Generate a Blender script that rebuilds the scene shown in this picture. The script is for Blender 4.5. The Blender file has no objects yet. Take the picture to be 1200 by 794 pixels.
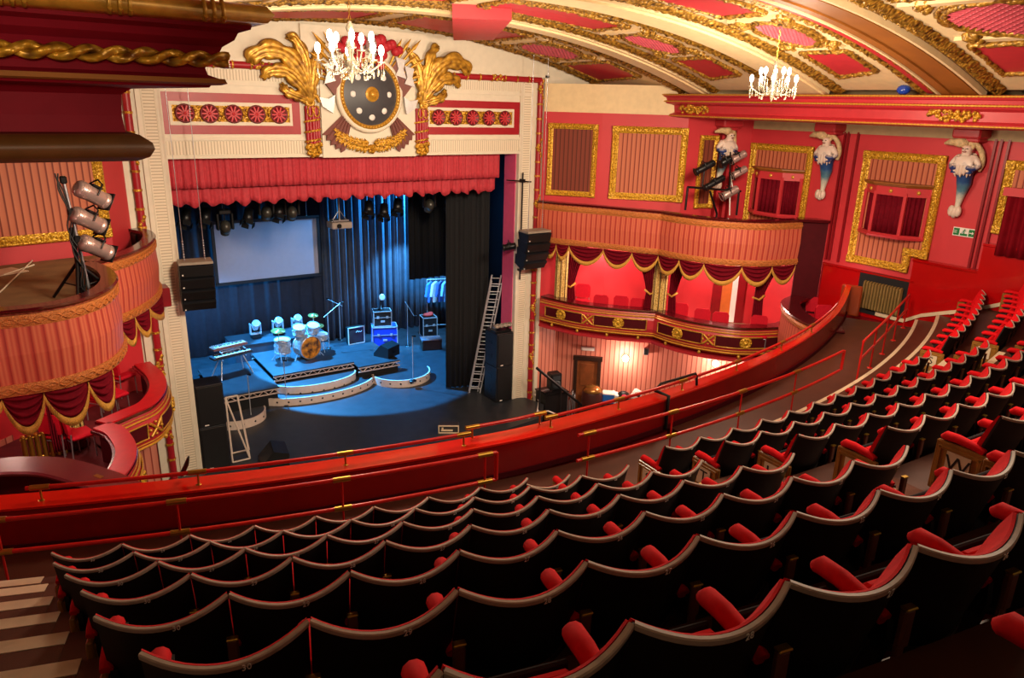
import bpy, math, random
from mathutils import Vector, Matrix
from math import sin, cos, pi, sqrt, hypot, atan2
random.seed(7)
S = bpy.context.scene
C = S.collection
V = Vector

# ------------------------------------------------------------------ camera, world, lights
EYE = V((-7.98766, -18.66402, 9.33126))
RGT = V((0.82821068, -0.55978967, 0.02650655))
UPV = V((0.14942029, 0.26615903, 0.95227777))
FWD = V((0.54013022, 0.784726, -0.30407969))
FPX = 857.447
cam = bpy.data.objects.new('camera', bpy.data.cameras.new('camera'))
C.objects.link(cam)
cam.data.sensor_width = 36
cam.data.lens = FPX / 1200 * 36
cam.data.clip_start = .05
cam.data.clip_end = 200
m3 = Matrix((RGT, UPV, -FWD)).transposed()
cam.matrix_world = Matrix.Translation(EYE) @ m3.to_4x4()
S.camera = cam
S.view_settings.view_transform = 'Standard'
S.view_settings.look = 'None'
S.view_settings.gamma = 1
S.view_settings.use_curve_mapping = False
S.view_settings.exposure = 0.0

w = bpy.data.worlds.new('world')
S.world = w
w.use_nodes = True
w.node_tree.nodes['Background'].inputs[0].default_value = (1.0, .80, .62, 1)
w.node_tree.nodes['Background'].inputs[1].default_value = .12


def lamp(name, kind, loc, energy, col, size=.2, target=None, spot=60, blend=.3, sy=None):
    d = bpy.data.lights.new(name, kind)
    d.energy = energy
    d.color = col
    if kind == 'AREA':
        d.size = size
        if sy:
            d.shape = 'RECTANGLE'
            d.size_y = sy
    else:
        d.shadow_soft_size = size
    if kind == 'SPOT':
        d.spot_size = math.radians(spot)
        d.spot_blend = blend
    o = bpy.data.objects.new(name, d)
    C.objects.link(o)
    o.location = loc
    if target is not None:
        o.rotation_euler = (V(target) - V(loc)).to_track_quat('-Z', 'Y').to_euler()
    return o


WARM = (1.0, .80, .58)
# the two chandeliers in view, then unseen warm fill lamps added for brightness
lamp('chandelier_or_fill', 'POINT', (-4.12, -9.25, 8.75), 330, WARM, .4)
lamp('chandelier_or_fill', 'POINT', (4.42, -9.2, 8.75), 330, WARM, .4)
lamp('chandelier_or_fill', 'SPOT', (-3.5, -12.0, 10.0), 3900, WARM, .6, (-2.0, 0, 5.9), 100, 1.0)  # three unseen fill spots added to brighten the arch and right wall
lamp('chandelier_or_fill', 'SPOT', (2.5, -12.0, 10.0), 2700, WARM, .6, (5.0, -.5, 6.6), 96, 1.0)
lamp('chandelier_or_fill', 'SPOT', (.0, -13.0, 10.0), 2500, WARM, .6, (10.5, -8.5, 7.0), 96, 1.0)
lamp('chandelier_or_fill', 'AREA', (.0, -6.0, 8.6), 190, WARM, 5.0, (.0, -6.1, 11))  # unseen upward fill added to lift the ceiling
lamp('chandelier_or_fill', 'AREA', (.0, -15.5, 10.4), 240, WARM, 3.0, (-2.0, -14.5, 4))  # unseen overhead fill added so the seat edging comes out brighter
lamp('chandelier_or_fill', 'SPOT', (-8.2, -20.2, 9.75), 900, WARM, .3, (-9.0, -13.4, 9.45), 40, .8)  # unseen spot added behind the camera to brighten the left cornice
# box interiors (lamps under the upper tier)
for q, e in (((7.2, -1.9, 4.95), 130), ((9.3, -4.6, 4.95), 210), ((-7.2, -2.0, 4.85), 45), ((-8.6, -4.6, 4.85), 60), ((-9.4, -8.2, 5.6), 30), ((9.6, -7.9, 5.6), 14)):
    lamp('box_light', 'POINT', q, e, (1.0, .66, .56), .15)
# stage: blue wash from the flies, from the wings
BLU = (.04, .40, 1.0)
lamp('stage_spot', 'SPOT', (-1.0, 7.4, 7.4), 30000, BLU, .08, (1.1, 5.2, 0), 50, .08)
lamp('stage_spot', 'SPOT', (7.2, 7.6, 6.6), 9000, BLU, .1, (2.6, 9.1, 2.6), 70, .6)
lamp('stage_spot', 'SPOT', (-3.6, 5.6, 7.2), 12000, BLU, .12, (-2.8, 6.2, 0), 50, .3)
lamp('stage_spot', 'SPOT', (-4.2, 6.0, 2.6), 900, BLU, .2, (-2.4, 9.3, .9), 80, .8)
lamp('stage_spot', 'SPOT', (5.2, 6.3, 5.0), 3600, (.12, .5, 1.0), .1, (5.3, 8.4, 1.0), 75, .4)


# ------------------------------------------------------------------ helpers
def at(px, py, x=None, y=None, z=None, r=None):
    d = FWD + RGT * ((px - 600) / FPX) + UPV * ((397 - py) / FPX)
    if z is not None:
        t = (z - EYE.z) / d.z
    elif y is not None:
        t = (y - EYE.y) / d.y
    elif x is not None:
        t = (x - EYE.x) / d.x
    return EYE + d * t


def srgb(c):
    return tuple(((v / 255) / 12.92 if v / 255 <= .04045 else ((v / 255 + .055) / 1.055) ** 2.4) for v in c)


class MB:
    def __init__(s):
        s.v, s.f, s.mi, s.uv, s.sm = [], [], [], [], []
        s.cur = 0
        s.smooth = False

    def add(s, vs, fs, uvs=None, M=None, smooth=None):
        b = len(s.v)
        if M is not None:
            vs = [M @ V(q) for q in vs]
        s.v.extend([tuple(q) for q in vs])
        for i, f in enumerate(fs):
            s.f.append([b + k for k in f])
            s.mi.append(s.cur)
            s.sm.append(s.smooth if smooth is None else smooth)
            s.uv.append(uvs[i] if uvs else None)
        return s

    def box(s, c, d, M=None, R=None, bev=0):
        x, y, z = d[0] / 2, d[1] / 2, d[2] / 2
        T = Matrix.Translation(V(c))
        if R is not None:
            T = T @ R.to_4x4()
        if M is not None:
            T = M @ T
        if bev > 0:
            b = min(bev, x * .9, y * .9, z * .9)
            vs, key = [], {}
            for sx in (-1, 1):
                for sy in (-1, 1):
                    for sz in (-1, 1):
                        for ax in range(3):
                            q = [sx * (x - b), sy * (y - b), sz * (z - b)]
                            q[ax] = (sx * x, sy * y, sz * z)[ax]
                            key[(sx, sy, sz, ax)] = len(vs)
                            vs.append(q)
            fs = []
            for ax in range(3):
                a1, a2 = [k for k in range(3) if k != ax]
                for sg in (-1, 1):
                    loop = []
                    for p, q in ((-1, -1), (1, -1), (1, 1), (-1, 1)):
                        t = [0, 0, 0]
                        t[ax], t[a1], t[a2] = sg, p, q
                        loop.append(key[(*t, ax)])
                    fs.append(loop if (sg > 0) == (ax != 1) else loop[::-1])
                for p in (-1, 1):
                    for q in (-1, 1):
                        t0, t1 = [0, 0, 0], [0, 0, 0]
                        t0[ax], t1[ax] = -1, 1
                        t0[a1] = t1[a1] = p
                        t0[a2] = t1[a2] = q
                        fs.append([key[(*t0, a1)], key[(*t1, a1)], key[(*t1, a2)], key[(*t0, a2)]])
            for sx in (-1, 1):
                for sy in (-1, 1):
                    for sz in (-1, 1):
                        fs.append([key[(sx, sy, sz, k)] for k in range(3)])
            return s.add(vs, fs, M=T)
        vs = [(a, b, c_) for a in (-x, x) for b in (-y, y) for c_ in (-z, z)]
        fs = [[0, 1, 3, 2], [4, 6, 7, 5], [0, 4, 5, 1], [2, 3, 7, 6], [0, 2, 6, 4], [1, 5, 7, 3]]
        uvs = [[(vs[k][1] if i < 2 else vs[k][0], vs[k][2] if i < 4 else vs[k][1]) for k in f] for i, f in enumerate(fs)]
        return s.add(vs, fs, uvs=uvs, M=T)

    def tube(s, path, r, n=8, caps=True, M=None, closed=False):
        P = [V(q) for q in path]
        m = len(P)
        rs = r if isinstance(r, (list, tuple)) else [r] * m
        vs, fs = [], []
        ref = None
        for i in range(m):
            if closed:
                t = P[(i + 1) % m] - P[i - 1]
            else:
                t = P[min(i + 1, m - 1)] - P[max(i - 1, 0)]
            t = t.normalized() if t.length > 1e-9 else V((0, 0, 1))
            if ref is None:
                ref = V((0, 0, 1)) if abs(t.z) < .9 else V((1, 0, 0))
            a = t.cross(ref)
            a = a.normalized() if a.length > 1e-6 else t.orthogonal().normalized()
            b = a.cross(t)
            ref = b
            for k in range(n):
                q = P[i] + (a * cos(2 * pi * k / n) + b * sin(2 * pi * k / n)) * rs[i]
                vs.append(q)
        for i in range(m if closed else m - 1):
            j = (i + 1) % m
            for k in range(n):
                fs.append([i * n + k, i * n + (k + 1) % n, j * n + (k + 1) % n, j * n + k])
        s.add(vs, fs, M=M, smooth=n > 4)
        if caps and not closed:
            s.add(vs[:n], [list(range(n))[::-1]], M=M)
            s.add(vs[-n:], [list(range(n))], M=M)
        return s

    def lathe(s, prof, n=16, M=None, a0=0, a1=2 * pi, caps=True):
        full = abs(a1 - a0 - 2 * pi) < 1e-6
        k = n if full else n + 1
        vs, fs = [], []
        for (r, z) in prof:
            for i in range(k):
                a = a0 + (a1 - a0) * i / n
                vs.append((r * cos(a), r * sin(a), z))
        for j in range(len(prof) - 1):
            for i in range(n):
                q = (i + 1) % k
                fs.append([j * k + i, j * k + q, (j + 1) * k + q, (j + 1) * k + i])
        s.add(vs, fs, M=M, smooth=True)
        if full and caps:
            if prof[0][0] > 1e-4:
                s.add(vs[:k], [list(range(k))[::-1]], M=M)
            if prof[-1][0] > 1e-4:
                s.add(vs[-k:], [list(range(k))], M=M)
        return s

    def ball(s, c, r, n=10, M=None, sc=(1, 1, 1)):
        m = max(4, n // 2)
        T = Matrix.Translation(V(c)) @ Matrix.Diagonal((sc[0], sc[1], sc[2], 1))
        if M is not None:
            T = M @ T
        return s.lathe([(max(r * sin(pi * j / m), 1e-5), -r * cos(pi * j / m)) for j in range(m + 1)], n, T)

    def prism(s, poly, h, M=None, z0=0):
        n = len(poly)
        vs = [(q[0], q[1], z0) for q in poly] + [(q[0], q[1], z0 + h) for q in poly]
        uv = [[tuple(q) for q in poly][::-1], [tuple(q) for q in poly]]
        fs = [list(range(n))[::-1], list(range(n, 2 * n))]
        L = 0
        for i in range(n):
            j = (i + 1) % n
            fs.append([i, j, n + j, n + i])
            d = hypot(poly[j][0] - poly[i][0], poly[j][1] - poly[i][1])
            uv.append([(L, z0), (L + d, z0), (L + d, z0 + h), (L, z0 + h)])
            L += d
        return s.add(vs, fs, uvs=uv, M=M)

    def sweep(s, path, prof, closed=False, caps=True, M=None, smooth=False, zs=None, loop=True):
        """prof (offset to the right of the path, height), closed profile when loop; path of (x, y)"""
        n, m = len(path), len(prof)
        vs, fs, uvs = [], [], []
        U = [0]
        for i in range(1, n + (1 if closed else 0)):
            U.append(U[-1] + hypot(path[i % n][0] - path[i - 1][0], path[i % n][1] - path[i - 1][1]))
        W = [0]
        for j in range(1, m + (1 if loop else 0)):
            W.append(W[-1] + hypot(prof[j % m][0] - prof[j - 1][0], prof[j % m][1] - prof[j - 1][1]))
        for i in range(n):
            def dr(a, b):
                q = V((path[b][0] - path[a][0], path[b][1] - path[a][1]))
                return q.normalized() if q.length > 1e-9 else V((1, 0))
            if closed:
                d0, d1 = dr(i - 1, i), dr(i, (i + 1) % n)
            else:
                d0 = dr(max(i - 1, 0), max(i, 1)) if i > 0 else dr(0, 1)
                d1 = dr(i, i + 1) if i < n - 1 else d0
            n0, n1 = V((d0.y, -d0.x)), V((d1.y, -d1.x))
            nn = n0 + n1
            nn = nn.normalized() if nn.length > 1e-6 else n0
            k = 1 / max(.35, nn.dot(n0))
            dz = zs[i] if zs else 0
            for (o, z) in prof:
                vs.append((path[i][0] + nn.x * o * k, path[i][1] + nn.y * o * k, z + dz))
        for i in range(n if closed else n - 1):
            i2 = (i + 1) % n
            for j in range(m if loop else m - 1):
                j2 = (j + 1) % m
                fs.append([i * m + j, i2 * m + j, i2 * m + j2, i * m + j2])
                uvs.append([(U[i], W[j]), (U[i + 1], W[j]), (U[i + 1], W[j + 1]), (U[i], W[j + 1])])
        s.add(vs, fs, uvs=uvs, M=M, smooth=smooth)
        if caps and not closed and loop:
            s.add(vs[:m], [list(range(m))[::-1]], M=M)
            s.add(vs[-m:], [list(range(m))], M=M)
        return s

    def grid(s, nu, nv, fn, M=None, smooth=True, wrap=False):
        vs = [fn(i / nu, j / nv) for i in range(nu + 1) for j in range(nv + 1)]
        fs, uvs = [], []
        for i in range(nu):
            for j in range(nv):
                a = i * (nv + 1) + j
                fs.append([a, a + nv + 1, a + nv + 2, a + 1])
                uvs.append([(i / nu, j / nv), ((i + 1) / nu, j / nv), ((i + 1) / nu, (j + 1) / nv), (i / nu, (j + 1) / nv)])
        return s.add(vs, fs, uvs=uvs, M=M, smooth=smooth)

    def build(s, name, mats, parent=None, mods=None, M=None, solid=0, **kw):
        me = bpy.data.meshes.new(name)
        me.from_pydata(s.v, [], s.f)
        if not isinstance(mats, (list, tuple)):
            mats = [mats]
        for m in mats:
            me.materials.append(m)
        me.polygons.foreach_set('material_index', s.mi)
        me.polygons.foreach_set('use_smooth', s.sm)
        if any(u is not None for u in s.uv):
            L = me.uv_layers.new(name='UVMap')
            flat = []
            for f, u in zip(s.f, s.uv):
                for k in range(len(f)):
                    flat.extend(u[k] if u else (0.0, 0.0))
            L.data.foreach_set('uv', flat)
        me.update()
        me.validate()
        o = bpy.data.objects.new(name, me)
        C.objects.link(o)
        if parent is not None:
            o.parent = parent
        if M is not None:
            o.matrix_local = M
        if solid:
            md = o.modifiers.new('solid', 'SOLIDIFY')
            md.thickness = solid
            md.offset = 0
        for k, v in kw.items():
            o[k] = v
        return o


def tag(o, label, cat, group=None, kind=None):
    o['label'] = label
    o['category'] = cat
    if group:
        o['group'] = group
    if kind:
        o['kind'] = kind
    return o


def thing(name, label, cat, loc=(0, 0, 0), rz=0, group=None, M=None):
    o = bpy.data.objects.new(name, None)
    o.empty_display_size = .1
    C.objects.link(o)
    if M is not None:
        o.matrix_world = M
    else:
        o.location = loc
        o.rotation_euler = (0, 0, rz)
    return tag(o, label, cat, group)


def struct(o):
    o['kind'] = 'structure'
    return o


KIDS = {}


def copy_thing(o, M=None, loc=None, rz=None, label=None, group=None):
    kids = {}
    for q in C.objects:
        if q.parent is not None:
            kids.setdefault(q.parent.name, []).append(q)

    def cp(a, par):
        b = a.copy()
        C.objects.link(b)
        if par is not None:
            b.parent = par
        for ch in kids.get(a.name, []):
            cp(ch, b)
        return b
    r = cp(o, None)
    if M is not None:
        r.matrix_world = M
    if loc is not None:
        r.location = loc
    if rz is not None:
        r.rotation_euler = (0, 0, rz)
    if label:
        r['label'] = label
    if group:
        r['group'] = group
    return r


def frameM(P, u, v=(0, 0, 1)):
    """local x along u, local y along v, local z = u x v (towards the viewer for walls)"""
    u, v = V(u).normalized(), V(v).normalized()
    n = u.cross(v)
    return Matrix.Translation(V(P)) @ Matrix((u, v, n)).transposed().to_4x4()


def spline(pts, n=8):
    P = [V(q) for q in pts]
    out = []
    for i in range(len(P) - 1):
        p0, p1, p2, p3 = P[max(i - 1, 0)], P[i], P[i + 1], P[min(i + 2, len(P) - 1)]
        if i == 0:
            p0 = p1 * 2 - p2
        if i + 2 >= len(P):
            p3 = p2 * 2 - p1
        for k in range(n):
            t = k / n
            out.append(.5 * ((2 * p1) + (p2 - p0) * t + (2 * p0 - 5 * p1 + 4 * p2 - p3) * t * t + (3 * p1 - p0 - 3 * p2 + p3) * t ** 3))
    out.append(P[-1])
    return [tuple(q) for q in out]


def walk(path):
    L = [0]
    for a, b in zip(path, path[1:]):
        L.append(L[-1] + hypot(b[0] - a[0], b[1] - a[1]))

    def f(s):
        s = max(0, min(s, L[-1] - 1e-6))
        for i in range(len(L) - 1):
            if s <= L[i + 1]:
                t = (s - L[i]) / max(L[i + 1] - L[i], 1e-9)
                d = V((path[i + 1][0] - path[i][0], path[i + 1][1] - path[i][1])).normalized()
                return V((path[i][0] + (path[i + 1][0] - path[i][0]) * t, path[i][1] + (path[i + 1][1] - path[i][1]) * t)), d
    return f, L[-1]


def text_mesh(name, txt, size, mat, parent=None, M=None, ext=.002):
    cu = bpy.data.curves.new(name, 'FONT')
    cu.body = txt
    cu.size = size
    cu.align_x = 'CENTER'
    cu.align_y = 'CENTER'
    cu.extrude = ext
    cu.resolution_u = 2
    t = bpy.data.objects.new(name + '_tmp', cu)
    C.objects.link(t)
    dg = bpy.context.evaluated_depsgraph_get()
    me = bpy.data.meshes.new_from_object(t.evaluated_get(dg))
    bpy.data.objects.remove(t)
    me.name = name
    me.materials.clear()
    me.materials.append(mat)
    o = bpy.data.objects.new(name, me)
    C.objects.link(o)
    if parent is not None:
        o.parent = parent
    if M is not None:
        o.matrix_local = M
    return o


# ------------------------------------------------------------------ materials
def mat(name, c, rough=.5, metal=0., var=.12, vs=6., bump=0., bs=40., c2=None, spec=.5, emit=None, es=0., coat=0., sheen=0.):
    m = bpy.data.materials.new(name)
    m.use_nodes = True
    N, L = m.node_tree.nodes, m.node_tree.links
    b = N['Principled BSDF']
    b.inputs['Roughness'].default_value = rough
    b.inputs['Metallic'].default_value = metal
    b.inputs['Specular IOR Level'].default_value = spec
    b.inputs['Coat Weight'].default_value = coat
    if sheen:
        b.inputs['Sheen Weight'].default_value = sheen
    tc = N.new('ShaderNodeTexCoord')
    no = N.new('ShaderNodeTexNoise')
    no.inputs['Scale'].default_value = vs
    no.inputs['Detail'].default_value = 4
    L.new(tc.outputs['Object'], no.inputs['Vector'])
    r = N.new('ShaderNodeValToRGB')
    a = srgb(c)
    d = srgb(c2) if c2 else tuple(v * (1 - var) for v in a)
    r.color_ramp.elements[0].color = (*d, 1)
    r.color_ramp.elements[1].color = (*a, 1)
    r.color_ramp.elements[0].position = .35
    r.color_ramp.elements[1].position = .62
    L.new(no.outputs['Fac'], r.inputs['Fac'])
    L.new(r.outputs['Color'], b.inputs['Base Color'])
    if bump:
        n2 = N.new('ShaderNodeTexNoise')
        n2.inputs['Scale'].default_value = bs
        n2.inputs['Detail'].default_value = 3
        L.new(tc.outputs['Object'], n2.inputs['Vector'])
        bp = N.new('ShaderNodeBump')
        bp.inputs['Strength'].default_value = bump
        bp.inputs['Distance'].default_value = .05
        L.new(n2.outputs['Fac'], bp.inputs['Height'])
        L.new(bp.outputs['Normal'], b.inputs['Normal'])
    if emit:
        b.inputs['Emission Color'].default_value = (*srgb(emit), 1)
        b.inputs['Emission Strength'].default_value = es
    return m


def stripes(name, cols, period, rough=.5, axis=0, bump=.0, wob=0., spec=.3):
    """printed or ribbed stripes along one UV axis (metres): cols = [(position 0-1, rgb)]"""
    m = bpy.data.materials.new(name)
    m.use_nodes = True
    N, L = m.node_tree.nodes, m.node_tree.links
    b = N['Principled BSDF']
    b.inputs['Roughness'].default_value = rough
    b.inputs['Specular IOR Level'].default_value = spec
    tc = N.new('ShaderNodeTexCoord')
    sp = N.new('ShaderNodeSeparateXYZ')
    L.new(tc.outputs['UV'], sp.inputs[0])
    mu = N.new('ShaderNodeMath')
    mu.operation = 'MULTIPLY'
    mu.inputs[1].default_value = 1 / period
    src = sp.outputs[axis]
    if wob:
        no = N.new('ShaderNodeTexNoise')
        no.inputs['Scale'].default_value = 3
        L.new(tc.outputs['UV'], no.inputs['Vector'])
        ma = N.new('ShaderNodeMath')
        ma.operation = 'MULTIPLY_ADD'
        ma.inputs[1].default_value = wob
        L.new(no.outputs['Fac'], ma.inputs[0])
        L.new(src, ma.inputs[2])
        src = ma.outputs[0]
    L.new(src, mu.inputs[0])
    fr = N.new('ShaderNodeMath')
    fr.operation = 'FRACT'
    L.new(mu.outputs[0], fr.inputs[0])
    r = N.new('ShaderNodeValToRGB')
    r.color_ramp.interpolation = 'LINEAR'
    while len(r.color_ramp.elements) < len(cols):
        r.color_ramp.elements.new(.5)
    for e, (p, c) in zip(r.color_ramp.elements, cols):
        e.position = p
        e.color = (*srgb(c), 1)
    L.new(fr.outputs[0], r.inputs['Fac'])
    L.new(r.outputs['Color'], b.inputs['Base Color'])
    if bump:
        bp = N.new('ShaderNodeBump')
        bp.inputs['Strength'].default_value = bump
        bp.inputs['Distance'].default_value = .02
        L.new(r.outputs['Color'], bp.inputs['Height'])
        L.new(bp.outputs['Normal'], b.inputs['Normal'])
    return m


def gilt(name, hi=(226, 170, 50), lo=(110, 66, 14), scale=22, bump=.9, rough=.38, metal=.35):
    m = bpy.data.materials.new(name)
    m.use_nodes = True
    N, L = m.node_tree.nodes, m.node_tree.links
    b = N['Principled BSDF']
    b.inputs['Roughness'].default_value = rough
    b.inputs['Metallic'].default_value = metal
    tc = N.new('ShaderNodeTexCoord')
    vo = N.new('ShaderNodeTexVoronoi')
    vo.inputs['Scale'].default_value = scale
    vo.feature = 'SMOOTH_F1'
    L.new(tc.outputs['Object'], vo.inputs['Vector'])
    r = N.new('ShaderNodeValToRGB')
    r.color_ramp.elements[0].color = (*srgb(hi), 1)
    r.color_ramp.elements[1].color = (*srgb(lo), 1)
    r.color_ramp.elements[0].position = .25
    r.color_ramp.elements[1].position = .75
    L.new(vo.outputs['Distance'], r.inputs['Fac'])
    L.new(r.outputs['Color'], b.inputs['Base Color'])
    bp = N.new('ShaderNodeBump')
    bp.inputs['Strength'].default_value = bump
    bp.inputs['Distance'].default_value = .03
    bp.invert = True
    L.new(vo.outputs['Distance'], bp.inputs['Height'])
    L.new(bp.outputs['Normal'], b.inputs['Normal'])
    return m


CREAM = mat('cream_paint', (226, 216, 194), .5, var=.06)
CREAM2 = mat('ceiling_cream', (232, 206, 158), .5, var=.08)
RED = mat('red_wall_paint', (200, 52, 60), .5, var=.07, vs=1.2)
ROLLRED = mat('deep_roll_red', (164, 24, 36), .4, var=.08)
REDGLOSS = mat('glossy_red_paint', (178, 12, 14), .16, var=.1, vs=2, coat=.4)
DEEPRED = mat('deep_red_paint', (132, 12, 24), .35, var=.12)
MAROON = mat('maroon_gloss', (74, 6, 14), .22, var=.15, coat=.3)
MAROONM = mat('maroon_matt', (76, 8, 18), .7, var=.15, spec=.15)
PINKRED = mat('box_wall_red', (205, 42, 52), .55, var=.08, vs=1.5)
CORNRED = mat('cornice_red', (184, 44, 52), .4, var=.08)
GOLD = gilt('gilt_ornament')
GOLDF = gilt('gilt_frame', (232, 184, 56), (150, 100, 20), 30, .6)
GOLDC = gilt('gilt_ceiling_relief', (188, 140, 52), (64, 40, 14), 17, 1.0)
GOLDP = mat('gold_paint', (214, 160, 56), .35, .3, var=.25, vs=18)
BRASS = mat('brass', (190, 150, 60), .28, .85, var=.15, vs=12)
BROWN = mat('brown_ochre_paint', (150, 92, 34), .45, var=.15, vs=2)
WOODGOLD = mat('golden_oak', (158, 108, 42), .35, var=.3, vs=9, coat=.2)
DARKWOOD = mat('dark_wood', (52, 30, 20), .4, var=.3, vs=9)
CARPET = mat('brown_carpet', (96, 52, 34), .9, var=.2, vs=5, bump=.1, bs=120)
TIERFLOOR = mat('tier_floor_vinyl', (86, 46, 32), .5, var=.2, vs=4)
NOSING = mat('cream_nosing', (226, 204, 172), .6, var=.1)
BLACK = mat('black_paint', (18, 18, 20), .5, var=.2)
BLACKM = mat('black_cloth', (16, 16, 20), .85, var=.2)
BACKC = mat('backcloth', (40, 44, 56), .85, var=.2)
BLACKMET = mat('black_metal', (26, 26, 28), .35, .4, var=.2)
STEEL = mat('brushed_steel', (190, 190, 196), .3, .8, var=.12, vs=20)
ALU = mat('aluminium', (206, 208, 214), .32, .55, var=.1, vs=12)
SILVERPINK = mat('pale_metal_lantern', (196, 168, 162), .3, .6, var=.12, vs=12)
WHITE = mat('white_paint', (236, 232, 226), .5, var=.04)
SEATRED = mat('red_velour', (214, 8, 22), .8, var=.14, vs=25, spec=.2)
SEATBLK = mat('black_seat_back', (14, 9, 9), .55, var=.3, vs=6)
SEATTRIM = mat('worn_grey_edging', (188, 170, 154), .5, var=.18, vs=18)
CHAIRRED = mat('box_chair_red', (196, 16, 40), .75, var=.1, vs=20, spec=.2)
VELVET = mat('maroon_velvet', (112, 10, 28), .8, var=.2, vs=12, spec=.1)
PELMET = mat('crimson_pelmet_velvet', (192, 54, 66), .75, var=.16, vs=12)
FRINGE = mat('gold_fringe', (216, 158, 62), .7, var=.3, vs=60, bump=.3, bs=90)
STAGEFL = mat('black_stage_floor', (46, 50, 56), .42, var=.3, vs=3)
DRAPE = mat('grey_stage_drape', (66, 76, 92), .8, var=.2, vs=5)
SCREEN = mat('projection_screen', (178, 172, 180), .8, var=.03)
CONCRETE = mat('beige_ledge', (176, 152, 112), .7, var=.12)
STRIPEF = stripes('striped_balcony_cloth', [(0, (190, 84, 66)), (.18, (206, 112, 82)), (.36, (184, 74, 60)), (.55, (152, 50, 44)), (.62, (182, 74, 58)), (.82, (208, 116, 84)), (1, (190, 84, 66))], .155, .5)
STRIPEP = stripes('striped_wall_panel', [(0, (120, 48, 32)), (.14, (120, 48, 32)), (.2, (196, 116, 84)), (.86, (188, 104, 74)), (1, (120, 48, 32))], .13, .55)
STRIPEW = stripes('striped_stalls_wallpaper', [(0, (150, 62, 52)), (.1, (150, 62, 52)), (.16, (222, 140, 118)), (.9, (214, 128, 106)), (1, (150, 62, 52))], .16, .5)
STRIPE_SHADE = stripes('shaded_striped_panel', [(0, (84, 34, 22)), (.14, (84, 34, 22)), (.2, (128, 60, 42)), (.86, (120, 54, 38)), (1, (84, 34, 22))], .13, .55)  # same stripes as the wall panel, colours darkened to stand for shade
FLUTE = stripes('fluted_cream', [(0, (176, 162, 138)), (.3, (232, 220, 196)), (.75, (232, 220, 196)), (1, (176, 162, 138))], .07, .5, bump=.4)
BULB = mat('lit_candle_bulb', (255, 244, 230), .5, emit=(255, 240, 220), es=20, var=.01)
SCONCE = mat('lit_globe', (255, 240, 225), .5, emit=(255, 226, 200), es=14, var=.01)
CRYSTAL = mat('cut_crystal', (150, 140, 120), .1, .4, var=.1, vs=30)

# ------------------------------------------------------------------ the room: ceiling vault
RC = 25.6
ZC = 11.25 - RC


def cz(x, off=0.):
    return ZC + sqrt((RC - off) ** 2 - x * x)


def arcpt(x, y, off=0.):
    th = math.asin(x / RC)
    return ((RC - off) * sin(th), y, ZC + (RC - off) * cos(th))


def arcband(mb, y0, y1, o0, o1, x0=-8.3, x1=8.3, n=40):
    """solid band across the vault between y0..y1, hanging from offset o0 to o1"""
    vs, fs = [], []
    for i in range(n + 1):
        x = x0 + (x1 - x0) * i / n
        vs += [arcpt(x, y0, o0), arcpt(x, y0, o1), arcpt(x, y1, o1), arcpt(x, y1, o0)]
    for i in range(n):
        a, b = 4 * i, 4 * i + 4
        for k in range(4):
            fs.append([a + k, a + (k + 1) % 4, b + (k + 1) % 4, b + k])
    mb.add(vs, fs)
    mb.add(vs[:4], [[0, 1, 2, 3]])
    mb.add(vs[-4:], [[3, 2, 1, 0]])


def relief_arc(mb, y0, y1, off, amp, x0=-8.3, x1=8.3, n=260, m=8, seed=1):
    rnd = random.Random(seed)
    vs, fs = [], []
    for i in range(n + 1):
        for j in range(m + 1):
            x = x0 + (x1 - x0) * i / n
            t = j / m
            e = sin(pi * t) ** .5 if 0 < t < 1 else 0
            k = abs(sin(i * .62 + 1.7 * sin(j * 1.3))) * .55 + rnd.random() * .45
            yy = y0 + (y1 - y0) * t
            if j in (0, m):
                yy += (.05 if j else -.05) * (abs(sin(i * .5)) + .4 * rnd.random()) * (1 if y1 > y0 else -1)
            vs.append(arcpt(x, yy, off + amp * e * k - (.02 if e == 0 else 0)))
    for i in range(n):
        for j in range(m):
            a = i * (m + 1) + j
            fs.append([a, a + 1, a + m + 2, a + m + 1])
    mb.add(vs, fs, smooth=True)


mb = MB()
arcband(mb, .1, -22, -.12, 0, n=60)
struct(mb.build('ceiling', CREAM2))
# cove between the vault and the tops of the side walls
mb = MB()
for sx in (-1, 1):
    mb.box((sx * 9.75, -11, 9.98), (3.2, 22.2, .12))
struct(mb.build('ceiling_cove', CREAM2))

trim_n = [0]


def trim(mb, mats, parent=None):
    trim_n[0] += 1
    return struct(mb.build('trim_%d' % trim_n[0], mats, parent))


for (g0, g1, c0, c1, g2, g3) in ((-3.0, -3.38, -3.5, -4.2, -4.25, -4.52), (-6.5, -6.85, -6.92, -7.85, -7.92, -8.2)):
    mb = MB()
    arcband(mb, c0, c1, -.02, .10)
    arcband(mb, c0 - .12, c1 + .12, .10, .14)
    r = trim(mb, CREAM2)
    mb = MB()
    relief_arc(mb, g0, g1, .03, .11, n=380, seed=3)
    relief_arc(mb, g2, g3, .03, .09, n=380, seed=4)
    g = trim(mb, GOLDC, r)
mb = MB()
relief_arc(mb, -.06, -.26, .03, .09, seed=8)
trim(mb, GOLDC)
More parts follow.
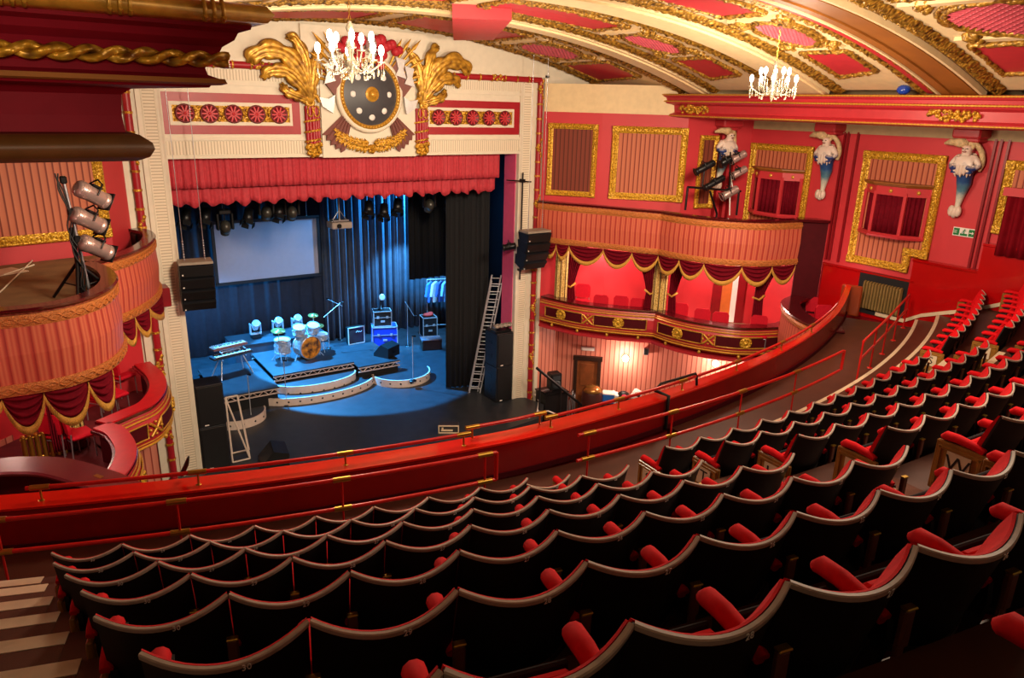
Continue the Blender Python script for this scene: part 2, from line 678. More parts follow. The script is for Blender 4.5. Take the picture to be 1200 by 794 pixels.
# the deep arch nearest the camera: gold and red edge, ochre soffit
mb = MB()
arcband(mb, -10.45, -11.25, -.02, .12)
arcband(mb, -10.55, -10.70, .12, .15)
arcband(mb, -11.02, -11.2, .12, .15)
r = trim(mb, BROWN)
mb = MB()
arcband(mb, -10.41, -10.46, .04, .15)
arcband(mb, -11.24, -11.30, .04, .15)
trim(mb, CREAM2, r)
mb = MB()
arcband(mb, -9.98, -10.42, -.02, .05)
arcband(mb, -10.14, -10.27, .05, .08)
trim(mb, CORNRED, r)
mb = MB()
relief_arc(mb, -9.97, -10.14, .05, .09, n=340, seed=5)
relief_arc(mb, -10.27, -10.41, .05, .09, n=340, seed=6)
relief_arc(mb, -11.36, -11.62, .03, .12, n=340, seed=7)
trim(mb, GOLDC, r)


def ceil_panel(name, label, cat, outline, field, field_mat, lattice=False, seed=0):
    """outline: list of (x, y) on the vault; gold relief moulding round it, flat or latticed field inside"""
    rnd = random.Random(seed)
    cx = sum(q[0] for q in outline) / len(outline)
    cy = sum(q[1] for q in outline) / len(outline)
    mb = MB()
    k = len(outline)
    vs = [arcpt(x, y, .02) for x, y in outline] + [arcpt(x, y, -.01) for x, y in outline] + [arcpt(cx, cy, .02)]
    mb.add(vs, [[i, (i + 1) % k, k + (i + 1) % k, k + i] for i in range(k)] + [[i, (i + 1) % k, 2 * k] for i in range(k)])
    o = mb.build(name, field_mat)
    tag(o, label, cat, 'painted panels of the vaulted ceiling')
    mb = MB()
    # bumpy moulding: many small lumps following the outline
    dense = []
    for i in range(k):
        a, b = outline[i], outline[(i + 1) % k]
        d = hypot(b[0] - a[0], b[1] - a[1])
        m = max(2, int(d / .06))
        for j in range(m):
            dense.append((a[0] + (b[0] - a[0]) * j / m, a[1] + (b[1] - a[1]) * j / m))
    rs = [.035 + .035 * rnd.random() for _ in dense]
    mb.tube([arcpt(x + .02 * rnd.uniform(-1, 1), y + .02 * rnd.uniform(-1, 1), .03) for x, y in dense], rs, 6, closed=True)
    o2 = mb.build('moulding', GOLDC, o)
    if lattice:
        mb = MB()
        xs = [q[0] for q in outline]
        ys = [q[1] for q in outline]
        rx, ry = (max(xs) - min(xs)) / 2, (max(ys) - min(ys)) / 2
        for a in range(-6, 7):
            for sg in (-1, 1):
                pts = []
                for j in range(25):
                    t = -1 + 2 * j / 24
                    u, v_ = t + a * .17, sg * t
                    if (u * u + v_ * v_) < .94:
                        pts.append(arcpt(cx + rx * u, cy + ry * v_, .045))
                if len(pts) > 2:
                    mb.tube(pts, .018, 5)
        mb.build('lattice', LATPINK, o)
        mb = MB()
        big = []
        for i in range(60):
            a = 2 * pi * i / 60
            big.append(arcpt(cx + (rx + .12) * cos(a), cy + (ry + .1) * sin(a), .02))
        mb.tube(big, [.03 + .035 * rnd.random() for _ in big], 6, closed=True)
        for sx in (-1, 1):
            for sy in (-1, 1):
                for q in range(9):
                    t = rnd.random()
                    mb.ball(arcpt(cx + sx * (rx * .8 + .34 * rnd.random()), cy + sy * (ry * .85 + .22 * rnd.random()), .02), .06 + .06 * rnd.random(), 6)
        mb.build('scroll_surround', GOLDC, o)
    return o


def oval(cx, cy, rx, ry, n=36):
    return [(cx + rx * cos(2 * pi * i / n), cy + ry * sin(2 * pi * i / n)) for i in range(n)]


BAYW = {0: 'nearest the stage arch', 1: 'between the two cream ribs', 2: 'just before the deep ochre arch', 3: 'behind the deep ochre arch'}
CRIMSON = mat('ceiling_crimson', (192, 44, 56), .5, var=.08)
LATPINK = mat('lattice_pink', (204, 84, 98), .5, var=.2)
LATR = mat('lattice_ground_crimson', (150, 24, 46), .5, var=.15)
for bi, (ya, yb) in enumerate(((-.45, -2.7), (-4.85, -6.2), (-8.5, -9.7), (-11.8, -14.2))):
    ym = (ya + yb) / 2
    hy = (ya - yb) / 2
    for sx, sd in ((1, 'right'), (-1, 'left')):
        if sx < 0 and bi < 2:
            continue
        ceil_panel('ceiling_medallion', 'oval latticed crimson medallion, %s side of vault, %s' % (sd, BAYW[bi]), 'ceiling medallion', oval(sx * 4.75, ym, .80, hy * .74), 0, LATR, True, bi)
        pts = [(sx * 5.98, ya - .1), (sx * 7.45, ya - .1), (sx * 7.2, yb + .1), (sx * 5.98, yb + .1)]
        ceil_panel('ceiling_panel', 'crimson corner panel with gilt border, %s edge of vault, %s' % (sd, BAYW[bi]), 'ceiling panel', pts, 0, CRIMSON, False, 20 + bi)
    pts = [(.4, ya - .1), (3.45, ya - .1), (3.45, yb + .1), (.4, yb + .1)]
    ceil_panel('ceiling_panel', 'long crimson panel with gilt border on the vault crown, %s' % BAYW[bi], 'ceiling panel', pts, 0, CRIMSON, False, 40 + bi)
    pts = [(-3.45, ya - .1), (-.4, ya - .1), (-.4, yb + .1), (-3.45, yb + .1)]
    ceil_panel('ceiling_panel', 'long crimson panel left of the vault crown, %s' % BAYW[bi], 'ceiling panel', pts, 0, CRIMSON, False, 60 + bi)
    mb = MB()
    for x in (3.8, 5.7, -3.8, -5.7):
        vs = [arcpt(x - .07, ya, .06), arcpt(x + .07, ya, .06), arcpt(x + .07, yb, .06), arcpt(x - .07, yb, .06),
              arcpt(x - .07, ya, -.02), arcpt(x + .07, ya, -.02), arcpt(x + .07, yb, -.02), arcpt(x - .07, yb, -.02)]
        mb.add(vs, [[0, 1, 2, 3], [0, 4, 5, 1], [3, 2, 6, 7], [0, 3, 7, 4], [1, 5, 6, 2]])
    trim(mb, CREAM2)
mb = MB()
A = [V((.0, -4.6, 10.98)), V((1.05, -5.2, 10.98)), V((2.85, -1.7, 10.9)), V((2.2, -.8, 10.9))]
mb.add([tuple(q) for q in A] + [(q.x, q.y, 11.3) for q in A], [[0, 1, 2, 3], [0, 4, 5, 1], [1, 5, 6, 2], [2, 6, 7, 3], [3, 7, 4, 0]])
o = mb.build('ceiling_hatch', CRIMSON)
tag(o, 'boxed crimson hatch slanting across the vault above the stage arch', 'hatch')

# ------------------------------------------------------------------ proscenium wall
PW = frameM((0, 0, 0), (1, 0, 0))          # local z points to the audience
OL, OR_, OT = -4.86, 4.90, 7.95
mb = MB()
mb.prism([(-8.3, -1.2), (OL, -1.2), (OL, OT), (-8.3, OT)], .7, PW, -.7)
mb.prism([(OR_, -1.2), (8.3, -1.2), (8.3, OT), (OR_, OT)], .7, PW, -.7)
top = [(-8.3, OT), (8.3, OT)] + [(8.3 - 16.6 * i / 30, cz(8.3 - 16.6 * i / 30, -.05)) for i in range(31)]
mb.prism(top, .7, PW, -.7)
pw = struct(mb.build('wall_proscenium', CREAM))
mb = MB()
mb.box((OR_ - .005, .40, OT / 2 + .1), (.03, .6, OT + .2))
mb.box((OL + .005, .40, OT / 2 + .1), (.03, .6, OT + .2))
trim(mb, mat('reveal_pink', (226, 90, 134), .5, var=.06))


def strip(mb, x0, z0, x1, z1, d, z=0.):
    mb.box(((x0 + x1) / 2, -z - d / 2, (z0 + z1) / 2), (abs(x1 - x0), d, abs(z1 - z0)))


for sx, e in ((-1, -OL), (1, OR_)):
    mb = MB()
    strip(mb, sx * e, -1, sx * (e + .10), 9.98, .05)
    strip(mb, sx * (e + .42), -1, sx * (e + .52), 9.98, .06)
    mb.tube([(sx * (e + .40), -.03, -1), (sx * (e + .40), -.03, 9.95)], .03, 8)
    mb.tube([(sx * (e + .12), -.03, -1), (sx * (e + .12), -.03, 9.95)], .025, 8)
    strip(mb, sx * (e + .84), -1, sx * (e + .98), 10.2, .09)
    p = trim(mb, CREAM)
    mb = MB()
    Mf = frameM((sx * (e + .26) - .14, -.045, -1), (1, 0, 0))
    mb.add([(0, 0, 0), (.28, 0, 0), (.28, 11, 0), (0, 11, 0)], [[0, 1, 2, 3]], uvs=[[(0, 0), (0, .28), (11, .28), (11, 0)]], M=Mf)
    mb.add([(0, 0, -.05), (.28, 0, -.05), (.28, 11, -.05), (0, 11, -.05), (0, 0, 0), (.28, 0, 0), (.28, 11, 0), (0, 11, 0)], [[0, 1, 5, 4], [3, 2, 6, 7], [0, 3, 7, 4], [1, 2, 6, 5]], M=Mf)
    trim(mb, FLUTE, p)
    mb = MB()
    xr = sx * (e + .70)
    mb.tube([(xr, -.06, -1), (xr, -.06, 10.06)], .085, 12)
    p2 = trim(mb, ROLLRED)
    mb = MB()
    z = -.7
    k = 0
    while z < 10:
        mb.tube([(xr, -.06, z - .025), (xr, -.06, z + .025)], .1, 12)
        if k % 4 == 1:
            for q in range(7):
                mb.ball((xr + .05 * cos(q), -.10, z + .08 * (q - 3)), .06, 8)
        z += .42
        k += 1
    trim(mb, GOLD, p2)
# header
mb = MB()
strip(mb, OL - .6, 9.98, OR_ + .6, 10.02, .05)
strip(mb, OL - .98, 10.13, OR_ + .98, 10.22, .09)
strip(mb, OL - .4, 9.60, OR_ + .4, 9.68, .06)
strip(mb, OL, OT, OR_, OT + .06, .06)
strip(mb, OL, 8.36, OR_, 8.42, .05)
p = trim(mb, CREAM)
mb = MB()
for z0, z1 in ((9.72, 9.95), (8.04, 8.34)):
    Mf = frameM((OL, -.035, z0), (1, 0, 0))
    L = OR_ - OL
    mb.add([(0, 0, 0), (L, 0, 0), (L, z1 - z0, 0), (0, z1 - z0, 0), (0, 0, -.035), (L, 0, -.035), (L, z1 - z0, -.035), (0, z1 - z0, -.035)], [[0, 1, 2, 3], [0, 4, 5, 1], [3, 2, 6, 7]],
           uvs=[[(0, 0), (L, 0), (L, .2), (0, .2)], [(0, 0)] * 4, [(0, 0)] * 4], M=Mf)
trim(mb, FLUTE, p)
mb = MB()
mb.tube([(OL - .7, -.06, 10.06), (OR_ + .7, -.06, 10.06)], .085, 12)
p2 = trim(mb, ROLLRED)
mb = MB()
x = OL - .5
k = 0
while x < OR_ + .6:
    mb.tube([(x - .02, -.06, 10.06), (x + .02, -.06, 10.06)], .1, 12)
    if k % 4 == 2:
        for q in range(6):
            mb.ball((x + .2 + .06 * (q - 3), -.10, 10.06 + .05 * sin(q * 2)), .06, 8)
    x += .42
    k += 1
trim(mb, GOLD, p2)

# friezes with wheel rosettes
for x0, x1, n, side in ((-4.92, -1.72, 5, 'left'), (1.62, 4.88, 5, 'right')):
    mb = MB()
    z0, z1 = 8.50, 9.42
    for a, b, c, d in ((x0, z1 - .2, x1, z1), (x0, z0, x1, z0 + .2), (x0, z0 + .2, x0 + .2, z1 - .2), (x1 - .2, z0 + .2, x1, z1 - .2)):
        strip(mb, a, b, c, d, .04)
    fr = mb.build('frieze_panel', ROLLRED)
    tag(fr, 'red bordered gold frieze with wheel rosettes on the stage arch, %s of the shield' % side, 'frieze', 'friezes of the stage arch')
    mb = MB()
    for a, b, c, d in ((x0 + .2, z1 - .28, x1 - .2, z1 - .2), (x0 + .2, z0 + .2, x1 - .2, z0 + .28), (x0 + .2, z0 + .28, x0 + .26, z1 - .28), (x1 - .26, z0 + .28, x1 - .2, z1 - .28)):
        strip(mb, a, b, c, d, .05)
    mb.build('white_fillet', CREAM, fr)
    mb = MB()
    strip(mb, x0 + .26, z0 + .28, x1 - .26, z1 - .28, .02)
    rnd = random.Random(5)
    for q in range(150):
        mb.ball((x0 + .3 + (x1 - x0 - .6) * rnd.random(), -.02, z0 + .3 + (z1 - z0 - .6) * rnd.random()), .03 + .02 * rnd.random(), 6)
    mb.build('gold_band', GOLD, fr)
    for i in range(n):
        cx = x0 + .26 + (x1 - x0 - .52) * (i + .5) / n
        cz_ = (z0 + z1) / 2
        mb = MB()
        T = frameM((cx, -.04, cz_), (1, 0, 0))
        mb.lathe([(.0001, .01), (.205, .01), (.215, .035), (.185, .05), (.17, .02), (.0001, .02)], 24, T)
        ro = mb.build('rosette', mat('rosette_red', (112, 12, 22), .5) if i == 0 and side == 'left' else bpy.data.materials['rosette_red'], fr)
        mb = MB()
        for s in range(10):
            a = 2 * pi * s / 10
            mb.box((.10 * cos(a), .10 * sin(a), .03), (.15, .032, .02), M=T, R=Matrix.Rotation(a, 3, 'Z'))
        mb.lathe([(.0001, .05), (.03, .045), (.035, .02)], 10, T)
        mb.build('spokes', mat('rosette_grey', (206, 52, 60), .5) if i == 0 and side == 'left' else bpy.data.materials['rosette_grey'], ro)

# ------------------------------------------------------------------ cartouche over the arch
mb = MB()
strip(mb, -1.62, 9.86, 1.76, 11.06, .10)
strip(mb, -1.20, 7.93, 1.42, 9.86, .10)
ca = thing('cartouche', 'trophy of arms with dark round shield, spears and plumes over the stage arch', 'sculpture', (0, 0, 0))
mb.build('cartouche_panel', CREAM, ca)
CX, CZ = .08, 9.50
T = frameM((CX, -.12, CZ), (1, 0, 0))
SH = Matrix.Diagonal((1.03, 1.08, 1, 1))
mb = MB()
mb.lathe([(.86, 0), (.9, .05), (.88, .12), (.80, .14), (.78, .10)], 48, T @ SH)
mb.build('shield_back', CREAM, ca)
mb = MB()
mb.lathe([(.70, .08), (.72, .17), (.79, .18), (.80, .12)], 48, T @ SH)
for i in range(60):
    a = 2 * pi * i / 60
    mb.ball((.755 * cos(a), .755 * sin(a), .18), .03, 6, M=T @ SH)
mb.lathe([(.0001, .34), (.06, .33), (.1, .28), (.12, .24), (.17, .24), (.2, .21), (.2, .18)], 24, T)
mb.build('shield_rim', GOLDP, ca)
mb = MB()
mb.lathe([(.0001, .24), (.35, .21), (.71, .12)], 40, T @ SH)
sh = mb.build('shield_face', mat('shield_grey', (62, 62, 66), .4), ca)
for i in range(8):
    a = 2 * pi * (i + .5) / 8 + .4
    mb = MB()
    mb.lathe([(.0001, .03), (.06, .025), (.085, 0)], 14, T @ Matrix.Translation((.48 * cos(a), .56 * sin(a), .165)))
    mb.build('stud', WHITE, sh)
# laurel sprays under the shield
mb = MB()
rnd = random.Random(11)


def leaf(mb, P, a, L, Wd, lift=.06, M=None):
    d = V((cos(a), sin(a), 0))
    n = V((-sin(a), cos(a), 0))
    P = V(P)
    pts = [P, P + d * L * .35 + n * Wd + V((0, 0, lift * .6)), P + d * L * .5 + V((0, 0, lift * 1.4)), P + d * L * .35 - n * Wd + V((0, 0, lift * .6)), P + d * L + V((0, 0, lift * .2))]
    mb.add(pts, [[0, 1, 2], [0, 2, 3], [1, 4, 2], [2, 4, 3]], M=M, smooth=True)
    mb.add([q - V((0, 0, .03)) for q in pts], [[0, 1, 4, 3]], M=M)


TL = frameM((CX, -.12, 0), (1, 0, 0))
for sx in (-1, 1):
    for i in range(13):
        t = i / 12
        q = V((sx * (.08 + .78 * t), 8.20 + .28 * t * t + .02, .06))
        for sg in (-1, 1):
            leaf(mb, q, (0 if sx > 0 else pi) + sx * sg * (.9 + .3 * rnd.random()) * 1.0, .22, .05, .07, TL)
            leaf(mb, q + V((0, .06, .04)), (0 if sx > 0 else pi) + sx * sg * .4, .2, .05, .08, TL)
    mb.tube([(sx * (.05 + .8 * t / 8), 8.20 + .28 * (t / 8) ** 2, .05) for t in range(9)], .03, 6, M=TL)
for i in range(8):
    mb.ball((.07 * cos(i), 8.14 + .07 * sin(i), .1), .06, 8, M=TL)
mb.build('laurel', GOLD, ca)
# folded brown flags fanning out below
FLAG = mat('flag_brown', (128, 78, 70), .6)
for sx in (-1, 1):
    mb = MB()
    n = 9
    vs = []
    for i in range(n + 1):
        t = i / n
        a = (-.62 - .62 * t) if sx > 0 else (pi + .62 + .62 * t)
        L = 1.30 - .10 * (i % 2)
        zz = .05 + .05 * (i % 2)
        vs += [(sx * .40 + .25 * cos(a), 9.25 + .25 * sin(a), zz), (sx * .40 + L * cos(a) * .85, 9.25 + L * sin(a), zz)]
    fs = [[2 * i, 2 * i + 1, 2 * i + 3, 2 * i + 2] for i in range(n)]
    b = len(vs)
    vs += [(q[0], q[1], .005) for q in vs]
    fs += [[b + k for k in f] for f in fs] + [[0, 1, b + 1, b], [2 * n, 2 * n + 1, b + 2 * n + 1, b + 2 * n]] + [[2 * i + 1, 2 * i + 3, b + 2 * i + 3, b + 2 * i + 1] for i in range(n)]
    mb.add(vs, fs, M=TL)
    mb.build('flag', FLAG, ca)
# spears
for sx in (-1, 1):
    for i in range(8):
        a = pi / 2 - sx * (.42 + i * .13)
        r0, r1 = .7, 1.62 + .2 * (i % 3) - .05 * i
        mb = MB()
        q0 = V((sx * .25 + r0 * cos(a), 9.62 + r0 * sin(a) * .85, .08))
        q1 = V((sx * .25 + r1 * cos(a), 9.62 + r1 * sin(a) * .85, .12))
        mb.tube([q0, q0 + (q1 - q0) * .7, q0 + (q1 - q0) * .74, q1], [.035, .035, .055, .004], 6, M=TL)
        mb.build('spear', GOLDP, ca)
# plumes (red), helmet, banners
for sx in (-1, 1):
    mb = MB()
    for i in range(7):
        mb.ball((sx * (.22 + .10 * i), 10.78 - .03 * i + .08 * sin(i * 2.1), .14), .15 - .006 * i, 10, M=TL)
    for i in range(4):
        mb.ball((sx * .30 + .06 * sin(i * 2), 10.58 - .12 * i, .14), .13, 10, M=TL)
    mb.build('plume', mat('plume_red', (190, 40, 52), .6, bump=.5, bs=12) if sx < 0 else bpy.data.materials['plume_red'], ca)
mb = MB()
mb.ball((0.02, 10.68, .2), .17, 14, M=TL, sc=(.9, 1.15, .9))
mb.box((0.02, 10.64, .34), (.03, .2, .04), M=TL)
mb.lathe([(.19, 0), (.22, .03), (.14, .05)], 14, TL @ Matrix.Translation((0.02, 10.54, .2)) @ Matrix.Rotation(-pi / 2, 4, 'X'))
mb.build('helmet', mat('helmet_silver', (206, 204, 200), .3, .5), ca)
for sx in (-1, 1):
    mb = MB()
    mb.add([(sx * .45, 9.9, .1), (sx * .75, 10.35, .12), (sx * 1.05, 10.2, .1), (sx * 1.2, 9.75, .12), (sx * .95, 9.45, .1), (sx * .8, 9.75, .14)], [[0, 1, 5], [1, 2, 5], [2, 3, 5], [3, 4, 5], [4, 0, 5]], M=TL)
    mb.add([(sx * .45, 9.9, .0), (sx * .75, 10.35, .0), (sx * 1.05, 10.2, .0), (sx * 1.2, 9.75, .0), (sx * .95, 9.45, .0), (sx * .45, 9.9, .1), (sx * .75, 10.35, .12), (sx * 1.05, 10.2, .1), (sx * 1.2, 9.75, .12), (sx * .95, 9.45, .1)], [[i, (i + 1) % 5, 5 + (i + 1) % 5, 5 + i] for i in range(5)], M=TL)
    mb.build('banner', FLAG, ca)
    mb = MB()
    for (cx_, cy_) in ((1.0, 9.95), (.75, 10.15)):
        pts = [(sx * (cx_ - .05), cy_ + .28), (sx * (cx_ + .22), cy_ + .22), (sx * (cx_ + .16), cy_), (sx * (cx_ + .24), cy_ - .24), (sx * (cx_ - .06), cy_ - .16), (sx * (cx_ + .02), cy_)]
        mb.prism(pts, .06, TL, .13)
    pts = [(sx * .95, 9.46), (sx * 1.12, 9.36), (sx * 1.36, 9.40), (sx * 1.28, 9.18), (sx * 1.02, 9.02), (sx * .98, 9.2)]
    mb.prism(pts, .07, TL, .05)
    mb.build('axe_head', mat('axe_grey', (200, 196, 194), .35, .4) if sx < 0 else bpy.data.materials['axe_grey'], ca)

ACAN = gilt('gilt_acanthus', (214, 164, 56), (120, 78, 20), 9, .35, .36, .4)
# acanthus scrolls and red fasces consoles either side
for sx, xc, side in ((-1, -1.44, 'left'), (1, 1.60, 'right')):
    sc = thing('acanthus_scroll', 'large gilt acanthus leaf spray curling out to the %s of the shield panel' % side, 'ornament', (xc, -.1, 9.28), group='gilt sprays beside the shield')
    for j, (pts, wd, dep) in enumerate((
        ([(0, 0), (-.02, .45), (-.12, .95), (-.38, 1.38)], .17, .10),
        ([(.02, 0), (.18, .55), (.52, 1.0), (.98, 1.14), (1.36, .98), (1.42, .84)], .24, .16),
        ([(.02, .02), (.26, .36), (.62, .66), (1.0, .66), (1.16, .50)], .18, .12),
        ([(.0, .0), (.30, .10), (.60, .22), (.72, .40)], .13, .09),
        ([(.0, .1), (.08, .6), (.16, 1.05), (.36, 1.42), (.52, 1.46)], .15, .13))):
        P = [V((sx * a, 0, b)) for a, b in spline([(q[0], q[1]) for q in pts], 9)]
        n = len(P)
        mb = MB()

        def fn(u, v, P=P, n=n, wd=wd, dep=dep):
            f_ = u * (n - 1)
            i = min(int(f_), n - 2)
            q = P[i].lerp(P[i + 1], f_ - i)
            d = (P[i + 1] - P[i]).normalized()
            nn = V((-d.z, 0, d.x))
            env = (sin(pi * min(1, u * .86 + .12)) ** .55)
            lobe = .62 + .38 * abs(sin(u * 4.5 * pi))
            s_ = 2 * v - 1
            w_ = wd * env * (lobe if abs(s_) > .5 else .85)
            rib = .05 * (1 - abs(s_)) + .025 * cos(s_ * 9)
            return q + nn * s_ * w_ + d * abs(s_) * w_ * .5 + V((0, -dep * sin(pi * u) - rib - .02, 0))
        mb.grid(44, 8, fn)
        mb.build('leaf', ACAN, sc, solid=.03)
    mb = MB()
    T2 = frameM((0, 0, 0), (1, 0, 0))
    sp = [(sx * (.12 - (.22 - .02 * i) * cos(i * .75)) - sx * .1, .0 + (.22 - .02 * i) * sin(i * .75), .05) for i in range(10)]
    mb.tube(sp, .05, 8, M=T2)
    mb.build('volute', GOLDP, sc)
    fa = thing('fasces', 'bundle of red rods bound in gold hanging %s of the round shield' % side, 'ornament', (xc, -.08, 8.6), group='red bound rods beside the shield')
    mb = MB()
    for i in range(5):
        x = -.14 + .07 * i
        mb.tube([(x, -.05 - .05 * (1 - abs(i - 2) / 2), -.32), (x, -.05 - .05 * (1 - abs(i - 2) / 2), .58)], .05, 8)
    mb.build('rods', ROLLRED, fa)
    mb = MB()
    for k, z in enumerate((-.28, -.05, .2)):
        mb.tube([(-.2, -.02, z), (-.1, -.14, z + .03), (.1, -.15, z + .06), (.2, -.02, z + .08)], .03, 6)
    for i in range(10):
        mb.ball((-.16 + .035 * i, -.08, -.42 + .08 * sin(i * 2.3)), .075, 8)
        mb.ball((-.14 + .03 * i, -.08, -.55 + .06 * sin(i * 1.7)), .065, 8)
    for i in range(2):
        T3 = frameM((-.08 + .16 * i, -.14, .46), (1, 0, 0))
        mb.tube([T3 @ V((.07 * cos(a * .6), .13 * sin(a * .6), 0)) for a in range(11)], .018, 6, closed=True)
    mb.build('gold_binding', GOLD, fa)

# ------------------------------------------------------------------ side walls, boxes
def proj(P):
    d = V(P) - EYE
    z = d.dot(FWD)
    return 600 + FPX * d.dot(RGT) / z, 397 - FPX * d.dot(UPV) / z


def hit(px, py, P, n):
    d = FWD + RGT * ((px - 600) / FPX) + UPV * ((397 - py) / FPX)
    n = V(n)
    return EYE + d * ((V(P) - EYE).dot(n) / d.dot(n))


def s_at(path, z, px):
    f, L = walk(path)
    best = min(range(401), key=lambda i: abs(proj((*f(L * i / 400)[0], z))[0] - px))
    return L * best / 400


# upper side walls (right and left), from the stage arch round to the rear
WR = [(5.72, -.12), (6.85, -1.5), (8.5, -3.35), (10.5, -4.02), (10.5, -17)]
WL = [(-10.5, -12), (-10.5, -1.95), (-6.3, -1.05), (-5.80, -.12)]
for nm, pth in (('wall_right', WR), ('wall_left', WL)):
    mb = MB()
    mb.sweep(pth, [(0, 5.42), (0, 9.18), (-.25, 9.18), (-.25, 5.42)])
    struct(mb.build(nm, RED))
mb = MB()
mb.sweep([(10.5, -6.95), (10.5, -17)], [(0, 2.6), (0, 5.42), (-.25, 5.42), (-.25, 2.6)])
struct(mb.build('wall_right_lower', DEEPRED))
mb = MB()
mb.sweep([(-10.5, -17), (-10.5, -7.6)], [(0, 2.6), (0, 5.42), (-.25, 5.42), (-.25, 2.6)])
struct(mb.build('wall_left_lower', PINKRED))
# cream band above the red wall
for pth in (WR, WL):
    mb = MB()
    mb.sweep(pth, [(.0, 9.18), (.0, 9.98), (-.25, 9.98), (-.25, 9.18)])
    trim(mb, CREAM2)
# frieze band and pilaster grooves on the right wall
mb = MB()
mb.sweep([(10.5, -4.1), (10.5, -17)], [(0, 8.86), (.05, 8.86), (.05, 9.1), (0, 9.1)])
trim(mb, CONCRETE)
mb = MB()
for y in (-7.05, -7.15, -7.42, -10.72, -10.84, -11.0):
    mb.box((10.47, y, 7.2), (.08, .05, 3.4))
for x, y in ((9.5, -3.72), (9.75, -3.80), (9.95, -3.87)):
    mb.box((x, y, 7.2), (.06, .08, 3.4))
trim(mb, DEEPRED)
# box level back walls
BR = [(5.85, -.1), (7.7, -1.1), (9.7, -2.7), (11.4, -4.3), (11.4, -6.6)]
BL = [(-11.4, -7.4), (-11.4, -4.4), (-9.7, -2.7), (-7.7, -1.1), (-5.9, -.1)]
for nm, pth in (('wall_box_right', BR), ('wall_box_left', BL)):
    mb = MB()
    mb.sweep(pth, [(0, 2.55), (0, 5.3), (-.15, 5.3), (-.15, 2.55)])
    struct(mb.build(nm, PINKRED))
# stalls level walls
SR = [(5.76, .0), (6.62, -.02), (10.9, -3.9), (10.9, -10)]
SL = [(-10.9, -10), (-10.9, -3.9), (-6.62, -.02), (-5.76, .0)]
for nm, pth in (('wall_stalls_right', SR), ('wall_stalls_left', SL)):
    mb = MB()
    mb.sweep(pth, [(0, -1.2), (0, 2.7), (-.15, 2.7), (-.15, -1.2)])
    struct(mb.build(nm, STRIPEW))
mb = MB()
mb.box((0, -5.6, -1.3), (26, 12, .2))
struct(mb.build('floor_stalls', mat('stalls_carpet', (70, 20, 24), .9, var=.2)))

# cornice on the right, and the return of the left one that faces the circle
CPROF = [(-2.45, 9.76), (0, 9.76), (.03, 9.72), (0, 9.68), (-.04, 9.66), (-.06, 9.58), (-.02, 9.56), (-.06, 9.50), (-.16, 9.47), (-.2, 9.45), (-.22, 9.26), (-.18, 9.24), (-.12, 9.2), (-.13, 9.15), (-.3, 9.12), (-2.45, 9.12)]
co = thing('side_cornice', 'long crimson cornice with gilt lines running above the right wall', 'cornice', (0, 0, 0))
mb = MB()
path = [(8.0, -.08), (8.0, -17)]
mb.sweep(path, CPROF)
mb.build('cornice_moulding', CORNRED, co)
mb = MB()
for o_, z in ((.03, 9.735), (-.02, 9.56), (-.13, 9.17)):
    y = -.1
    pts = []
    while y > -17:
        pts.append((8.0 - o_, y, z))
        y -= .035
    mb.tube(pts, [.014 + .012 * (i % 2) for i in range(len(pts))], 5)
mb.build('gilt_line', GOLDP, co)
for y in (at(812, 129, x=8.15).y, at(1116, 138, x=8.15).y):
    mb = MB()
    rnd = random.Random(int(-y * 10))
    for i in range(46):
        mb.ball((8.2 - .03 * rnd.random(), y + .5 * rnd.uniform(-1, 1), 9.36 + .1 * rnd.uniform(-1, 1)), .03 + .03 * rnd.random(), 6)
    for i in range(12):
        mb.ball((8.16, y + .09 * (i - 5.5), 9.36 + .06 * sin(i * 1.4)), .05, 8)
    mb.build('gilt_cluster', GOLD, co)

lc = thing('cornice_return', 'dark crimson stepped cornice with gilt torus and rope crossing the top left', 'cornice', (0, 0, 0))
LPATH = [(-12.5, -13.2), (-7.3, -13.2), (-7.3, -2.6)]
mb = MB()
mb.sweep(LPATH, [(-.6, 9.86), (.62, 9.86), (.68, 9.80), (.66, 9.72), (.60, 9.70), (.58, 9.66), (.52, 9.62), (.50, 9.58), (.46, 9.54), (.43, 9.50), (.44, 9.46), (.50, 9.435), (.46, 9.41), (.44, 9.385), (.06, 9.37), (0, 9.33), (-.01, 9.2), (0, 9.08), (.03, 9.02), (.03, 8.94), (-.6, 8.94)])
mb.build('cornice_moulding', mat('dark_cornice_red', (132, 18, 34), .6, var=.1, spec=.12), lc)
mb = MB()
mb.sweep(LPATH[:3], [(.66, 9.86), (.74, 9.845), (.775, 9.80), (.74, 9.755), (.66, 9.74)], smooth=True)
x = -12.2
while x < -6.7:
    for k in range(3):
        mb.tube([(x + .05 * k, -13.97 + .036 * cos(a) , 9.80 + .056 * sin(a)) for a in (-2.4, -1.6, -.8, 0, .8)], .012, 5)
        mb.tube([(x + .05 * k, -13.94 - .045 * cos(a), 9.80 + .056 * sin(a)) for a in (-1.4, -.7, 0, .7, 1.4)], .012, 5)
    x += .48
mb.build('reeded_torus', GOLDP, lc)
mb = MB()
pts, rr = [], []
x = -12.4
for sg in range(2):
    pass
for strand in range(2):
    P = []
    for i in range(420):
        x = -12.4 + i * (5.64 / 419)
        a = x * 22 + strand * pi
        P.append((x, -13.76 - .02 * cos(a), 9.545 + .024 * sin(a)))
    mb.tube(P, .026, 6)
mb.build('rope_moulding', GOLD, lc)
mb = MB()
mb.sweep(LPATH[:3], [(.45, 9.44), (.52, 9.437), (.53, 9.41), (.5, 9.40), (.45, 9.40)])
mb.build('gilt_line', BROWN, lc)
mb = MB()
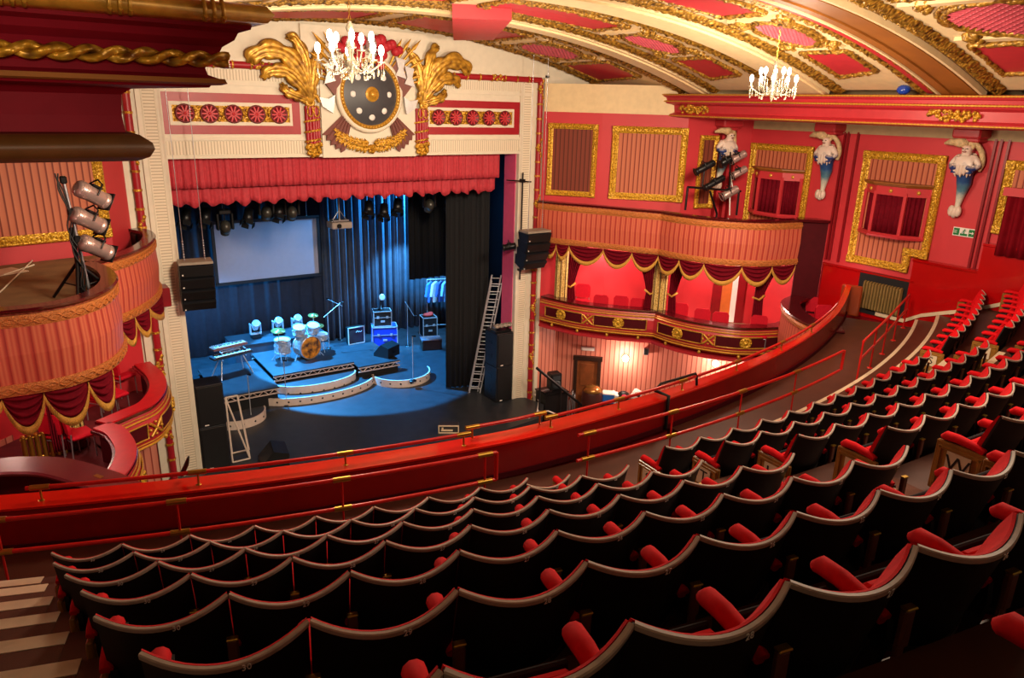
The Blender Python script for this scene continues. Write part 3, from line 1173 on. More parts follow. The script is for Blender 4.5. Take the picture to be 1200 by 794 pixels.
mb.sweep(LPATH[:3], [(0, 9.10), (.07, 9.085), (.13, 9.04), (.14, 9.0), (.11, 8.95), (.04, 8.92), (0, 8.92)], smooth=True)
mb.build('lintel_roll', mat('dull_gold_brown', (104, 66, 26), .45, .1, var=.2), lc)


# gilt frames on the walls
def gilt_frame(P, u, W, H, label, bw=.2, inner=None, notch=None, group='gilt frames on the walls'):
    T = frameM(P, u)
    o = thing('gilt_frame', label, 'frame', group=group, M=T)
    pts = [(0, 0), (W, 0), (W, H), (0, H)]
    if notch:
        a, b = notch
        pts = [(0, 0), (W - a, 0), (W - a, b), (W, b), (W, H), (0, H)]
    mb = MB()
    mb.sweep(pts, [(0, .01), (0, .06), (-.03, .10), (-.07, .075), (-bw + .06, .085), (-bw + .02, .06), (-bw, .05), (-bw, .01)], closed=True)
    for q in pts:
        cx = W / 2 if False else 0
        sx = 1 if q[0] < W * .5 else -1
        sy = 1 if q[1] < H * .5 else -1
        if notch and abs(q[0] - (W - notch[0])) < 1e-6:
            sx = -1
            sy = 1
        if notch and q == (W, notch[1]):
            sy = 1
        mb.box((q[0] + sx * bw / 2, q[1] + sy * bw / 2, .06), (bw, bw, .1), bev=.015)
        mb.lathe([(.001, .02), (.04, .015), (.06, 0)], 8, Matrix.Translation((q[0] + sx * bw / 2, q[1] + sy * bw / 2, .11)))
    rnd = random.Random(3)
    n = len(pts)
    for i in range(n):
        a, b = V(pts[i]), V(pts[(i + 1) % n])
        L = (b - a).length
        d = (b - a) / L
        nn = V((-d.y, d.x))
        k = int(L / .085)
        for j in range(2, k - 1):
            q = a + d * (L * j / k) + nn * (bw * .5 + .02 * sin(j * 1.9))
            mb.ball((q.x, q.y, .075), .028 + .012 * rnd.random(), 6)
    mb.build('moulding', GOLDF, o)
    mb = MB()
    if notch:
        mb.prism([(x_ - (bw * .5 if x_ > W / 2 else -bw * .5), y_ + (bw * .5 if y_ < H / 2 else -bw * .5)) for x_, y_ in pts], .03, z0=.005)
    else:
        mb.box((W / 2, H / 2, .02), (W - bw, H - bw, .03))
    mb.build('striped_panel', inner or STRIPEP, o)
    return o


def bay_window(T, W, H, par, proud=.34):
    """small canted oriel with three curtained lights; T at its lower left on the wall"""
    c = W * .27
    path = [(0, 0), (c, proud), (W - c, proud), (W, 0)]
    body = bpy.data.objects.new('oriel_window', None)
    C.objects.link(body)
    body.parent = par
    body.matrix_local = T

    def loc(mb, prof):
        # path in (u, depth) swept with height along v
        Mx = Matrix(((1, 0, 0, 0), (0, 0, 1, 0), (0, 1, 0, 0), (0, 0, 0, 1)))
        mb.sweep(path[::-1], prof, M=Mx)
    mb = MB()
    loc(mb, [(-.25, H - .28), (.0, H - .28), (.0, H - .06), (-.25, H - .06)])
    loc(mb, [(-.25, 0), (.05, 0), (.07, .05), (.02, .1), (-.25, .1)])
    for (x, y) in ((0.02, .03), (c, proud - .03), (W - c, proud - .03), (W - .02, .03)):
        mb.box((x, H / 2 - .1, y), (.08, H - .2, .07))
    mb.build('casing', RED, body)
    mb = MB()
    loc(mb, [(-.25, H - .06), (.04, H - .06), (.10, H), (.10, H + .03), (-.25, H + .03)])
    mb.build('cornice_ledge', BROWN, body)
    for (a, b) in ((0, 1), (1, 2), (2, 3)):
        p0, p1 = V(path[a]), V(path[b])
        mb = MB()

        def fn(u_, v_):
            q = p0 + (p1 - p0) * u_
            k = .02 * sin(u_ * 34)
            d = (p1 - p0).normalized()
            return (q.x + d.y * (.06 - k), .1 + (H - .38) * v_, q.y - abs(d.x) * (.06 - k))
        mb.grid(36, 2, fn)
        mb.build('curtain', VELVET, body, solid=.01)
        mb = MB()
        m_ = (p0 + p1) / 2
        mb.lathe([(.001, .03), (.03, .025), (.05, 0)], 10, Matrix.Translation((m_.x, H - .17, m_.y + .01)))
        mb.build('gilt_rosette', GOLDP, body)


dsp = V((8.5 - 6.85, -3.35 + 1.5, 0)).normalized()
nsp = V((dsp.y, -dsp.x, 0))
d1 = V((6.85 - 5.72, -1.5 + .12, 0)).normalized()
n1 = V((d1.y, -d1.x, 0))


def on_splay(px, py):
    return hit(px, py, (6.85, -1.5, 0), nsp)


a = hit(640, 231, (6.85, -1.5, 0), n1)
b = hit(697, 231, (6.85, -1.5, 0), n1)
gilt_frame(a + n1 * .01 + V((0, 0, 6.72 - a.z)), d1, (b - a).length, 2.14, 'shadowed gilt frame with striped panel darkened for shade beside the stage arch, above right boxes', .16, STRIPE_SHADE)
a, b = on_splay(713, 232), on_splay(800, 232)
gilt_frame(a + nsp * .01 + V((0, 0, 6.72 - a.z)), dsp, (b - a).length, 2.12, 'broad gilt frame with striped panel above the right boxes, under the cornice end', .2)
# narrow frame further along
d2 = V((2.0, -.67, 0)).normalized()
n2 = V((d2.y, -d2.x, 0))
a, b = hit(812, 240, (8.5, -3.35, 0), n2), hit(833, 240, (8.5, -3.35, 0), n2)
gilt_frame(a + n2 * .01 + V((0, 0, 6.55 - a.z)), d2, max(.42, (b - a).length), 2.1, 'very narrow gilt frame left of the lamp stand on the right balcony', .13, STRIPE_SHADE)
f0 = gilt_frame((10.49, -4.12, 5.75), (0, -1, 0), 2.08, 2.72, 'gilt frame with curtained oriel window, directly above the right balcony end', .19)
bay_window(Matrix.Translation((.2, .72, .03)), 1.68, 1.32, f0)
f1 = gilt_frame((10.49, -7.67, 5.57), (0, -1, 0), 2.09, 2.9, 'large gilt frame with curtained oriel window and stepped lower corner, above the radiator', .2, notch=(.42, .42))
bay_window(Matrix.Translation((.22, .84, .03)), 1.66, 1.32, f1)
a = at(1172, 230, x=10.48)
gilt_frame((10.49, a.y, 6.85), (0, -1, 0), 1.6, 1.62, 'gilt frame cut by the right edge of the photo, beyond the exit sign', .2)


# mermaid corbels
def mermaid(P, u, label):
    T = frameM(P, u)
    o = thing('mermaid_corbel', label, 'sculpture', group='mermaid corbels under the right cornice', M=T)
    mb = MB()
    mb.box((0, .0, .26), (.62, .22, .56), bev=.04)
    mb.box((0, -.14, .2), (.5, .1, .42), bev=.03)
    mb.build('bracket', CORNRED, o)
    # body: one skin from head to tail
    me = bpy.data.meshes.new('figure')
    J = [((0, -.98, .17), .17), ((0, -.82, .22), .22), ((.0, -.64, .26), .23), ((.0, -.50, .3), .15), ((.01, -.44, .34), .09), ((.02, -.34, .38), .125), ((.02, -.25, .37), .10),
         ((.0, -1.15, .15), .15), ((-.03, -1.32, .12), .115), ((-.05, -1.48, .10), .085), ((-.06, -1.62, .10), .06), ((-.06, -1.7, .12), .07),
         ((-.20, -.55, .27), .09), ((-.30, -.70, .28), .07), ((-.22, -.78, .40), .06), ((-.10, -.74, .46), .055),
         ((.20, -.55, .27), .09), ((.30, -.70, .28), .07), ((.22, -.78, .40), .06), ((.10, -.72, .46), .055)]
    E = [(0, 1), (1, 2), (2, 3), (3, 4), (4, 5), (5, 6), (0, 7), (7, 8), (8, 9), (9, 10), (10, 11), (2, 12), (12, 13), (13, 14), (14, 15), (2, 16), (16, 17), (17, 18), (18, 19)]
    me.from_pydata([q for q, _ in J], E, [])
    f = bpy.data.objects.new('figure', me)
    C.objects.link(f)
    f.modifiers.new('skin', 'SKIN').use_smooth_shade = True
    for i, (_, r) in enumerate(J):
        me.skin_vertices[0].data[i].radius = (r, r)
        me.skin_vertices[0].data[i].use_root = (i == 0)
    f.parent = o
    f.modifiers.new('sub', 'SUBSURF').levels = 2
    f.modifiers['sub'].render_levels = 2
    me.materials.append(MERM)
    mb = MB()
    for (dx, sg) in ((-.13, -1), (.05, 1), (-.04, 0)):
        mb.ball((-.06 + dx * .8, -1.76 - .03 * (sg == 0), .13), .11, 10, sc=(.75, 1.25, .6))
    mb.build('tail_fin', mat('fin_cream', (226, 206, 190), .5) if 'fin_cream' not in bpy.data.materials else bpy.data.materials['fin_cream'], o)
    mb = MB()
    mb.tube([(-.25, -.72, .2), (0, -.74, .42), (.25, -.72, .2)], .04, 6)
    for i in range(7):
        a = -.9 + .3 * i
        mb.tube([(.26 * sin(a), -.70, .22 + .2 * cos(a)), (.25 * sin(a), -.82 - .05 * cos(a * 3), .24 + .2 * cos(a)), (.22 * sin(a), -.92 - .04 * (i % 2), .22 + .18 * cos(a))], [.06, .05, .01], 6)
    for i in range(0):
        a = -.9 + .3 * i
        mb.tube([(.1 * sin(a) - .05, -1.0 - .06 * cos(a * 2), .2), (.15 * sin(a) - .05, -1.12 - .05 * cos(a * 3), .27), (.16 * sin(a) - .05, -1.2, .24)], [.05, .04, .01], 6)
    mb.build('leaf_girdle', bpy.data.materials['fin_cream'], o)
    mb = MB()
    for sx in (-1, 1):
        mb.ball((.02 + sx * .045, -.33, .485), .018, 6, sc=(1.3, .8, .8))
        mb.build('eye', DARKWOOD, o)
        mb = MB()
    mb.tube([(-.02, -.395, .49), (.02, -.402, .5), (.06, -.395, .49)], .011, 6)
    mb.build('mouth', DEEPRED, o)
    mb = MB()
    mb.tube([(.02, -.32, .49), (.02, -.36, .515), (.02, -.368, .49)], .016, 6)
    mb.build('nose', bpy.data.materials['fin_cream'], o)
    mb = MB()
    mb.tube(spline([(.0, -.22, .36), (-.16, -.20, .42), (-.34, -.2, .40), (-.5, -.24, .36)], 5), [.07, .09, .1, .11, .11, .11, .10, .09, .08, .08, .08, .07, .06, .05, .04, .03], 8)
    mb.tube(spline([(.02, -.22, .36), (.16, -.24, .3), (.26, -.4, .2), (.3, -.62, .16), (.24, -.8, .12)], 4), .06, 8)
    for i in range(9):
        a = i * .7
        mb.ball((.03 + .1 * cos(a), -.26 + .05 * sin(a), .34), .06, 6)
    mb.build('hair', mat('hair_cream_gold', (222, 190, 140), .5, var=.3, vs=14, bump=.6, bs=30) if 'hair_cream_gold' not in bpy.data.materials else bpy.data.materials['hair_cream_gold'], o)
    return o


MERM = bpy.data.materials.new('mermaid_paint')
MERM.use_nodes = True
_n, _l = MERM.node_tree.nodes, MERM.node_tree.links
_tc = _n.new('ShaderNodeTexCoord')
_sp = _n.new('ShaderNodeSeparateXYZ')
_no = _n.new('ShaderNodeTexNoise')
_no.inputs['Scale'].default_value = 9
_ad = _n.new('ShaderNodeMath')
_ad.operation = 'MULTIPLY_ADD'
_ad.inputs[1].default_value = .22
_mr = _n.new('ShaderNodeMapRange')
_mr.inputs[1].default_value = -1.7
_mr.inputs[2].default_value = 0
_cr = _n.new('ShaderNodeValToRGB')
_l.new(_tc.outputs['Object'], _no.inputs['Vector'])
_l.new(_tc.outputs['Object'], _sp.inputs[0])
_l.new(_no.outputs['Fac'], _ad.inputs[0])
_l.new(_sp.outputs['Y'], _ad.inputs[2])
_l.new(_ad.outputs[0], _mr.inputs[0])
_l.new(_mr.outputs[0], _cr.inputs[0])
_STOPS = ((.0, (226, 210, 190)), (.20, (206, 206, 190)), (.32, (84, 130, 150)), (.44, (34, 74, 128)), (.62, (26, 48, 110)), (.68, (228, 210, 196)), (1, (232, 196, 176)))
while len(_cr.color_ramp.elements) < len(_STOPS):
    _cr.color_ramp.elements.new(.5)
for e, (p_, c_) in zip(_cr.color_ramp.elements, _STOPS):
    e.position = p_
    e.color = (*srgb(c_), 1)
_l.new(_cr.outputs['Color'], _n['Principled BSDF'].inputs['Base Color'])
_n['Principled BSDF'].inputs['Roughness'].default_value = .45
a = hit(848, 150, (8.5, -3.35, 0), n2)
mermaid((a.x + n2.x * .02, a.y + n2.y * .02, 9.0), d2, 'painted mermaid corbel behind the lamps on the right balcony')
a = at(980, 150, x=10.48)
mermaid((10.48, a.y, 9.0), (0, -1, 0), 'painted blue-tailed mermaid corbel between the two oriel windows')
a = at(1145, 160, x=10.48)
mermaid((10.48, a.y, 9.0), (0, -1, 0), 'painted blue-tailed mermaid corbel above the green exit sign')

# exit sign
a = at(1119, 265, x=10.47)
ex = thing('exit_sign', 'small green and white exit sign with running figure and arrow under mermaid', 'sign', M=frameM((10.47, a.y, at(1119, 275, x=10.47).z), (0, -1, 0)))
mb = MB()
mb.box((.24, .09, .012), (.5, .2, .024))
mb.build('sign_plate', WHITE, ex)
GREEN = mat('exit_green', (10, 120, 60), .4, var=.02)
mb = MB()
mb.box((.07, .09, .026), (.13, .16, .006))
mb.box((.41, .09, .026), (.13, .16, .006))
mb.box((.24, .035, .026), (.16, .05, .006))
mb.build('green_field', GREEN, ex)
mb = MB()
mb.box((.39, .09, .031), (.07, .02, .004))
mb.prism([(.42, .05), (.46, .09), (.42, .13)], .004, z0=.029)
mb.box((.05, .07, .031), (.07, .012, .004))
mb.box((.05, .11, .031), (.07, .012, .004))
mb.build('white_arrow', WHITE, ex)
mb = MB()
mb.ball((.25, .155, .03), .014, 8)
mb.tube([(.245, .14, .03), (.235, .10, .03), (.25, .08, .03), (.235, .06, .03)], .01, 6)
mb.tube([(.235, .10, .03), (.215, .085, .03), (.19, .085, .03)], .008, 6)
mb.tube([(.245, .135, .03), (.265, .12, .03), (.28, .13, .03)], .007, 6)
mb.tube([(.245, .135, .03), (.22, .13, .03), (.21, .11, .03)], .007, 6)
mb.build('running_figure', GREEN, ex)


# ------------------------------------------------------------------ box tiers
def balcony_front(path, z0, z1, label, wall_poly, group):
    o = thing('box_balcony', label, 'balcony', (0, 0, 0), group=group)
    mb = MB()
    mb.sweep(path, [(-.12, z0), (-.02, z0), (.03, z0 + .08), (.07, (z0 + z1) / 2), (.04, z1 - .1), (0, z1), (-.12, z1)], smooth=False)
    mb.build('striped_front', STRIPEF, o)
    for (za, zb, ob) in ((z0 + .0, z0 + .17, .05), (z1 - .2, z1 - .03, .045)):
        f, L = walk(path)
        mb = MB()
        mb.sweep(path, [(ob - .03, za), (ob + .005, za), (ob + .022, (za + zb) / 2), (ob + .005, zb), (ob - .03, zb)])
        n = int(L / .05)
        for sg in (-1, 1):
            P = []
            for i in range(n + 1):
                q, d = f(L * i / n)
                k = ob + .024
                P.append((q.x + d.y * k, q.y - d.x * k, (za + zb) / 2 + sg * .05 * sin(i * .9)))
            mb.tube(P, .012, 5)
        mb.build('gilt_band', stripe_band, o)
    mb = MB()
    mb.sweep(path, [(-.17, z1), (.06, z1), (.085, z1 + .03), (.06, z1 + .06), (-.17, z1 + .06)])
    mb.build('ledge', MAROON, o)
    mb = MB()
    mb.prism([(q[0], q[1]) for q in path] + wall_poly, .1, z0=z0 + .08)
    mb.build('floor_slab', mat('box_floor', (150, 124, 92), .8, var=.2) if 'box_floor' not in bpy.data.materials else bpy.data.materials['box_floor'], o)
    return o


stripe_band = mat('orange_gilt_band', (206, 124, 58), .45, .15, var=.3, vs=30, bump=.5, bs=50)
U1 = spline([(5.56, -.25), (5.9, -1.05), (6.48, -1.95), (6.98, -2.9), (7.44, -3.66)], 6)
U2 = spline([(7.44, -3.66), (7.52, -4.4), (7.86, -5.3), (8.72, -6.12), (10.0, -6.45)], 6)
UB1 = balcony_front(U1, 5.3, 6.5, 'upper striped balcony front with gilt bands, nearest the stage on the right', [(6.85, -1.6), (5.75, -.2)][:2] if False else [(8.3, -3.3), (6.95, -1.72), (5.85, -.36)], 'striped upper balcony fronts')
UB2 = balcony_front(U2, 5.3, 6.5, 'upper striped balcony front with gilt bands, right-hand bay under the oriel window', [(10.35, -6.3), (10.35, -4.2), (8.5, -3.55)], 'striped upper balcony fronts')
mb = MB()
mb.sweep([(10.02, -6.45), (10.49, -6.95)], [(0, 2.6), (0, 6.5), (-.12, 6.5), (-.12, 2.6)])
struct(mb.build('partition_wall', MAROONM))
mb = MB()
mb.sweep([(9.9, -6.40), (10.49, -6.98)], [(.1, 6.5), (.1, 6.57), (-.3, 6.57), (-.3, 6.5)])
trim(mb, MAROON)


def swag(path, z, s0, s1, sag, label, out=.0, group='festooned swags below the balconies'):
    f, L = walk(path)
    mb = MB()
    q0, _ = f(s0)
    q1, _ = f(s1)
    nu, nv = 14, 28

    def fn(u_, v_):
        q, d = f(s0 + (s1 - s0) * u_)
        e = 4 * u_ * (1 - u_)
        fold = .04 * sin(v_ * 25) * e + .05 * e
        k = out + fold
        return (q.x + d.y * k, q.y - d.x * k, z - v_ * (sag * (.12 + .88 * e ** .8)))
    mb.grid(nu, nv, fn)
    o = mb.build('swag', VELVET, solid=.012)
    tag(o, label, 'swag', group)
    mb = MB()

    def fr(u_, v_):
        q, d = f(s0 + (s1 - s0) * u_)
        e = 4 * u_ * (1 - u_)
        k = out + .05 * e + .03 + .006 * sin(u_ * 200)
        return (q.x + d.y * k, q.y - d.x * k, z - sag * (.12 + .88 * e ** .8) + .05 - .13 * v_)
    mb.grid(60, 1, fr)
    mb.build('fringe', FRINGE, o, solid=.012)
    return o


ORD = ['first', 'second', 'third', 'fourth', 'fifth', 'sixth', 'seventh', 'eighth', 'ninth', 'tenth', 'eleventh', 'twelfth', 'thirteenth']
for path, xs, nm in ((U1, (640, 652, 667, 707, 740.5, 773), 'nearest the stage'), (U2, (776, 796, 825, 869.6, 904.7, 934), 'beside the dark partition')):
    ss = [s_at(path, 5.25, x) for x in xs]
    if nm.startswith('beside'):
        ss[0] = 0.0
    else:
        ss[-1] = walk(path)[1]
    for i in range(len(ss) - 1):
        if ss[i + 1] - ss[i] > .12:
            swag(path, 5.28, ss[i], ss[i + 1], .34 + .14 * min(1, ss[i + 1] - ss[i]), '%s swag from the stage end, right balcony bay %s' % (ORD[i], nm), -.02)

# lower box fronts
L1 = spline([(5.68, -.45), (5.84, -1.05), (6.16, -1.9), (6.9, -2.88), (7.62, -3.58)], 6)
L2 = spline([(7.62, -3.58), (7.66, -4.4), (7.92, -5.2), (8.5, -6.02), (9.55, -6.5), (10.05, -6.5)], 6)


def box_front(path, z0, z1, ros, xs, label, wall_poly):
    o = thing('theatre_box', label, 'balcony', (0, 0, 0), group='painted lower box fronts')
    h = z1 - z0
    mb = MB()
    mb.sweep(path, [(-.14, z0), (-.16, z0 - .1), (-.02, z0), (.07, z0 + .06), (.12, z0 + h * .35), (.10, z0 + h * .7), (.03, z1 - .06), (0, z1), (-.14, z1)], smooth=False)
    mb.build('painted_front', CORNRED, o)
    mb = MB()
    for (zz, oo, r) in ((z0 + .07, .085, .03), (z0 + .15, .105, .014), (z1 - .13, .085, .024), (z1 - .07, .06, .012)):
        mb.sweep(path, [(oo + r * cos(a), zz + r * sin(a)) for a in (0, pi / 2, pi, 3 * pi / 2)])
    mb.build('gilt_line', GOLDP, o)
    mb = MB()
    mb.sweep(path, [(-.32, z1), (.06, z1), (.08, z1 + .03), (.06, z1 + .06), (-.32, z1 + .06)])
    mb.build('ledge', MAROON, o)
    mb = MB()
    mb.prism([(q[0], q[1]) for q in path] + wall_poly, .1, z0=z0)
    mb.build('floor_slab', bpy.data.materials['box_floor'], o)
    f, L = walk(path)
    zm = z0 + h * .52
    # dark inset panels with gold borders
    cuts = [.25] + [s for x_ in xs for s in (x_ - .18, x_ + .18)] + [L - .25]
    for a, b in zip(cuts[::2], cuts[1::2]):
        if b - a < .2:
            continue
        n = max(4, int((b - a) / .1))
        mb = MB()
        P = []
        for i in range(n + 1):
            q, d = f(a + (b - a) * i / n)
            P.append((q.x, q.y))
        mb.sweep(P, [(.10, zm - .14), (.125, zm - .14), (.125, zm + .14), (.08, zm + .14)])
        pn = mb.build('inset_panel', MAROONM, o)
        mb = MB()
        Q = []
        for i in range(n + 1):
            q, d = f(a + (b - a) * i / n)
            Q.append((q.x + d.y * .128, q.y - d.x * .128))
        mb.tube([(x_, y_, zm - .16) for x_, y_ in Q] + [(x_, y_, zm + .16) for x_, y_ in Q[::-1]], .018, 6, closed=True)
        mb.build('gold_border', GOLDP, pn)
    for s in ros:
        q, d = f(s)
        T = frameM((q.x + d.y * .115, q.y - d.x * .115, zm), (d.x, d.y, 0))
        mb = MB()
        mb.lathe([(.001, .07), (.04, .065), (.06, .03), (.08, .03), (.1, .055), (.13, .05), (.17, .02), (.18, 0)], 18, T)
        for i in range(10):
            a = 2 * pi * i / 10
            mb.ball((.135 * cos(a), .135 * sin(a), .03), .035, 6, M=T)
        mb.build('rosette', GOLDF, o)
    for s in xs:
        q, d = f(s)
        T = frameM((q.x + d.y * .125, q.y - d.x * .125, zm), (d.x, d.y, 0))
        mb = MB()
        for sg in (-1, 1):
            mb.tube([(-.15, -.14 * sg, .01), (0, 0, .03), (.15, .14 * sg, .01)], .03, 6, M=T)
        for sx in (-1, 1):
            mb.ball((sx * .16, 0, .01), .035, 8, M=T)
            mb.ball((0, sx * .13, .01), .03, 8, M=T)
        mb.build('cross_ornament', GOLDP, o)
    for i in range(4):
        q, d = f(L * (i + .5) / 4)
        mb = MB()
        mb.ball((q.x + d.y * .05, q.y - d.x * .05, z0 - .03), .05, 8, sc=(1, 1, 1.2))
        mb.build('pendant', GOLDP, o)
    return o


box_front(L1, 2.72, 3.5, [s_at(L1, 3.1, x) for x in (660, 725)], [s_at(L1, 3.1, 690)], 'curved lower box front with gold rosettes, nearest the stage on the right', [(9.5, -2.75), (7.65, -1.2), (5.95, -.25)])
box_front(L2, 2.72, 3.5, [s_at(L2, 3.1, x) for x in (796, 872)], [s_at(L2, 3.1, 831)], 'curved lower box front with gold rosettes, right bay beside the circle rail', [(10.3, -6.4), (11.2, -6.4), (11.2, -4.3), (9.7, -2.95)])
# red soffit under the lower boxes
mb = MB()
mb.prism([(q[0] - .1, q[1]) for q in L1 + L2[1:]] + [(10.8, -6.4), (10.8, -4.0), (6.7, -.25), (5.9, -.15)], .08, z0=2.55)
struct(mb.build('ceiling_stalls_right', CORNRED))


# columns
def column(P, h, label, r=.2):
    o = thing('box_column', label, 'column', P, group='gilt box columns')
    mb = MB()
    mb.lathe([(r * 1.35, 0), (r * 1.4, .05), (r * 1.25, .1), (r * 1.2, .16), (r * 1.28, .2), (r * 1.05, .24)], 20)
    mb.build('base', MAROON, o)
    mb = MB()
    n = 28
    prof = []
    vs, fs = [], []
    for j, z in enumerate((.24, h - .12)):
        for i in range(n * 2):
            a = pi * i / n
            q = r * (1 - .09 * (i % 2))
            vs.append((q * cos(a), q * sin(a), z))
    m = n * 2
    mb.add(vs, [[i, (i + 1) % m, m + (i + 1) % m, m + i] for i in range(m)])
    mb.build('shaft', COLGOLD, o)
    mb = MB()
    for i in range(8):
        a = 2 * pi * i / 8
        mb.tube([(r * 1.0 * cos(a), r * 1.0 * sin(a), .24), (r * 1.0 * cos(a), r * 1.0 * sin(a), h - .12)], .012, 5)
    mb.build('flute_line', DARKWOOD, o)
    mb = MB()
    mb.lathe([(r * 1.05, h - .14), (r * 1.25, h - .1), (r * 1.2, h - .06), (r * 1.4, h)], 20)
    mb.lathe([(r * 1.03, .24), (r * 1.14, .27), (r * 1.03, .3)], 20)
    mb.build('capital', GOLDP, o)
    return o


COLGOLD = gilt('column_gilt', (236, 206, 130), (170, 124, 44), 34, .4, .45, .15)


def drape(P, u, w0, w1, H, tie, label, mt=VELVET, group='tied velvet drapes in the boxes'):
    """hanging drape, gathered to width w1 by a tie at height fraction tie (from the top); P top centre"""
    T = frameM(P, u)
    o = thing('box_drape', label, 'drape', group=group, M=T)
    mb = MB()
    side = 1 if w0 >= 0 else -1
    w0 = abs(w0)

    def fn(a, b):
        e = abs(b - tie) / (tie if b < tie else (1 - tie))
        e = min(1, e)
        w_ = w1 + (w0 - w1) * (e ** 1.3 if b < tie else e * .25)
        x = side * (a * w_)
        return (x, -H * b, .03 * sin(a * 40) + .04)
    mb.grid(48, 14, fn)
    mb.build('cloth', mt, o, solid=.012)
    mb = MB()
    mb.tube([(side * -.03, -H * tie, .04), (side * w1 * .5, -H * tie - .05, .13), (side * (w1 + .03), -H * tie + .06, .06), (side * w1 * .5, -H * tie, -.04)], .035, 8, closed=True)
    mb.build('tie', FRINGE, o)
    return o


c1 = at(657, 345, z=3.6)
column((c1.x, c1.y, 3.0), 2.3, 'gilt fluted column dividing the right boxes, nearest the stage')
c2 = at(778, 352, z=3.6)
c2 = V((7.86, -3.42, 3.0))
column((c2.x, c2.y, 3.0), 2.3, 'gilt fluted column dividing the right boxes, at the middle of the bays', .22)
ub = V((.8, -.6, 0))
drape((c1.x + .2, c1.y - .05, 5.28), ub, .62, .22, 2.2, .62, 'dark velvet drape tied back beside the right column nearest the stage')
drape((c2.x - .14, c2.y + .12, 5.28), ub, -.6, .22, 2.2, .55, 'dark velvet drape tied back left of the middle column, right boxes')
drape((c2.x + .12, c2.y - .3, 5.28), V((.55, -.83, 0)), .55, .2, 2.2, .55, 'velvet drape with gold tie right of the middle column, right boxes')
a = at(890, 345, z=4.4)
drape((9.15, -5.85, 5.28), V((.8, -.6, 0)), .6, .24, 2.3, .42, 'velvet drape with gold tie hanging near the dark partition, right boxes')
# doorway at the back of the right-hand box
dw = V((9.9 - 8.6, -2.86 + 1.82, 0))
dn = V((11.4 - 9.7, -4.3 + 2.7, 0)).normalized()
nn_ = V((dn.y, -dn.x, 0))
mb = MB()
a, b = hit(835, 340, (9.7, -2.7, 0), nn_), hit(873, 340, (9.7, -2.7, 0), nn_)
W_ = (b - a).length
T = frameM((a.x + nn_.x * .02, a.y + nn_.y * .02, 2.8), dn)
mb.box((W_ * .14, 1.2, .03), (W_ * .28, 2.4, .08), M=T)
mb.box((W_ * .88, 1.2, .03), (W_ * .24, 2.4, .08), M=T)
mb.box((W_ * .5, 2.36, .03), (W_, .12, .08), M=T)
d_ = struct(mb.build('door_1', DEEPRED))
mb = MB()
mb.box((W_ * .43, 1.2, .0), (W_ * .32, 2.3, .04), M=T)
mb.build('door_leaf', mat('orange_door', (206, 110, 44), .5), d_)
mb = MB()
mb.box((W_ * .68, 1.0, .0), (W_ * .18, 2.0, .03), M=T)
mb.build('door_light', WHITE, d_)


# box chairs
def box_chair():
    o = thing('box_chair', 'x', 'chair', (0, 0, 0))
    mb = MB()
    mb.box((0, .02, .46), (.46, .44, .09), bev=.035)
    mb.build('seat', CHAIRRED, o)
    mb = MB()
    n = 10
    pts = []
    P = [(-.21, .0), (-.23, .1), (-.23, .34), (-.17, .42), (.17, .42), (.23, .34), (.23, .1), (.21, 0)]
    mb.prism(P, .06, frameM((0, -.20, .56), (1, 0, 0), (0, -.12, 1)), -.03)
    mb.build('backrest', CHAIRRED, o)
    mb = MB()
    for sx in (-1, 1):
        mb.tube([(sx * .2, .2, 0), (sx * .2, .19, .42)], .014, 6)
        mb.tube([(sx * .2, -.22, 0), (sx * .2, -.2, .44), (sx * .2, -.19, .62)], .014, 6)
    mb.tube([(-.2, .2, .4), (.2, .2, .4)], .012, 6)
    mb.tube([(-.2, -.2, .4), (.2, -.2, .4)], .012, 6)
    mb.build('chair_frame', STEEL, o)
    return o


bc = box_chair()
used = [False]


def put_chair(x, y, z, rz, label, group):
    if not used[0]:
        used[0] = True
        o = bc
        o.location = (x, y, z)
        o.rotation_euler = (0, 0, rz)
        o['label'] = label
        o['group'] = group
    else:
        o = copy_thing(bc, loc=(x, y, z), rz=rz, label=label, group=group)
    return o


for i, (px, py) in enumerate(((683, 340), (704, 354), (728, 355), (748, 358))):
    q = at(px, py, z=3.68 if i else 3.85)
    put_chair(q.x + .1, q.y + .15, 2.83 + (.15 if i == 0 else 0), 2.3, ('tall red box chair with steel frame, beside the column nearest the stage' if i == 0 else 'red chair, %s of three low backs behind the right ledge nearest the stage' % ['', 'leftmost', 'middle', 'rightmost'][i]), 'red chairs in the right boxes')
for i, (px, py) in enumerate(((799, 364), (825, 371), (847, 375), (893, 379))):
    q = at(px, py, z=3.68)
    put_chair(q.x + .1, q.y + .15, 2.83, 2.3, 'red chair, %s from the middle column along the right-hand bay ledge' % ORD[i], 'red chairs in the right boxes')

# slip box between the boxes and the circle, right
SL_ = spline([(10.05, -6.55), (9.2, -6.8), (8.45, -7.5), (7.95, -8.3), (7.8, -9.0), (8.05, -9.35)], 6)
sb = thing('slip_box', 'small striped curved box front with maroon ledge beside the circle rail, right', 'balcony', (0, 0, 0))
mb = MB()
mb.sweep(SL_, [(-.1, 3.1), (0, 3.1), (.04, 3.7), (0, 4.36), (-.1, 4.36)])
mb.build('striped_front', STRIPEF, sb)
mb = MB()
mb.sweep(SL_, [(.02, 4.2), (.05, 4.2), (.06, 4.28), (.03, 4.34), (.0, 4.34)])
mb.build('gilt_band', stripe_band, sb)
mb = MB()
mb.sweep(SL_, [(-.42, 4.36), (.06, 4.36), (.08, 4.39), (.06, 4.42), (-.42, 4.42)])
mb.build('ledge', MAROON, sb)
mb = MB()
mb.prism(SL_ + [(10.4, -9.35), (10.4, -7.05)], .1, z0=3.3)
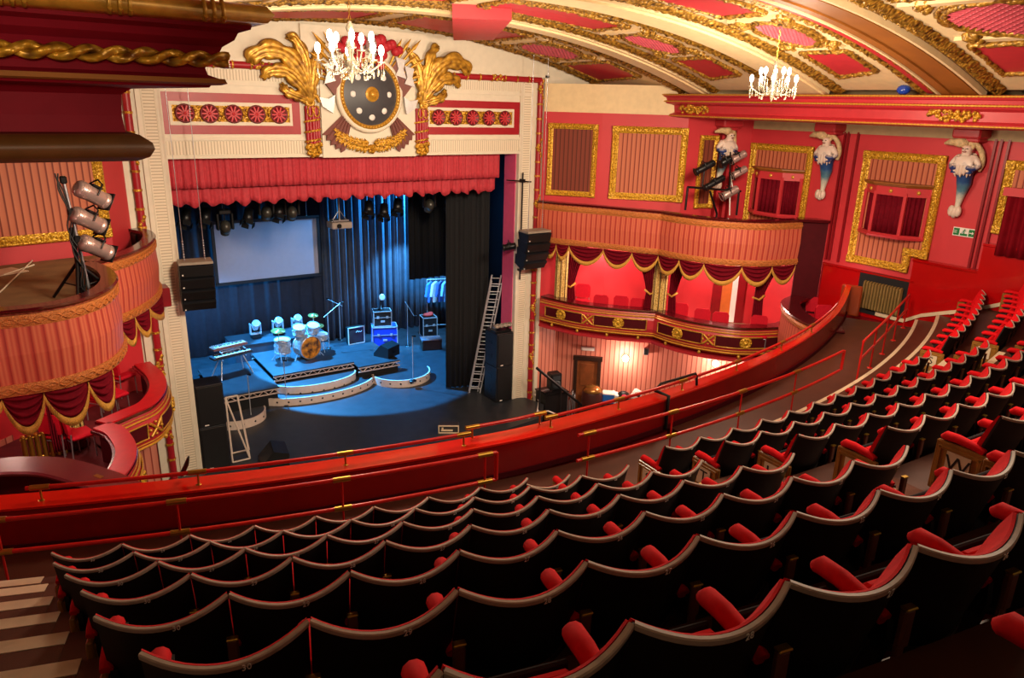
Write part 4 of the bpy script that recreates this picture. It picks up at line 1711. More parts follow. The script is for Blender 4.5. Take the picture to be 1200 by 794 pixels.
mb.build('floor_slab', bpy.data.materials['box_floor'], sb)
for i, (px, py) in enumerate(((956, 352), (970, 362))):
    q = at(px, py, z=4.35)
    put_chair(q.x, q.y, 3.42, 2.2 + .3 * i, 'red chair at the slip box ledge by the circle rail, %s of the pair' % ('left' if i == 0 else 'right'), 'red chairs in the right boxes')

# stalls-level: door, sconces, oddments by the stage end
ds = V((10.9 - 6.62, -3.9 + .02, 0)).normalized()
ns = V((ds.y, -ds.x, 0))


def on_stalls(px, py):
    return hit(px, py, (6.62, -.02, 0), ns)


a, b = on_stalls(673, 420), on_stalls(705, 420)
zt = on_stalls(690, 417).z
T = frameM((a.x + ns.x * .02, a.y + ns.y * .02, -1.2), ds)
W_, H_ = (b - a).length, zt + 1.2
mb = MB()
mb.box((.06, H_ / 2, .05), (.12, H_, .12), M=T)
mb.box((W_ - .06, H_ / 2, .05), (.12, H_, .12), M=T)
mb.box((W_ / 2, H_ - .06, .05), (W_ + .06, .14, .14), M=T)
d_ = struct(mb.build('door_2', DARKWOOD))
mb = MB()
mb.box((W_ / 2, H_ / 2, .02), (W_ - .2, H_ - .1, .05), M=T)
for zc in (.3, .74):
    mb.box((W_ / 2, H_ * zc, .05), (W_ * .5, H_ * .32, .03), M=T, bev=.012)
mb.build('door_leaf', mat('brown_door', (128, 70, 36), .35, var=.25, vs=5, coat=.2), d_)
ZL = []
for i, (px, py) in enumerate(((733, 418), (838, 424))):
    q = on_stalls(px, py)
    n_ = ns
    o = thing('wall_lamp', 'lit globe wall lamp below the right boxes, %s' % ('right of the brown door' if i == 0 else 'just above the circle rail'), 'lamp', q + n_ * .16, group='globe wall lamps under the boxes')
    mb = MB()
    mb.ball((0, 0, 0), .11, 14)
    mb.build('globe', SCONCE, o)
    mb = MB()
    mb.tube([(0, 0, -.1), (-n_.x * .08, -n_.y * .08, -.14), (-n_.x * .16, -n_.y * .16, -.1)], .02, 6)
    mb.ball((-n_.x * .15, -n_.y * .15, -.1), .05, 8)
    mb.build('bracket', BRASS, o)
    lamp('wall_lamp_light', 'POINT', q + n_ * .5 + V((0, 0, .0)), 80, (1, .78, .62), .1)
q = on_stalls(689, 408)
o = thing('strip_light', 'small white emergency light box above the brown stalls door', 'lamp', M=frameM((q.x + ns.x * .04, q.y + ns.y * .04, q.z), ds))
mb = MB()
mb.box((0, 0, .03), (.42, .11, .08), bev=.02)
mb.build('diffuser', WHITE, o)
mb = MB()
mb.box((0, .0, -.015), (.46, .13, .03))
mb.build('housing', STEEL, o)
q = on_stalls(757, 410)
o = thing('wall_speaker', 'small grey loudspeaker high on the striped wall under the right boxes', 'speaker', M=frameM((q.x + ns.x * .12, q.y + ns.y * .12, q.z), ds))
mb = MB()
mb.box((0, 0, .0), (.16, .24, .16), bev=.02)
mb.build('cabinet', mat('grey_plastic', (120, 122, 124), .5), o)
mb = MB()
mb.box((0, .0, .084), (.13, .2, .01))
mb.build('grille', BLACK, o)
mb = MB()
mb.tube([(0, 0, -.07), (0, 0, -.12)], .02, 6)
mb.build('bracket', BLACKMET, o)

# ------------------------------------------------------------------ left boxes
dl = V((-6.3 + 10.5, -1.05 + 1.95, 0)).normalized()
nl = V((dl.y, -dl.x, 0))


def on_left(px, py):
    return hit(px, py, (-6.3, -1.05, 0), nl)


b = on_left(131, 280)
a = b - dl * 2.35
gilt_frame(V((a.x, a.y, on_left(66, 283).z)) + nl * .01, dl, 2.35, 2.3, 'gilt frame with striped panel behind the lamp stand on the left balcony', .2)
UL2 = spline([(-10.4, -6.4), (-9.3, -6.66), (-8.33, -6.70), (-7.85, -6.70), (-7.4, -6.50), (-7.02, -6.05), (-6.79, -5.33), (-6.78, -4.5), (-6.95, -3.75)], 6)
UL1 = spline([(-6.95, -3.75), (-6.6, -3.50), (-6.2, -3.0), (-5.82, -2.26), (-5.58, -1.4), (-5.55, -.7), (-5.72, -.22)], 6)
balcony_front(UL2, 5.2, 6.4, 'upper striped balcony front at far left, carrying the tall lamp stand', [(-6.6, -1.25), (-10.3, -2.05)], 'striped upper balcony fronts')
balcony_front(UL1, 5.2, 6.4, 'upper striped balcony front on the left, touching the stage arch', [(-5.9, -.42), (-6.35, -1.2)], 'striped upper balcony fronts')
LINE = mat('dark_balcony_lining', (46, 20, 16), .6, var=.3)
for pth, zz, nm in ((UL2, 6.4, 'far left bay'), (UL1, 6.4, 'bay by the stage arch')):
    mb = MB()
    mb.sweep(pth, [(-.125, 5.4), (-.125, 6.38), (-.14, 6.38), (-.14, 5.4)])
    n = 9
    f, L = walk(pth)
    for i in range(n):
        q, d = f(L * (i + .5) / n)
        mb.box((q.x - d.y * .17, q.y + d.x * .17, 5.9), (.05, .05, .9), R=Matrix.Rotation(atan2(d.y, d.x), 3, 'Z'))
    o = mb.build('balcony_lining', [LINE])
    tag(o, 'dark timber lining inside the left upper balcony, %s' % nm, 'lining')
dk = MB()
ZD = min(6.12, on_left(40, 303).z)
dk.prism([(q[0] - .16, q[1] + .14) for q in UL2[6:-4]] + [(-6.62, -1.3), (-10.2, -2.05)], .08, z0=ZD - .08)
o = dk.build('balcony_deck', mat('dusty_deck_board', (138, 108, 72), .7, var=.25, vs=3))
tag(o, 'dusty brown board deck inside the far left upper balcony', 'deck')
sheet = MB()
q = at(18, 318, z=ZD + .01)
sheet.box((q.x - .25, q.y, ZD + .012), (.75, .55, .012), R=Matrix.Rotation(.5, 3, 'Z'))
o = sheet.build('board_sheet', mat('pale_board', (224, 200, 172), .6))
tag(o, 'pale board lying on the deck of the far left balcony', 'board')
for i, (p0, p1) in enumerate((((0, 342), (38, 305)), ((4, 322), (40, 310)))):
    a, b = at(*p0, z=ZD + .02), at(*p1, z=ZD + .02)
    mb = MB()
    mb.tube([a, b], .014, 6)
    o = mb.build('batten', CREAM)
    tag(o, 'thin cream batten lying on the left balcony deck, %s' % ('longer one' if i == 0 else 'shorter one'), 'batten')

xs2 = [52, 103, 131]
ss = [0.0] + [max(.05, s_at(UL2[:-10], 5.15, x)) for x in (2, 52, 103, 131)]
sp_ = sorted(set(round(v, 3) for v in ss))
for i in range(len(sp_) - 1):
    if sp_[i + 1] - sp_[i] > .25:
        swag(UL2, 5.18, sp_[i], sp_[i + 1], .52, '%s fringed swag from the left edge, under the far left balcony' % ORD[i], -.02)
sq = [s_at(UL1, 5.15, x) for x in (140, 158, 175)] + [walk(UL1)[1] * .97]
for i in range(3):
    if sq[i + 1] - sq[i] > .1:
        swag(UL1, 5.18, sq[i], sq[i + 1], .44, 'swag under the left balcony by the stage arch, %s' % ['outermost one', 'middle one', 'inner one next to the red roll'][i], -.02)

REDLEDGE = mat('red_padded_ledge', (190, 14, 26), .42, var=.1)
LL2 = spline([(-10.3, -6.6), (-9.4, -6.9), (-8.4, -6.95), (-7.5, -6.65), (-7.05, -6.0), (-6.84, -5.2), (-6.90, -4.3), (-7.1, -3.85)], 6)
LL1 = spline([(-7.1, -3.85), (-6.65, -3.55), (-6.2, -3.2), (-5.86, -2.4), (-5.78, -1.5), (-5.9, -.55)], 6)
w_ = walk(LL1)[1]
box_front(LL1, 2.5, 3.28, [w_ * .55], [w_ * .25], 'curved lower box front with gold mask rosette on the left, by the stage arch', [(-6.0, -.25), (-7.65, -1.3)])
w_ = walk(LL2)[1]
box_front(LL2, 2.5, 3.28, [w_ * .4, w_ * .7], [w_ * .55], 'curved lower box front with wide red ledge, far left bay', [(-8.0, -1.6), (-9.7, -2.95), (-11.2, -4.4), (-11.2, -6.2)])
for pth, nm in ((LL1, 'by the stage arch'), (LL2, 'far left bay')):
    mb = MB()
    mb.sweep(pth, [(-.27, 3.345), (.07, 3.345), (.07, 3.375), (-.27, 3.375)])
    o = mb.build('ledge_cover', REDLEDGE)
    tag(o, 'shiny red padded ledge capping the left lower box, %s' % nm, 'ledge cover')
    mb = MB()
    mb.sweep(pth, [(-.15, 2.62), (-.15, 3.3), (-.17, 3.3), (-.17, 2.62)])
    o = mb.build('box_lining', MAROONM)
    tag(o, 'dark maroon lining inside the left lower box, %s' % nm, 'lining')
mb = MB()
mb.prism([(q[0] - .05, q[1] + .2) for q in LL2] + [(q[0] - .1, q[1]) for q in LL1[1:]] + [(-6.2, -.3), (-7.7, -1.25), (-9.75, -2.95), (-11.2, -4.4)], .03, z0=2.605)
o = mb.build('box_carpet', mat('box_red_carpet', (96, 10, 20), .8, var=.2))
tag(o, 'red carpet on the floor of the left lower boxes', 'carpet')
for i, (px, py, rz) in enumerate(((118, 466, -.9), (133, 462, -1.1), (142, 440, -1.0), (92, 508, -1.3), (70, 508, -.7))):
    q = at(px, py, z=3.1)
    put_chair(q.x, q.y, 2.64, rz, 'red chair in the left lower boxes, %s' % ['facing the stage beside the curved ledge', 'tucked behind the ledge nearest the stage', 'furthest from the circle, by the gilt column', 'within the round red ledge', 'beside the tied drape and radiator'][i], 'red chairs in the left boxes')
q = at(140, 433, z=3.1)
column((q.x - .05, q.y + .2, 2.64), 2.56, 'gilt column of the left boxes nearest the stage', .2)
q = at(84, 497, z=3.1)
column((q.x, q.y, 2.64), 2.56, 'gilt column of the left boxes behind the round red ledge', .2)
q = at(66, 485, z=3.6)
drape((q.x - .15, q.y, 5.15), dl, .5, .2, 2.3, .4, 'red velvet drape with gold tie at the far left column')
# gilt radiator on the box wall
def radiator(T, W_, H_, n, mt, label):
    o = thing('radiator', label, 'radiator', M=T)
    for i in range(n):
        x = W_ * (i + .5) / n
        mb = MB()
        mb.tube([(x, .06, .05), (x, H_ - .04, .05)], W_ / n * .36, 8)
        mb.tube([(x, .06, .13), (x, H_ - .04, .13)], W_ / n * .36, 8)
        mb.ball((x, H_ - .03, .09), W_ / n * .42, 8, sc=(1, .8, 1.6))
        mb.ball((x, .06, .09), W_ / n * .42, 8, sc=(1, .8, 1.6))
        mb.build('radiator_section', mt, o)
    mb = MB()
    for y in (.1, H_ - .08):
        mb.tube([(0, y, .09), (W_, y, .09)], .025, 8)
    mb.tube([(-.0, .1, .09), (-.1, .1, .09), (-.1, -.0, .09)], .018, 6)
    mb.build('pipe', mt, o)
    return o


q = at(44, 513, z=3.15)
radiator(frameM((q.x - .3, q.y + .1, 2.64), dl), .75, .6, 7, BRASS, 'small gilt radiator inside the far left box under the swags')
# slip box at the left end of the circle
SLL = spline([(-6.98, -9.35), (-7.10, -8.85), (-7.42, -8.2), (-7.85, -7.55), (-8.25, -7.22), (-8.75, -7.02), (-9.6, -6.98), (-10.4, -7.1)], 6)
sb = thing('slip_box', 'curved slip box with dark lining and shiny maroon ledge at lower left', 'balcony', (0, 0, 0))
mb = MB()
mb.sweep(SLL, [(-.1, 3.1), (0, 3.1), (.04, 3.7), (0, 4.34), (-.1, 4.34)])
mb.build('striped_front', STRIPEF, sb)
mb = MB()
mb.sweep(SLL, [(-.40, 4.34), (.05, 4.34), (.07, 4.38), (.05, 4.41), (-.40, 4.41), (-.42, 4.38)])
mb.build('ledge', mat('slip_ledge_maroon', (116, 18, 32), .3, coat=.2), sb)
mb = MB()
mb.sweep(SLL, [(-.11, 3.2), (-.11, 4.33), (-.14, 4.33), (-.14, 3.2)])
mb.build('lining', MAROONM, sb)
mb = MB()
mb.prism(SLL + [(-10.4, -9.3)], .1, z0=3.2)
mb.build('floor_slab', bpy.data.materials['box_floor'], sb)
f, L = walk(SLL)
q, d = f(s_at(SLL, 4.4, 127))
mb = MB()
mb.box((q.x - d.y * .15, q.y + d.x * .15, 4.414), (.14, .06, .006), R=Matrix.Rotation(atan2(d.y, d.x), 3, 'Z'))
mb.build('brass_plate', BRASS, sb)


# ------------------------------------------------------------------ lanterns and their stands in the boxes
def lantern(P, dirv, L, r, mt, label, group, cap=BLACKMET, hook=True):
    d = V(dirv).normalized()
    T = Matrix.Translation(V(P)) @ d.to_track_quat('Z', 'Y').to_matrix().to_4x4()
    o = thing('stage_lantern', label, 'stage light', group=group, M=T)
    mb = MB()
    mb.lathe([(r * .5, -L * .5), (r * .95, -L * .47), (r * 1.05, -L * .2), (r, -L * .15), (r, L * .3), (r * .92, L * .34)], 18)
    for i in range(4):
        mb.lathe([(r * 1.0, -L * (.42 - .05 * i)), (r * 1.1, -L * (.41 - .05 * i)), (r * 1.0, -L * (.40 - .05 * i))], 18)
    mb.build('body', mt, o)
    mb = MB()
    mb.lathe([(r * .8, L * .3), (r * 1.02, L * .34), (r * 1.1, L * .5), (r * .98, L * .5), (r * .85, L * .36)], 18)
    mb.build('lens_tube', mt if mt is not BLACKMET else BLACKMET, o)
    mb = MB()
    mb.lathe([(.0001, L * .40), (r * .5, L * .39), (r * .9, L * .36)], 18)
    mb.build('lens', mat('lens_glass', (150, 160, 170), .08, .2) if 'lens_glass' not in bpy.data.materials else bpy.data.materials['lens_glass'], o)
    mb = MB()
    mb.box((0, r * 1.12, .0), (r * 1.2, .03, L * .3))
    mb.box((0, 0, L * .46), (r * 2.3, r * 2.3, .02))
    mb.build('frame_runner', cap, o)
    mb = MB()
    mb.tube([(-r * 1.12, 0, 0), (-r * 1.2, r * 1.5, 0), (0, r * 2.1, 0), (r * 1.2, r * 1.5, 0), (r * 1.12, 0, 0)], .014, 6)
    mb.build('yoke', BLACKMET, o)
    return o


# left stand
base = at(97, 350, z=ZD + .02)
yb_ = base.y
topp = at(73, 206, y=yb_)
st = thing('lamp_stand', 'black tripod lamp stand with slanted boom on the left upper balcony', 'stand', (base.x, base.y, ZD + .005))
mb = MB()
rel = topp - V((base.x, base.y, ZD + .005))
for i in range(3):
    a = 2.4 + i * 2.1
    mb2 = MB()
    mb2.tube([(0, 0, .62), (.52 * cos(a), .52 * sin(a), .015)], .025, 6)
    mb2.tube([(.0, 0, .22), (.3 * cos(a), .3 * sin(a), .27)], .012, 6)
    mb2.build('leg', BLACKMET, st)
mb.tube([(0, 0, .12), (0, 0, 1.0)], .032, 8)
mb.tube([(0, 0, .9), (0, 0, 1.18)], .04, 8)
mb.build('mast', BLACKMET, st)
mb = MB()
mb.tube([(.12, -.02, -.0), rel], .026, 8)
mb.build('boom_pole', STEEL, st)
mb = MB()
for t in (.5, .72, .97):
    q = V((.12, -.02, 0)).lerp(rel, t)
    mb.box(q, (.1, .1, .12), bev=.02)
mb.build('clamp', BLACKMET, st)
mb = MB()
for k in range(3):
    P = [(.12 - .05 * k, -.03, .1)]
    for i in range(1, 9):
        q = V((.12, -.02, 0)).lerp(rel, i / 8)
        P.append((q.x - .05 - .05 * sin(i * 1.7 + k), q.y - .04, q.z - .05 * cos(i + k)))
    mb.tube(spline(P, 4), .012, 5)
mb.build('cable', BLACK, st)
for i, (px, py, pyb) in enumerate(((108, 228, 1), (103, 258, 1), (112, 290, 1))):
    q = at(px, py, y=yb_ + .05)
    lantern(q, (.62, .35, -.42), .56, .125, SILVERPINK, 'silvery stage lantern on the left balcony stand, %s of three' % ['topmost', 'middle', 'lowest'][i], 'lanterns on the left balcony stand')
# right stand
yr = -4.75
mb = MB()
U2w = walk(U2)[0]
dk = MB()
dk.prism([(7.8, -4.2), (8.2, -5.1), (8.9, -5.8), (10.3, -6.2), (10.3, -4.15), (8.6, -3.5)], .08, z0=5.78)
o = dk.build('balcony_deck', bpy.data.materials['dusty_deck_board'])
tag(o, 'dusty board deck inside the right upper balcony under the lamps', 'deck')
mb = MB()
a, b = at(790, 236, z=6.35), at(850, 251, z=6.35)
c = b - a
mb.box((a + b) / 2 + V((.12, .12, 0)), (c.length, .34, .03), R=Matrix.Rotation(atan2(c.y, c.x), 3, 'Z'))
mb.box((a + b) / 2 + V((.12, .12, -.26)), (c.length * .9, .2, .48), R=Matrix.Rotation(atan2(c.y, c.x), 3, 'Z'))
o = mb.build('counter_shelf', CONCRETE)
tag(o, 'pale counter shelf behind the right balcony ledge under the lamps', 'shelf')
rs = thing('lamp_stand', 'low black bar stand with H frame on the right upper balcony', 'stand', (at(842, 240, y=yr).x, yr, 5.86))
og = V((at(842, 240, y=yr).x, yr, 5.86))


def rl(px, py, dy=0):
    return at(px, py, y=yr + dy) - og


mb = MB()
mb.tube([rl(806, 219), rl(868, 224)], .03, 8)
mb.tube([rl(806, 219), rl(803, 246)], .03, 8)
mb.tube([rl(866, 224), rl(863, 252)], .03, 8)
mb.build('bar_frame', BLACKMET, rs)
mb = MB()
mb.tube([rl(823, 218), rl(826, 196)], .022, 8)
mb.tube([rl(855, 222), rl(856, 178)], .022, 8)
mb.tube([rl(832, 224), rl(840, 250)], .03, 8)
mb.tube([V((rl(840, 250).x, 0, rl(840, 250).z)), V((rl(840, 250).x, 0, 0))], .03, 8)
mb.build('upright', BLACKMET, rs)
mb = MB()
mb.tube([rl(859, 222), rl(856, 205), rl(855, 252)], .018, 6)
mb.build('cable', WHITE, rs)
for i, (px, py, mt, L, r, nm) in enumerate(((826, 196, BLACKMET, .62, .09, 'black slim lantern on the right balcony stand, upper left'), (837, 214, BLACKMET, .66, .085, 'black slim lantern on the right balcony stand, lower left'), (850, 189, BLACKMET, .36, .1, 'short black lantern in the middle of the right balcony stand'),
                                        (865, 184, SILVERPINK, .5, .1, 'silvery lantern on the right balcony stand, topmost'), (866, 202, SILVERPINK, .5, .1, 'silvery lantern on the right balcony stand, middle one'), (855, 226, SILVERPINK, .55, .11, 'silvery lantern on the right balcony stand, lowest one'))):
    lantern(at(px, py, y=yr - .02), (-.75, .3, -.42), L, r, mt, nm, 'lanterns on the right balcony stand')

a, b = at(181, 337, y=-.5), at(200, 357, y=-.5)
mb = MB()
mb.box(((a.x + b.x) / 2, -.42, (a.z + b.z) / 2), (abs(b.x - a.x), .5, abs(a.z - b.z)), bev=.02)
o = mb.build('beam_end', DEEPRED)
tag(o, 'small red boxed beam end between the left balcony and the arch pilaster', 'beam')

# ------------------------------------------------------------------ stage house
mb = MB()
mb.prism([(-9, -1.75), (3.2, -1.95), (4.9, -1.75), (5.55, -.95), (5.35, -.15), (5.0, .0), (5.0, .72), (9, .72), (9, 11), (-9, 11), (-9, .72), (-5, .72), (-5, 0), (-9, 0)], .15, z0=-.15)
struct(mb.build('floor_stage', STAGEFL))
mb = MB()
mb.sweep([(-9, -1.7), (3.2, -1.9), (4.9, -1.7), (5.5, -.95)], [(0, -1.2), (0, -.16), (-.08, -.16), (-.08, -1.2)])
struct(mb.build('wall_stage_front', BLACK))
mb = MB()
mb.box((0, 11.1, 4.5), (18, .2, 11.4))
struct(mb.build('wall_stage_back', BLACK))
for sx, nm in ((-1, 'left'), (1, 'right')):
    mb = MB()
    mb.box((sx * 9.0, 5.9, 4.5), (.2, 10.3, 11.4))
    struct(mb.build('wall_stage_%s' % nm, BLACK))
mb = MB()
mb.box((0, 5.9, 10.0), (18, 10.3, .2))
struct(mb.build('ceiling_stage', BLACK))
mb = MB()
for P in ([at(613, 459, z=.0), at(625, 459, z=.0), at(632, 470, z=.0), at(630, 483, z=.0), at(619, 490, z=0)], [at(630, 483, z=0), at(642, 490, z=-.25), at(652, 496, z=-.3)]):
    mb.sweep([(q.x, q.y) for q in P], [(-.03, .002), (.03, .002), (.03, .02), (-.03, .02)])
o = mb.build('edge_tape', WHITE)
tag(o, 'white edging tape round the right corner of the stage', 'tape')
for i, (px, h) in enumerate(((640, .5), (650, .42))):
    q = at(px, 490, y=-2.1)
    mb = MB()
    mb.box((q.x, -2.1, -.5), (.07, .07, h))
    mb.box((q.x, -2.1, -.5 - h / 2 - .02), (.14, .14, .04))
    o = mb.build('step_post', WHITE)
    tag(o, 'short white post at the stage steps, %s of the pair' % ('left' if i == 0 else 'right'), 'post')


def curtain(name, label, cat, x0, x1, y, z0, z1, mt, folds, amp, scallop=0, group=None, y1=None, th=.015, seed=0):
    rnd = random.Random(seed)
    ph = [rnd.uniform(0, 6) for _ in range(4)]
    W_ = abs(x1 - x0)
    y1 = y if y1 is None else y1

    def fn(u, v):
        k = u * folds * 2 * pi
        d = amp * (sin(k + .5 * sin(k * .31 + ph[0])) * .7 + .3 * sin(k * 2.3 + ph[1])) * (.65 + .35 * v)
        zz = z1 + (z0 - z1) * v
        if scallop:
            zz += v * scallop * (.5 + .5 * cos(u * 2 * pi * 24)) + v * .03 * sin(u * 91)
        return (x0 + (x1 - x0) * u, y + (y1 - y) * u + d, zz)
    mb = MB()
    mb.grid(int(folds * 10), 5, fn)
    o = mb.build(name, mt, solid=th)
    return tag(o, label, cat, group)


curtain('house_pelmet', 'upper crimson pleated pelmet hanging straight across the stage arch', 'pelmet', OL + .05, OR_ - .42, .38, 7.22, 8.05, PELMET, 46, .05, seed=1)
curtain('swag_pelmet', 'lower crimson pelmet with scalloped bright hem behind the first pelmet', 'pelmet', OL + .05, OR_ - .42, .62, 6.74, 7.5, PELMET, 30, .06, scallop=.10, seed=2)
# masking
curtain('backcloth', 'black backcloth hanging behind the projection screen', 'curtain', -7.5, 2.1, 9.3, .02, 9.88, BACKC, 16, .05, seed=3)
curtain('upstage_drape', 'grey drapes lit blue along the upstage right of the drums', 'curtain', 1.9, 7.4, 9.0, .02, 9.88, DRAPE, 17, .2, seed=4)
curtain('black_border', 'black border cloth hanging across above the projection screen', 'curtain', -4.9, 5, 3.2, 6.55, 9.88, BLACKM, 20, .04, seed=9)
curtain('leg_curtain', 'tall black leg curtain hanging at the right of the stage behind the ladder', 'curtain', 3.46, 4.86, 1.9, .02, 9.88, BLACKM, 8, .08, seed=5, y1=1.5)
curtain('leg_curtain', 'shorter black leg curtain whose hem hangs above the clothes rail', 'curtain', 3.75, 5.6, 5.2, 3.1, 9.88, BLACKM, 7, .07, seed=6)
curtain('leg_curtain', 'black leg curtain in shadow at the left side of the stage', 'curtain', -6.3, -4.6, 2.6, .02, 9.88, BLACKM, 8, .08, seed=7)
# projection screen
sc_ = thing('projection_screen', 'pale projection screen in black frame hanging upstage left', 'screen', (-.33, 8.5, 4.0))
mb = MB()
mb.box((0, 0, 0), (3.72, .03, 2.12))
mb.build('screen_cloth', SCREEN, sc_)
mb = MB()
for a, b in (((0, -.01, 1.11), (3.94, .06, .11)), ((0, -.01, -1.11), (3.94, .06, .11)), ((-1.91, -.01, 0), (.11, .06, 2.2)), ((1.91, -.01, 0), (.11, .06, 2.2))):
    mb.box(a, b)
mb.build('screen_frame', BLACK, sc_)
mb = MB()
for x in (-1.5, 1.5):
    mb.tube([(x, 0, 1.1), (x, 0, 5.9)], .008, 5)
mb.build('suspension_wire', STEEL, sc_)

# flown bar with lanterns
br = thing('lighting_bar', 'steel lighting bar flown behind the pelmets across the stage', 'lighting bar', (0, 2.2, 7.25))
mb = MB()
mb.tube([(-5.4, 0, 0), (4.9, 0, 0)], .03, 8)
mb.build('bar', STEEL, br)
mb = MB()
for x in (-4, -1, 2, 4.4):
    mb.tube([(x, 0, 0), (x, 0, 2.65)], .008, 5)
mb.build('suspension_wire', STEEL, br)


def hung(px, py, label, kind):
    q = at(px, py, y=2.2)
    o = thing('hung_lantern', label, 'stage light', q, group='lanterns on the flown bar')
    mb = MB()
    mb.tube([(0, 0, .12), (0, 0, 7.25 - q.z)], .018, 6)
    mb.box((0, 0, 7.25 - q.z - .06), (.09, .08, .12), bev=.01)
    mb.build('hook_clamp', BLACKMET, o)
    if kind == 'moving':
        mb = MB()
        mb.box((0, 0, .42), (.34, .26, .14), bev=.03)
        for sx in (-1, 1):
            mb.box((sx * .19, 0, .16), (.07, .16, .46), bev=.02)
        mb.build('yoke', BLACKMET, o)
        mb = MB()
        mb.ball((0, -.02, 0), .17, 14, sc=(.85, 1.1, 1.15))
        mb.lathe([(.12, -.22), (.13, -.1)], 14, Matrix.Rotation(.5, 4, 'X'))
        mb.build('head', mat('smoke_metal', (70, 68, 62), .3, .3) if 'smoke_metal' not in bpy.data.materials else bpy.data.materials['smoke_metal'], o)
        mb = MB()
        mb.lathe([(.0001, -.235), (.1, -.22)], 14, Matrix.Rotation(.5, 4, 'X'))
        mb.build('lens', bpy.data.materials['lens_glass'], o)
    else:
        R_ = Matrix.Rotation(.35, 4, 'Y') @ Matrix.Rotation(-.5, 4, 'X')
        mb = MB()
        mb.lathe([(.05, .2), (.12, .18), (.13, .0), (.15, -.2), (.13, -.2), (.11, -.1)], 14, R_)
        mb.build('body', BLACKMET, o)
        mb = MB()
        for i in range(4):
            a = pi / 2 * i
            mb.box((.17 * cos(a), .17 * sin(a), -.26), (.012 if i % 2 == 0 else .2, .2 if i % 2 == 0 else .012, .14), M=R_)
        mb.build('barn_door', BLACKMET, o)
        mb = MB()
        mb.lathe([(.0001, -.12), (.125, -.13)], 14, R_)
        mb.build('lens', bpy.data.materials['lens_glass'], o)
    return o


for i, (px, py, k) in enumerate(((218, 253, 'par'), (241, 252, 'par'), (264, 266, 'moving'), (291, 252, 'par'), (312, 249, 'moving'), (327, 246, 'par'), (342, 249, 'moving'), (432, 243, 'par'), (450, 246, 'par'), (466, 240, 'par'), (503, 240, 'moving'), (527, 234, 'par'), (542, 233, 'par'))):
    hung(px, py, '%s lantern from the left on the bar under the pelmets, %s' % (ORD[i], 'moving head' if k == 'moving' else 'with barn doors'), k)
q = at(398, 263, y=3.0)
pj_ = thing('projector', 'grey projector hanging on its bracket below the pelmets, right of the screen', 'projector', q)
mb = MB()
mb.box((0, 0, 0), (.66, .5, .2), bev=.03)
mb.build('case', mat('projector_grey', (176, 160, 150), .4), pj_)
mb = MB()
mb.lathe([(.06, 0), (.075, .05), (.06, .06)], 14, frameM((-.12, -.25, 0), (1, 0, 0)))
mb.build('lens', BLACKMET, pj_)
mb = MB()
mb.tube([(0, 0, .1), (0, 0, 9.9 - q.z)], .03, 6)
for sx in (-1, 1):
    mb.tube([(sx * .25, 0, .1), (0, 0, .45)], .015, 6)
mb.box((0, 0, .14), (.5, .3, .04))
mb.build('bracket', STEEL, pj_)


# ------------------------------------------------------------------ risers and steps
def truss_front(mb, x0, x1, y, z0, z1):
    for z in (z0, z1):
        mb.box(((x0 + x1) / 2, y, z), (abs(x1 - x0), .04, .035))
    n = max(3, int(abs(x1 - x0) / .16))
    for i in range(n):
        a = x0 + (x1 - x0) * i / n
        b = x0 + (x1 - x0) * (i + 1) / n
        mb.tube([(a, y, z0 if i % 2 else z1), (b, y, z1 if i % 2 else z0)], .013, 5)


def riser(x0, x1, y0, y1, z, label):
    o = thing('stage_riser', label, 'riser', ((x0 + x1) / 2, (y0 + y1) / 2, 0), group='stage risers')
    w2, d2_ = (x1 - x0) / 2, (y1 - y0) / 2
    mb = MB()
    mb.box((0, 0, z - .02), (2 * w2, 2 * d2_, .04))
    mb.build('deck', STAGEFL, o)
    mb = MB()
    truss_front(mb, -w2, w2, -d2_ + .02, z - .2, z - .06)
    mb.build('truss_edge', mat('pale_truss', (216, 196, 186), .4, .2) if 'pale_truss' not in bpy.data.materials else bpy.data.materials['pale_truss'], o)
    mb = MB()
    truss_front(mb, -w2, w2, d2_ - .02, z - .2, z - .06)
    mb.build('truss_edge', bpy.data.materials['pale_truss'], o)
    mb = MB()
    mb.box((0, .04, (z - .22) / 2), (2 * w2 - .06, 2 * d2_ - .14, z - .22))
    mb.build('skirt', BLACKM, o)
    return o


riser(-1.74, 1.03, 4.02, 6.6, .75, 'middle stage riser carrying the drum kit')
riser(-3.62, -1.78, 3.32, 6.2, .62, 'left stage riser carrying the keyboards')
riser(1.07, 2.62, 3.72, 6.1, .64, 'right stage riser carrying the black wedge monitor')
o = thing('stage_riser', 'rear riser behind the drums carrying the moving lights', 'riser', (-.5, 7.7, 0), group='stage risers')
mb = MB()
mb.box((0, 0, .93), (3.4, 1.4, .04))
mb.build('deck', STAGEFL, o)
mb = MB()
mb.box((0, 0, .455), (3.36, 1.36, .91))
mb.build('skirt', DRAPE, o)
STEPF = mat('cream_step_face', (218, 200, 188), .5, var=.08)


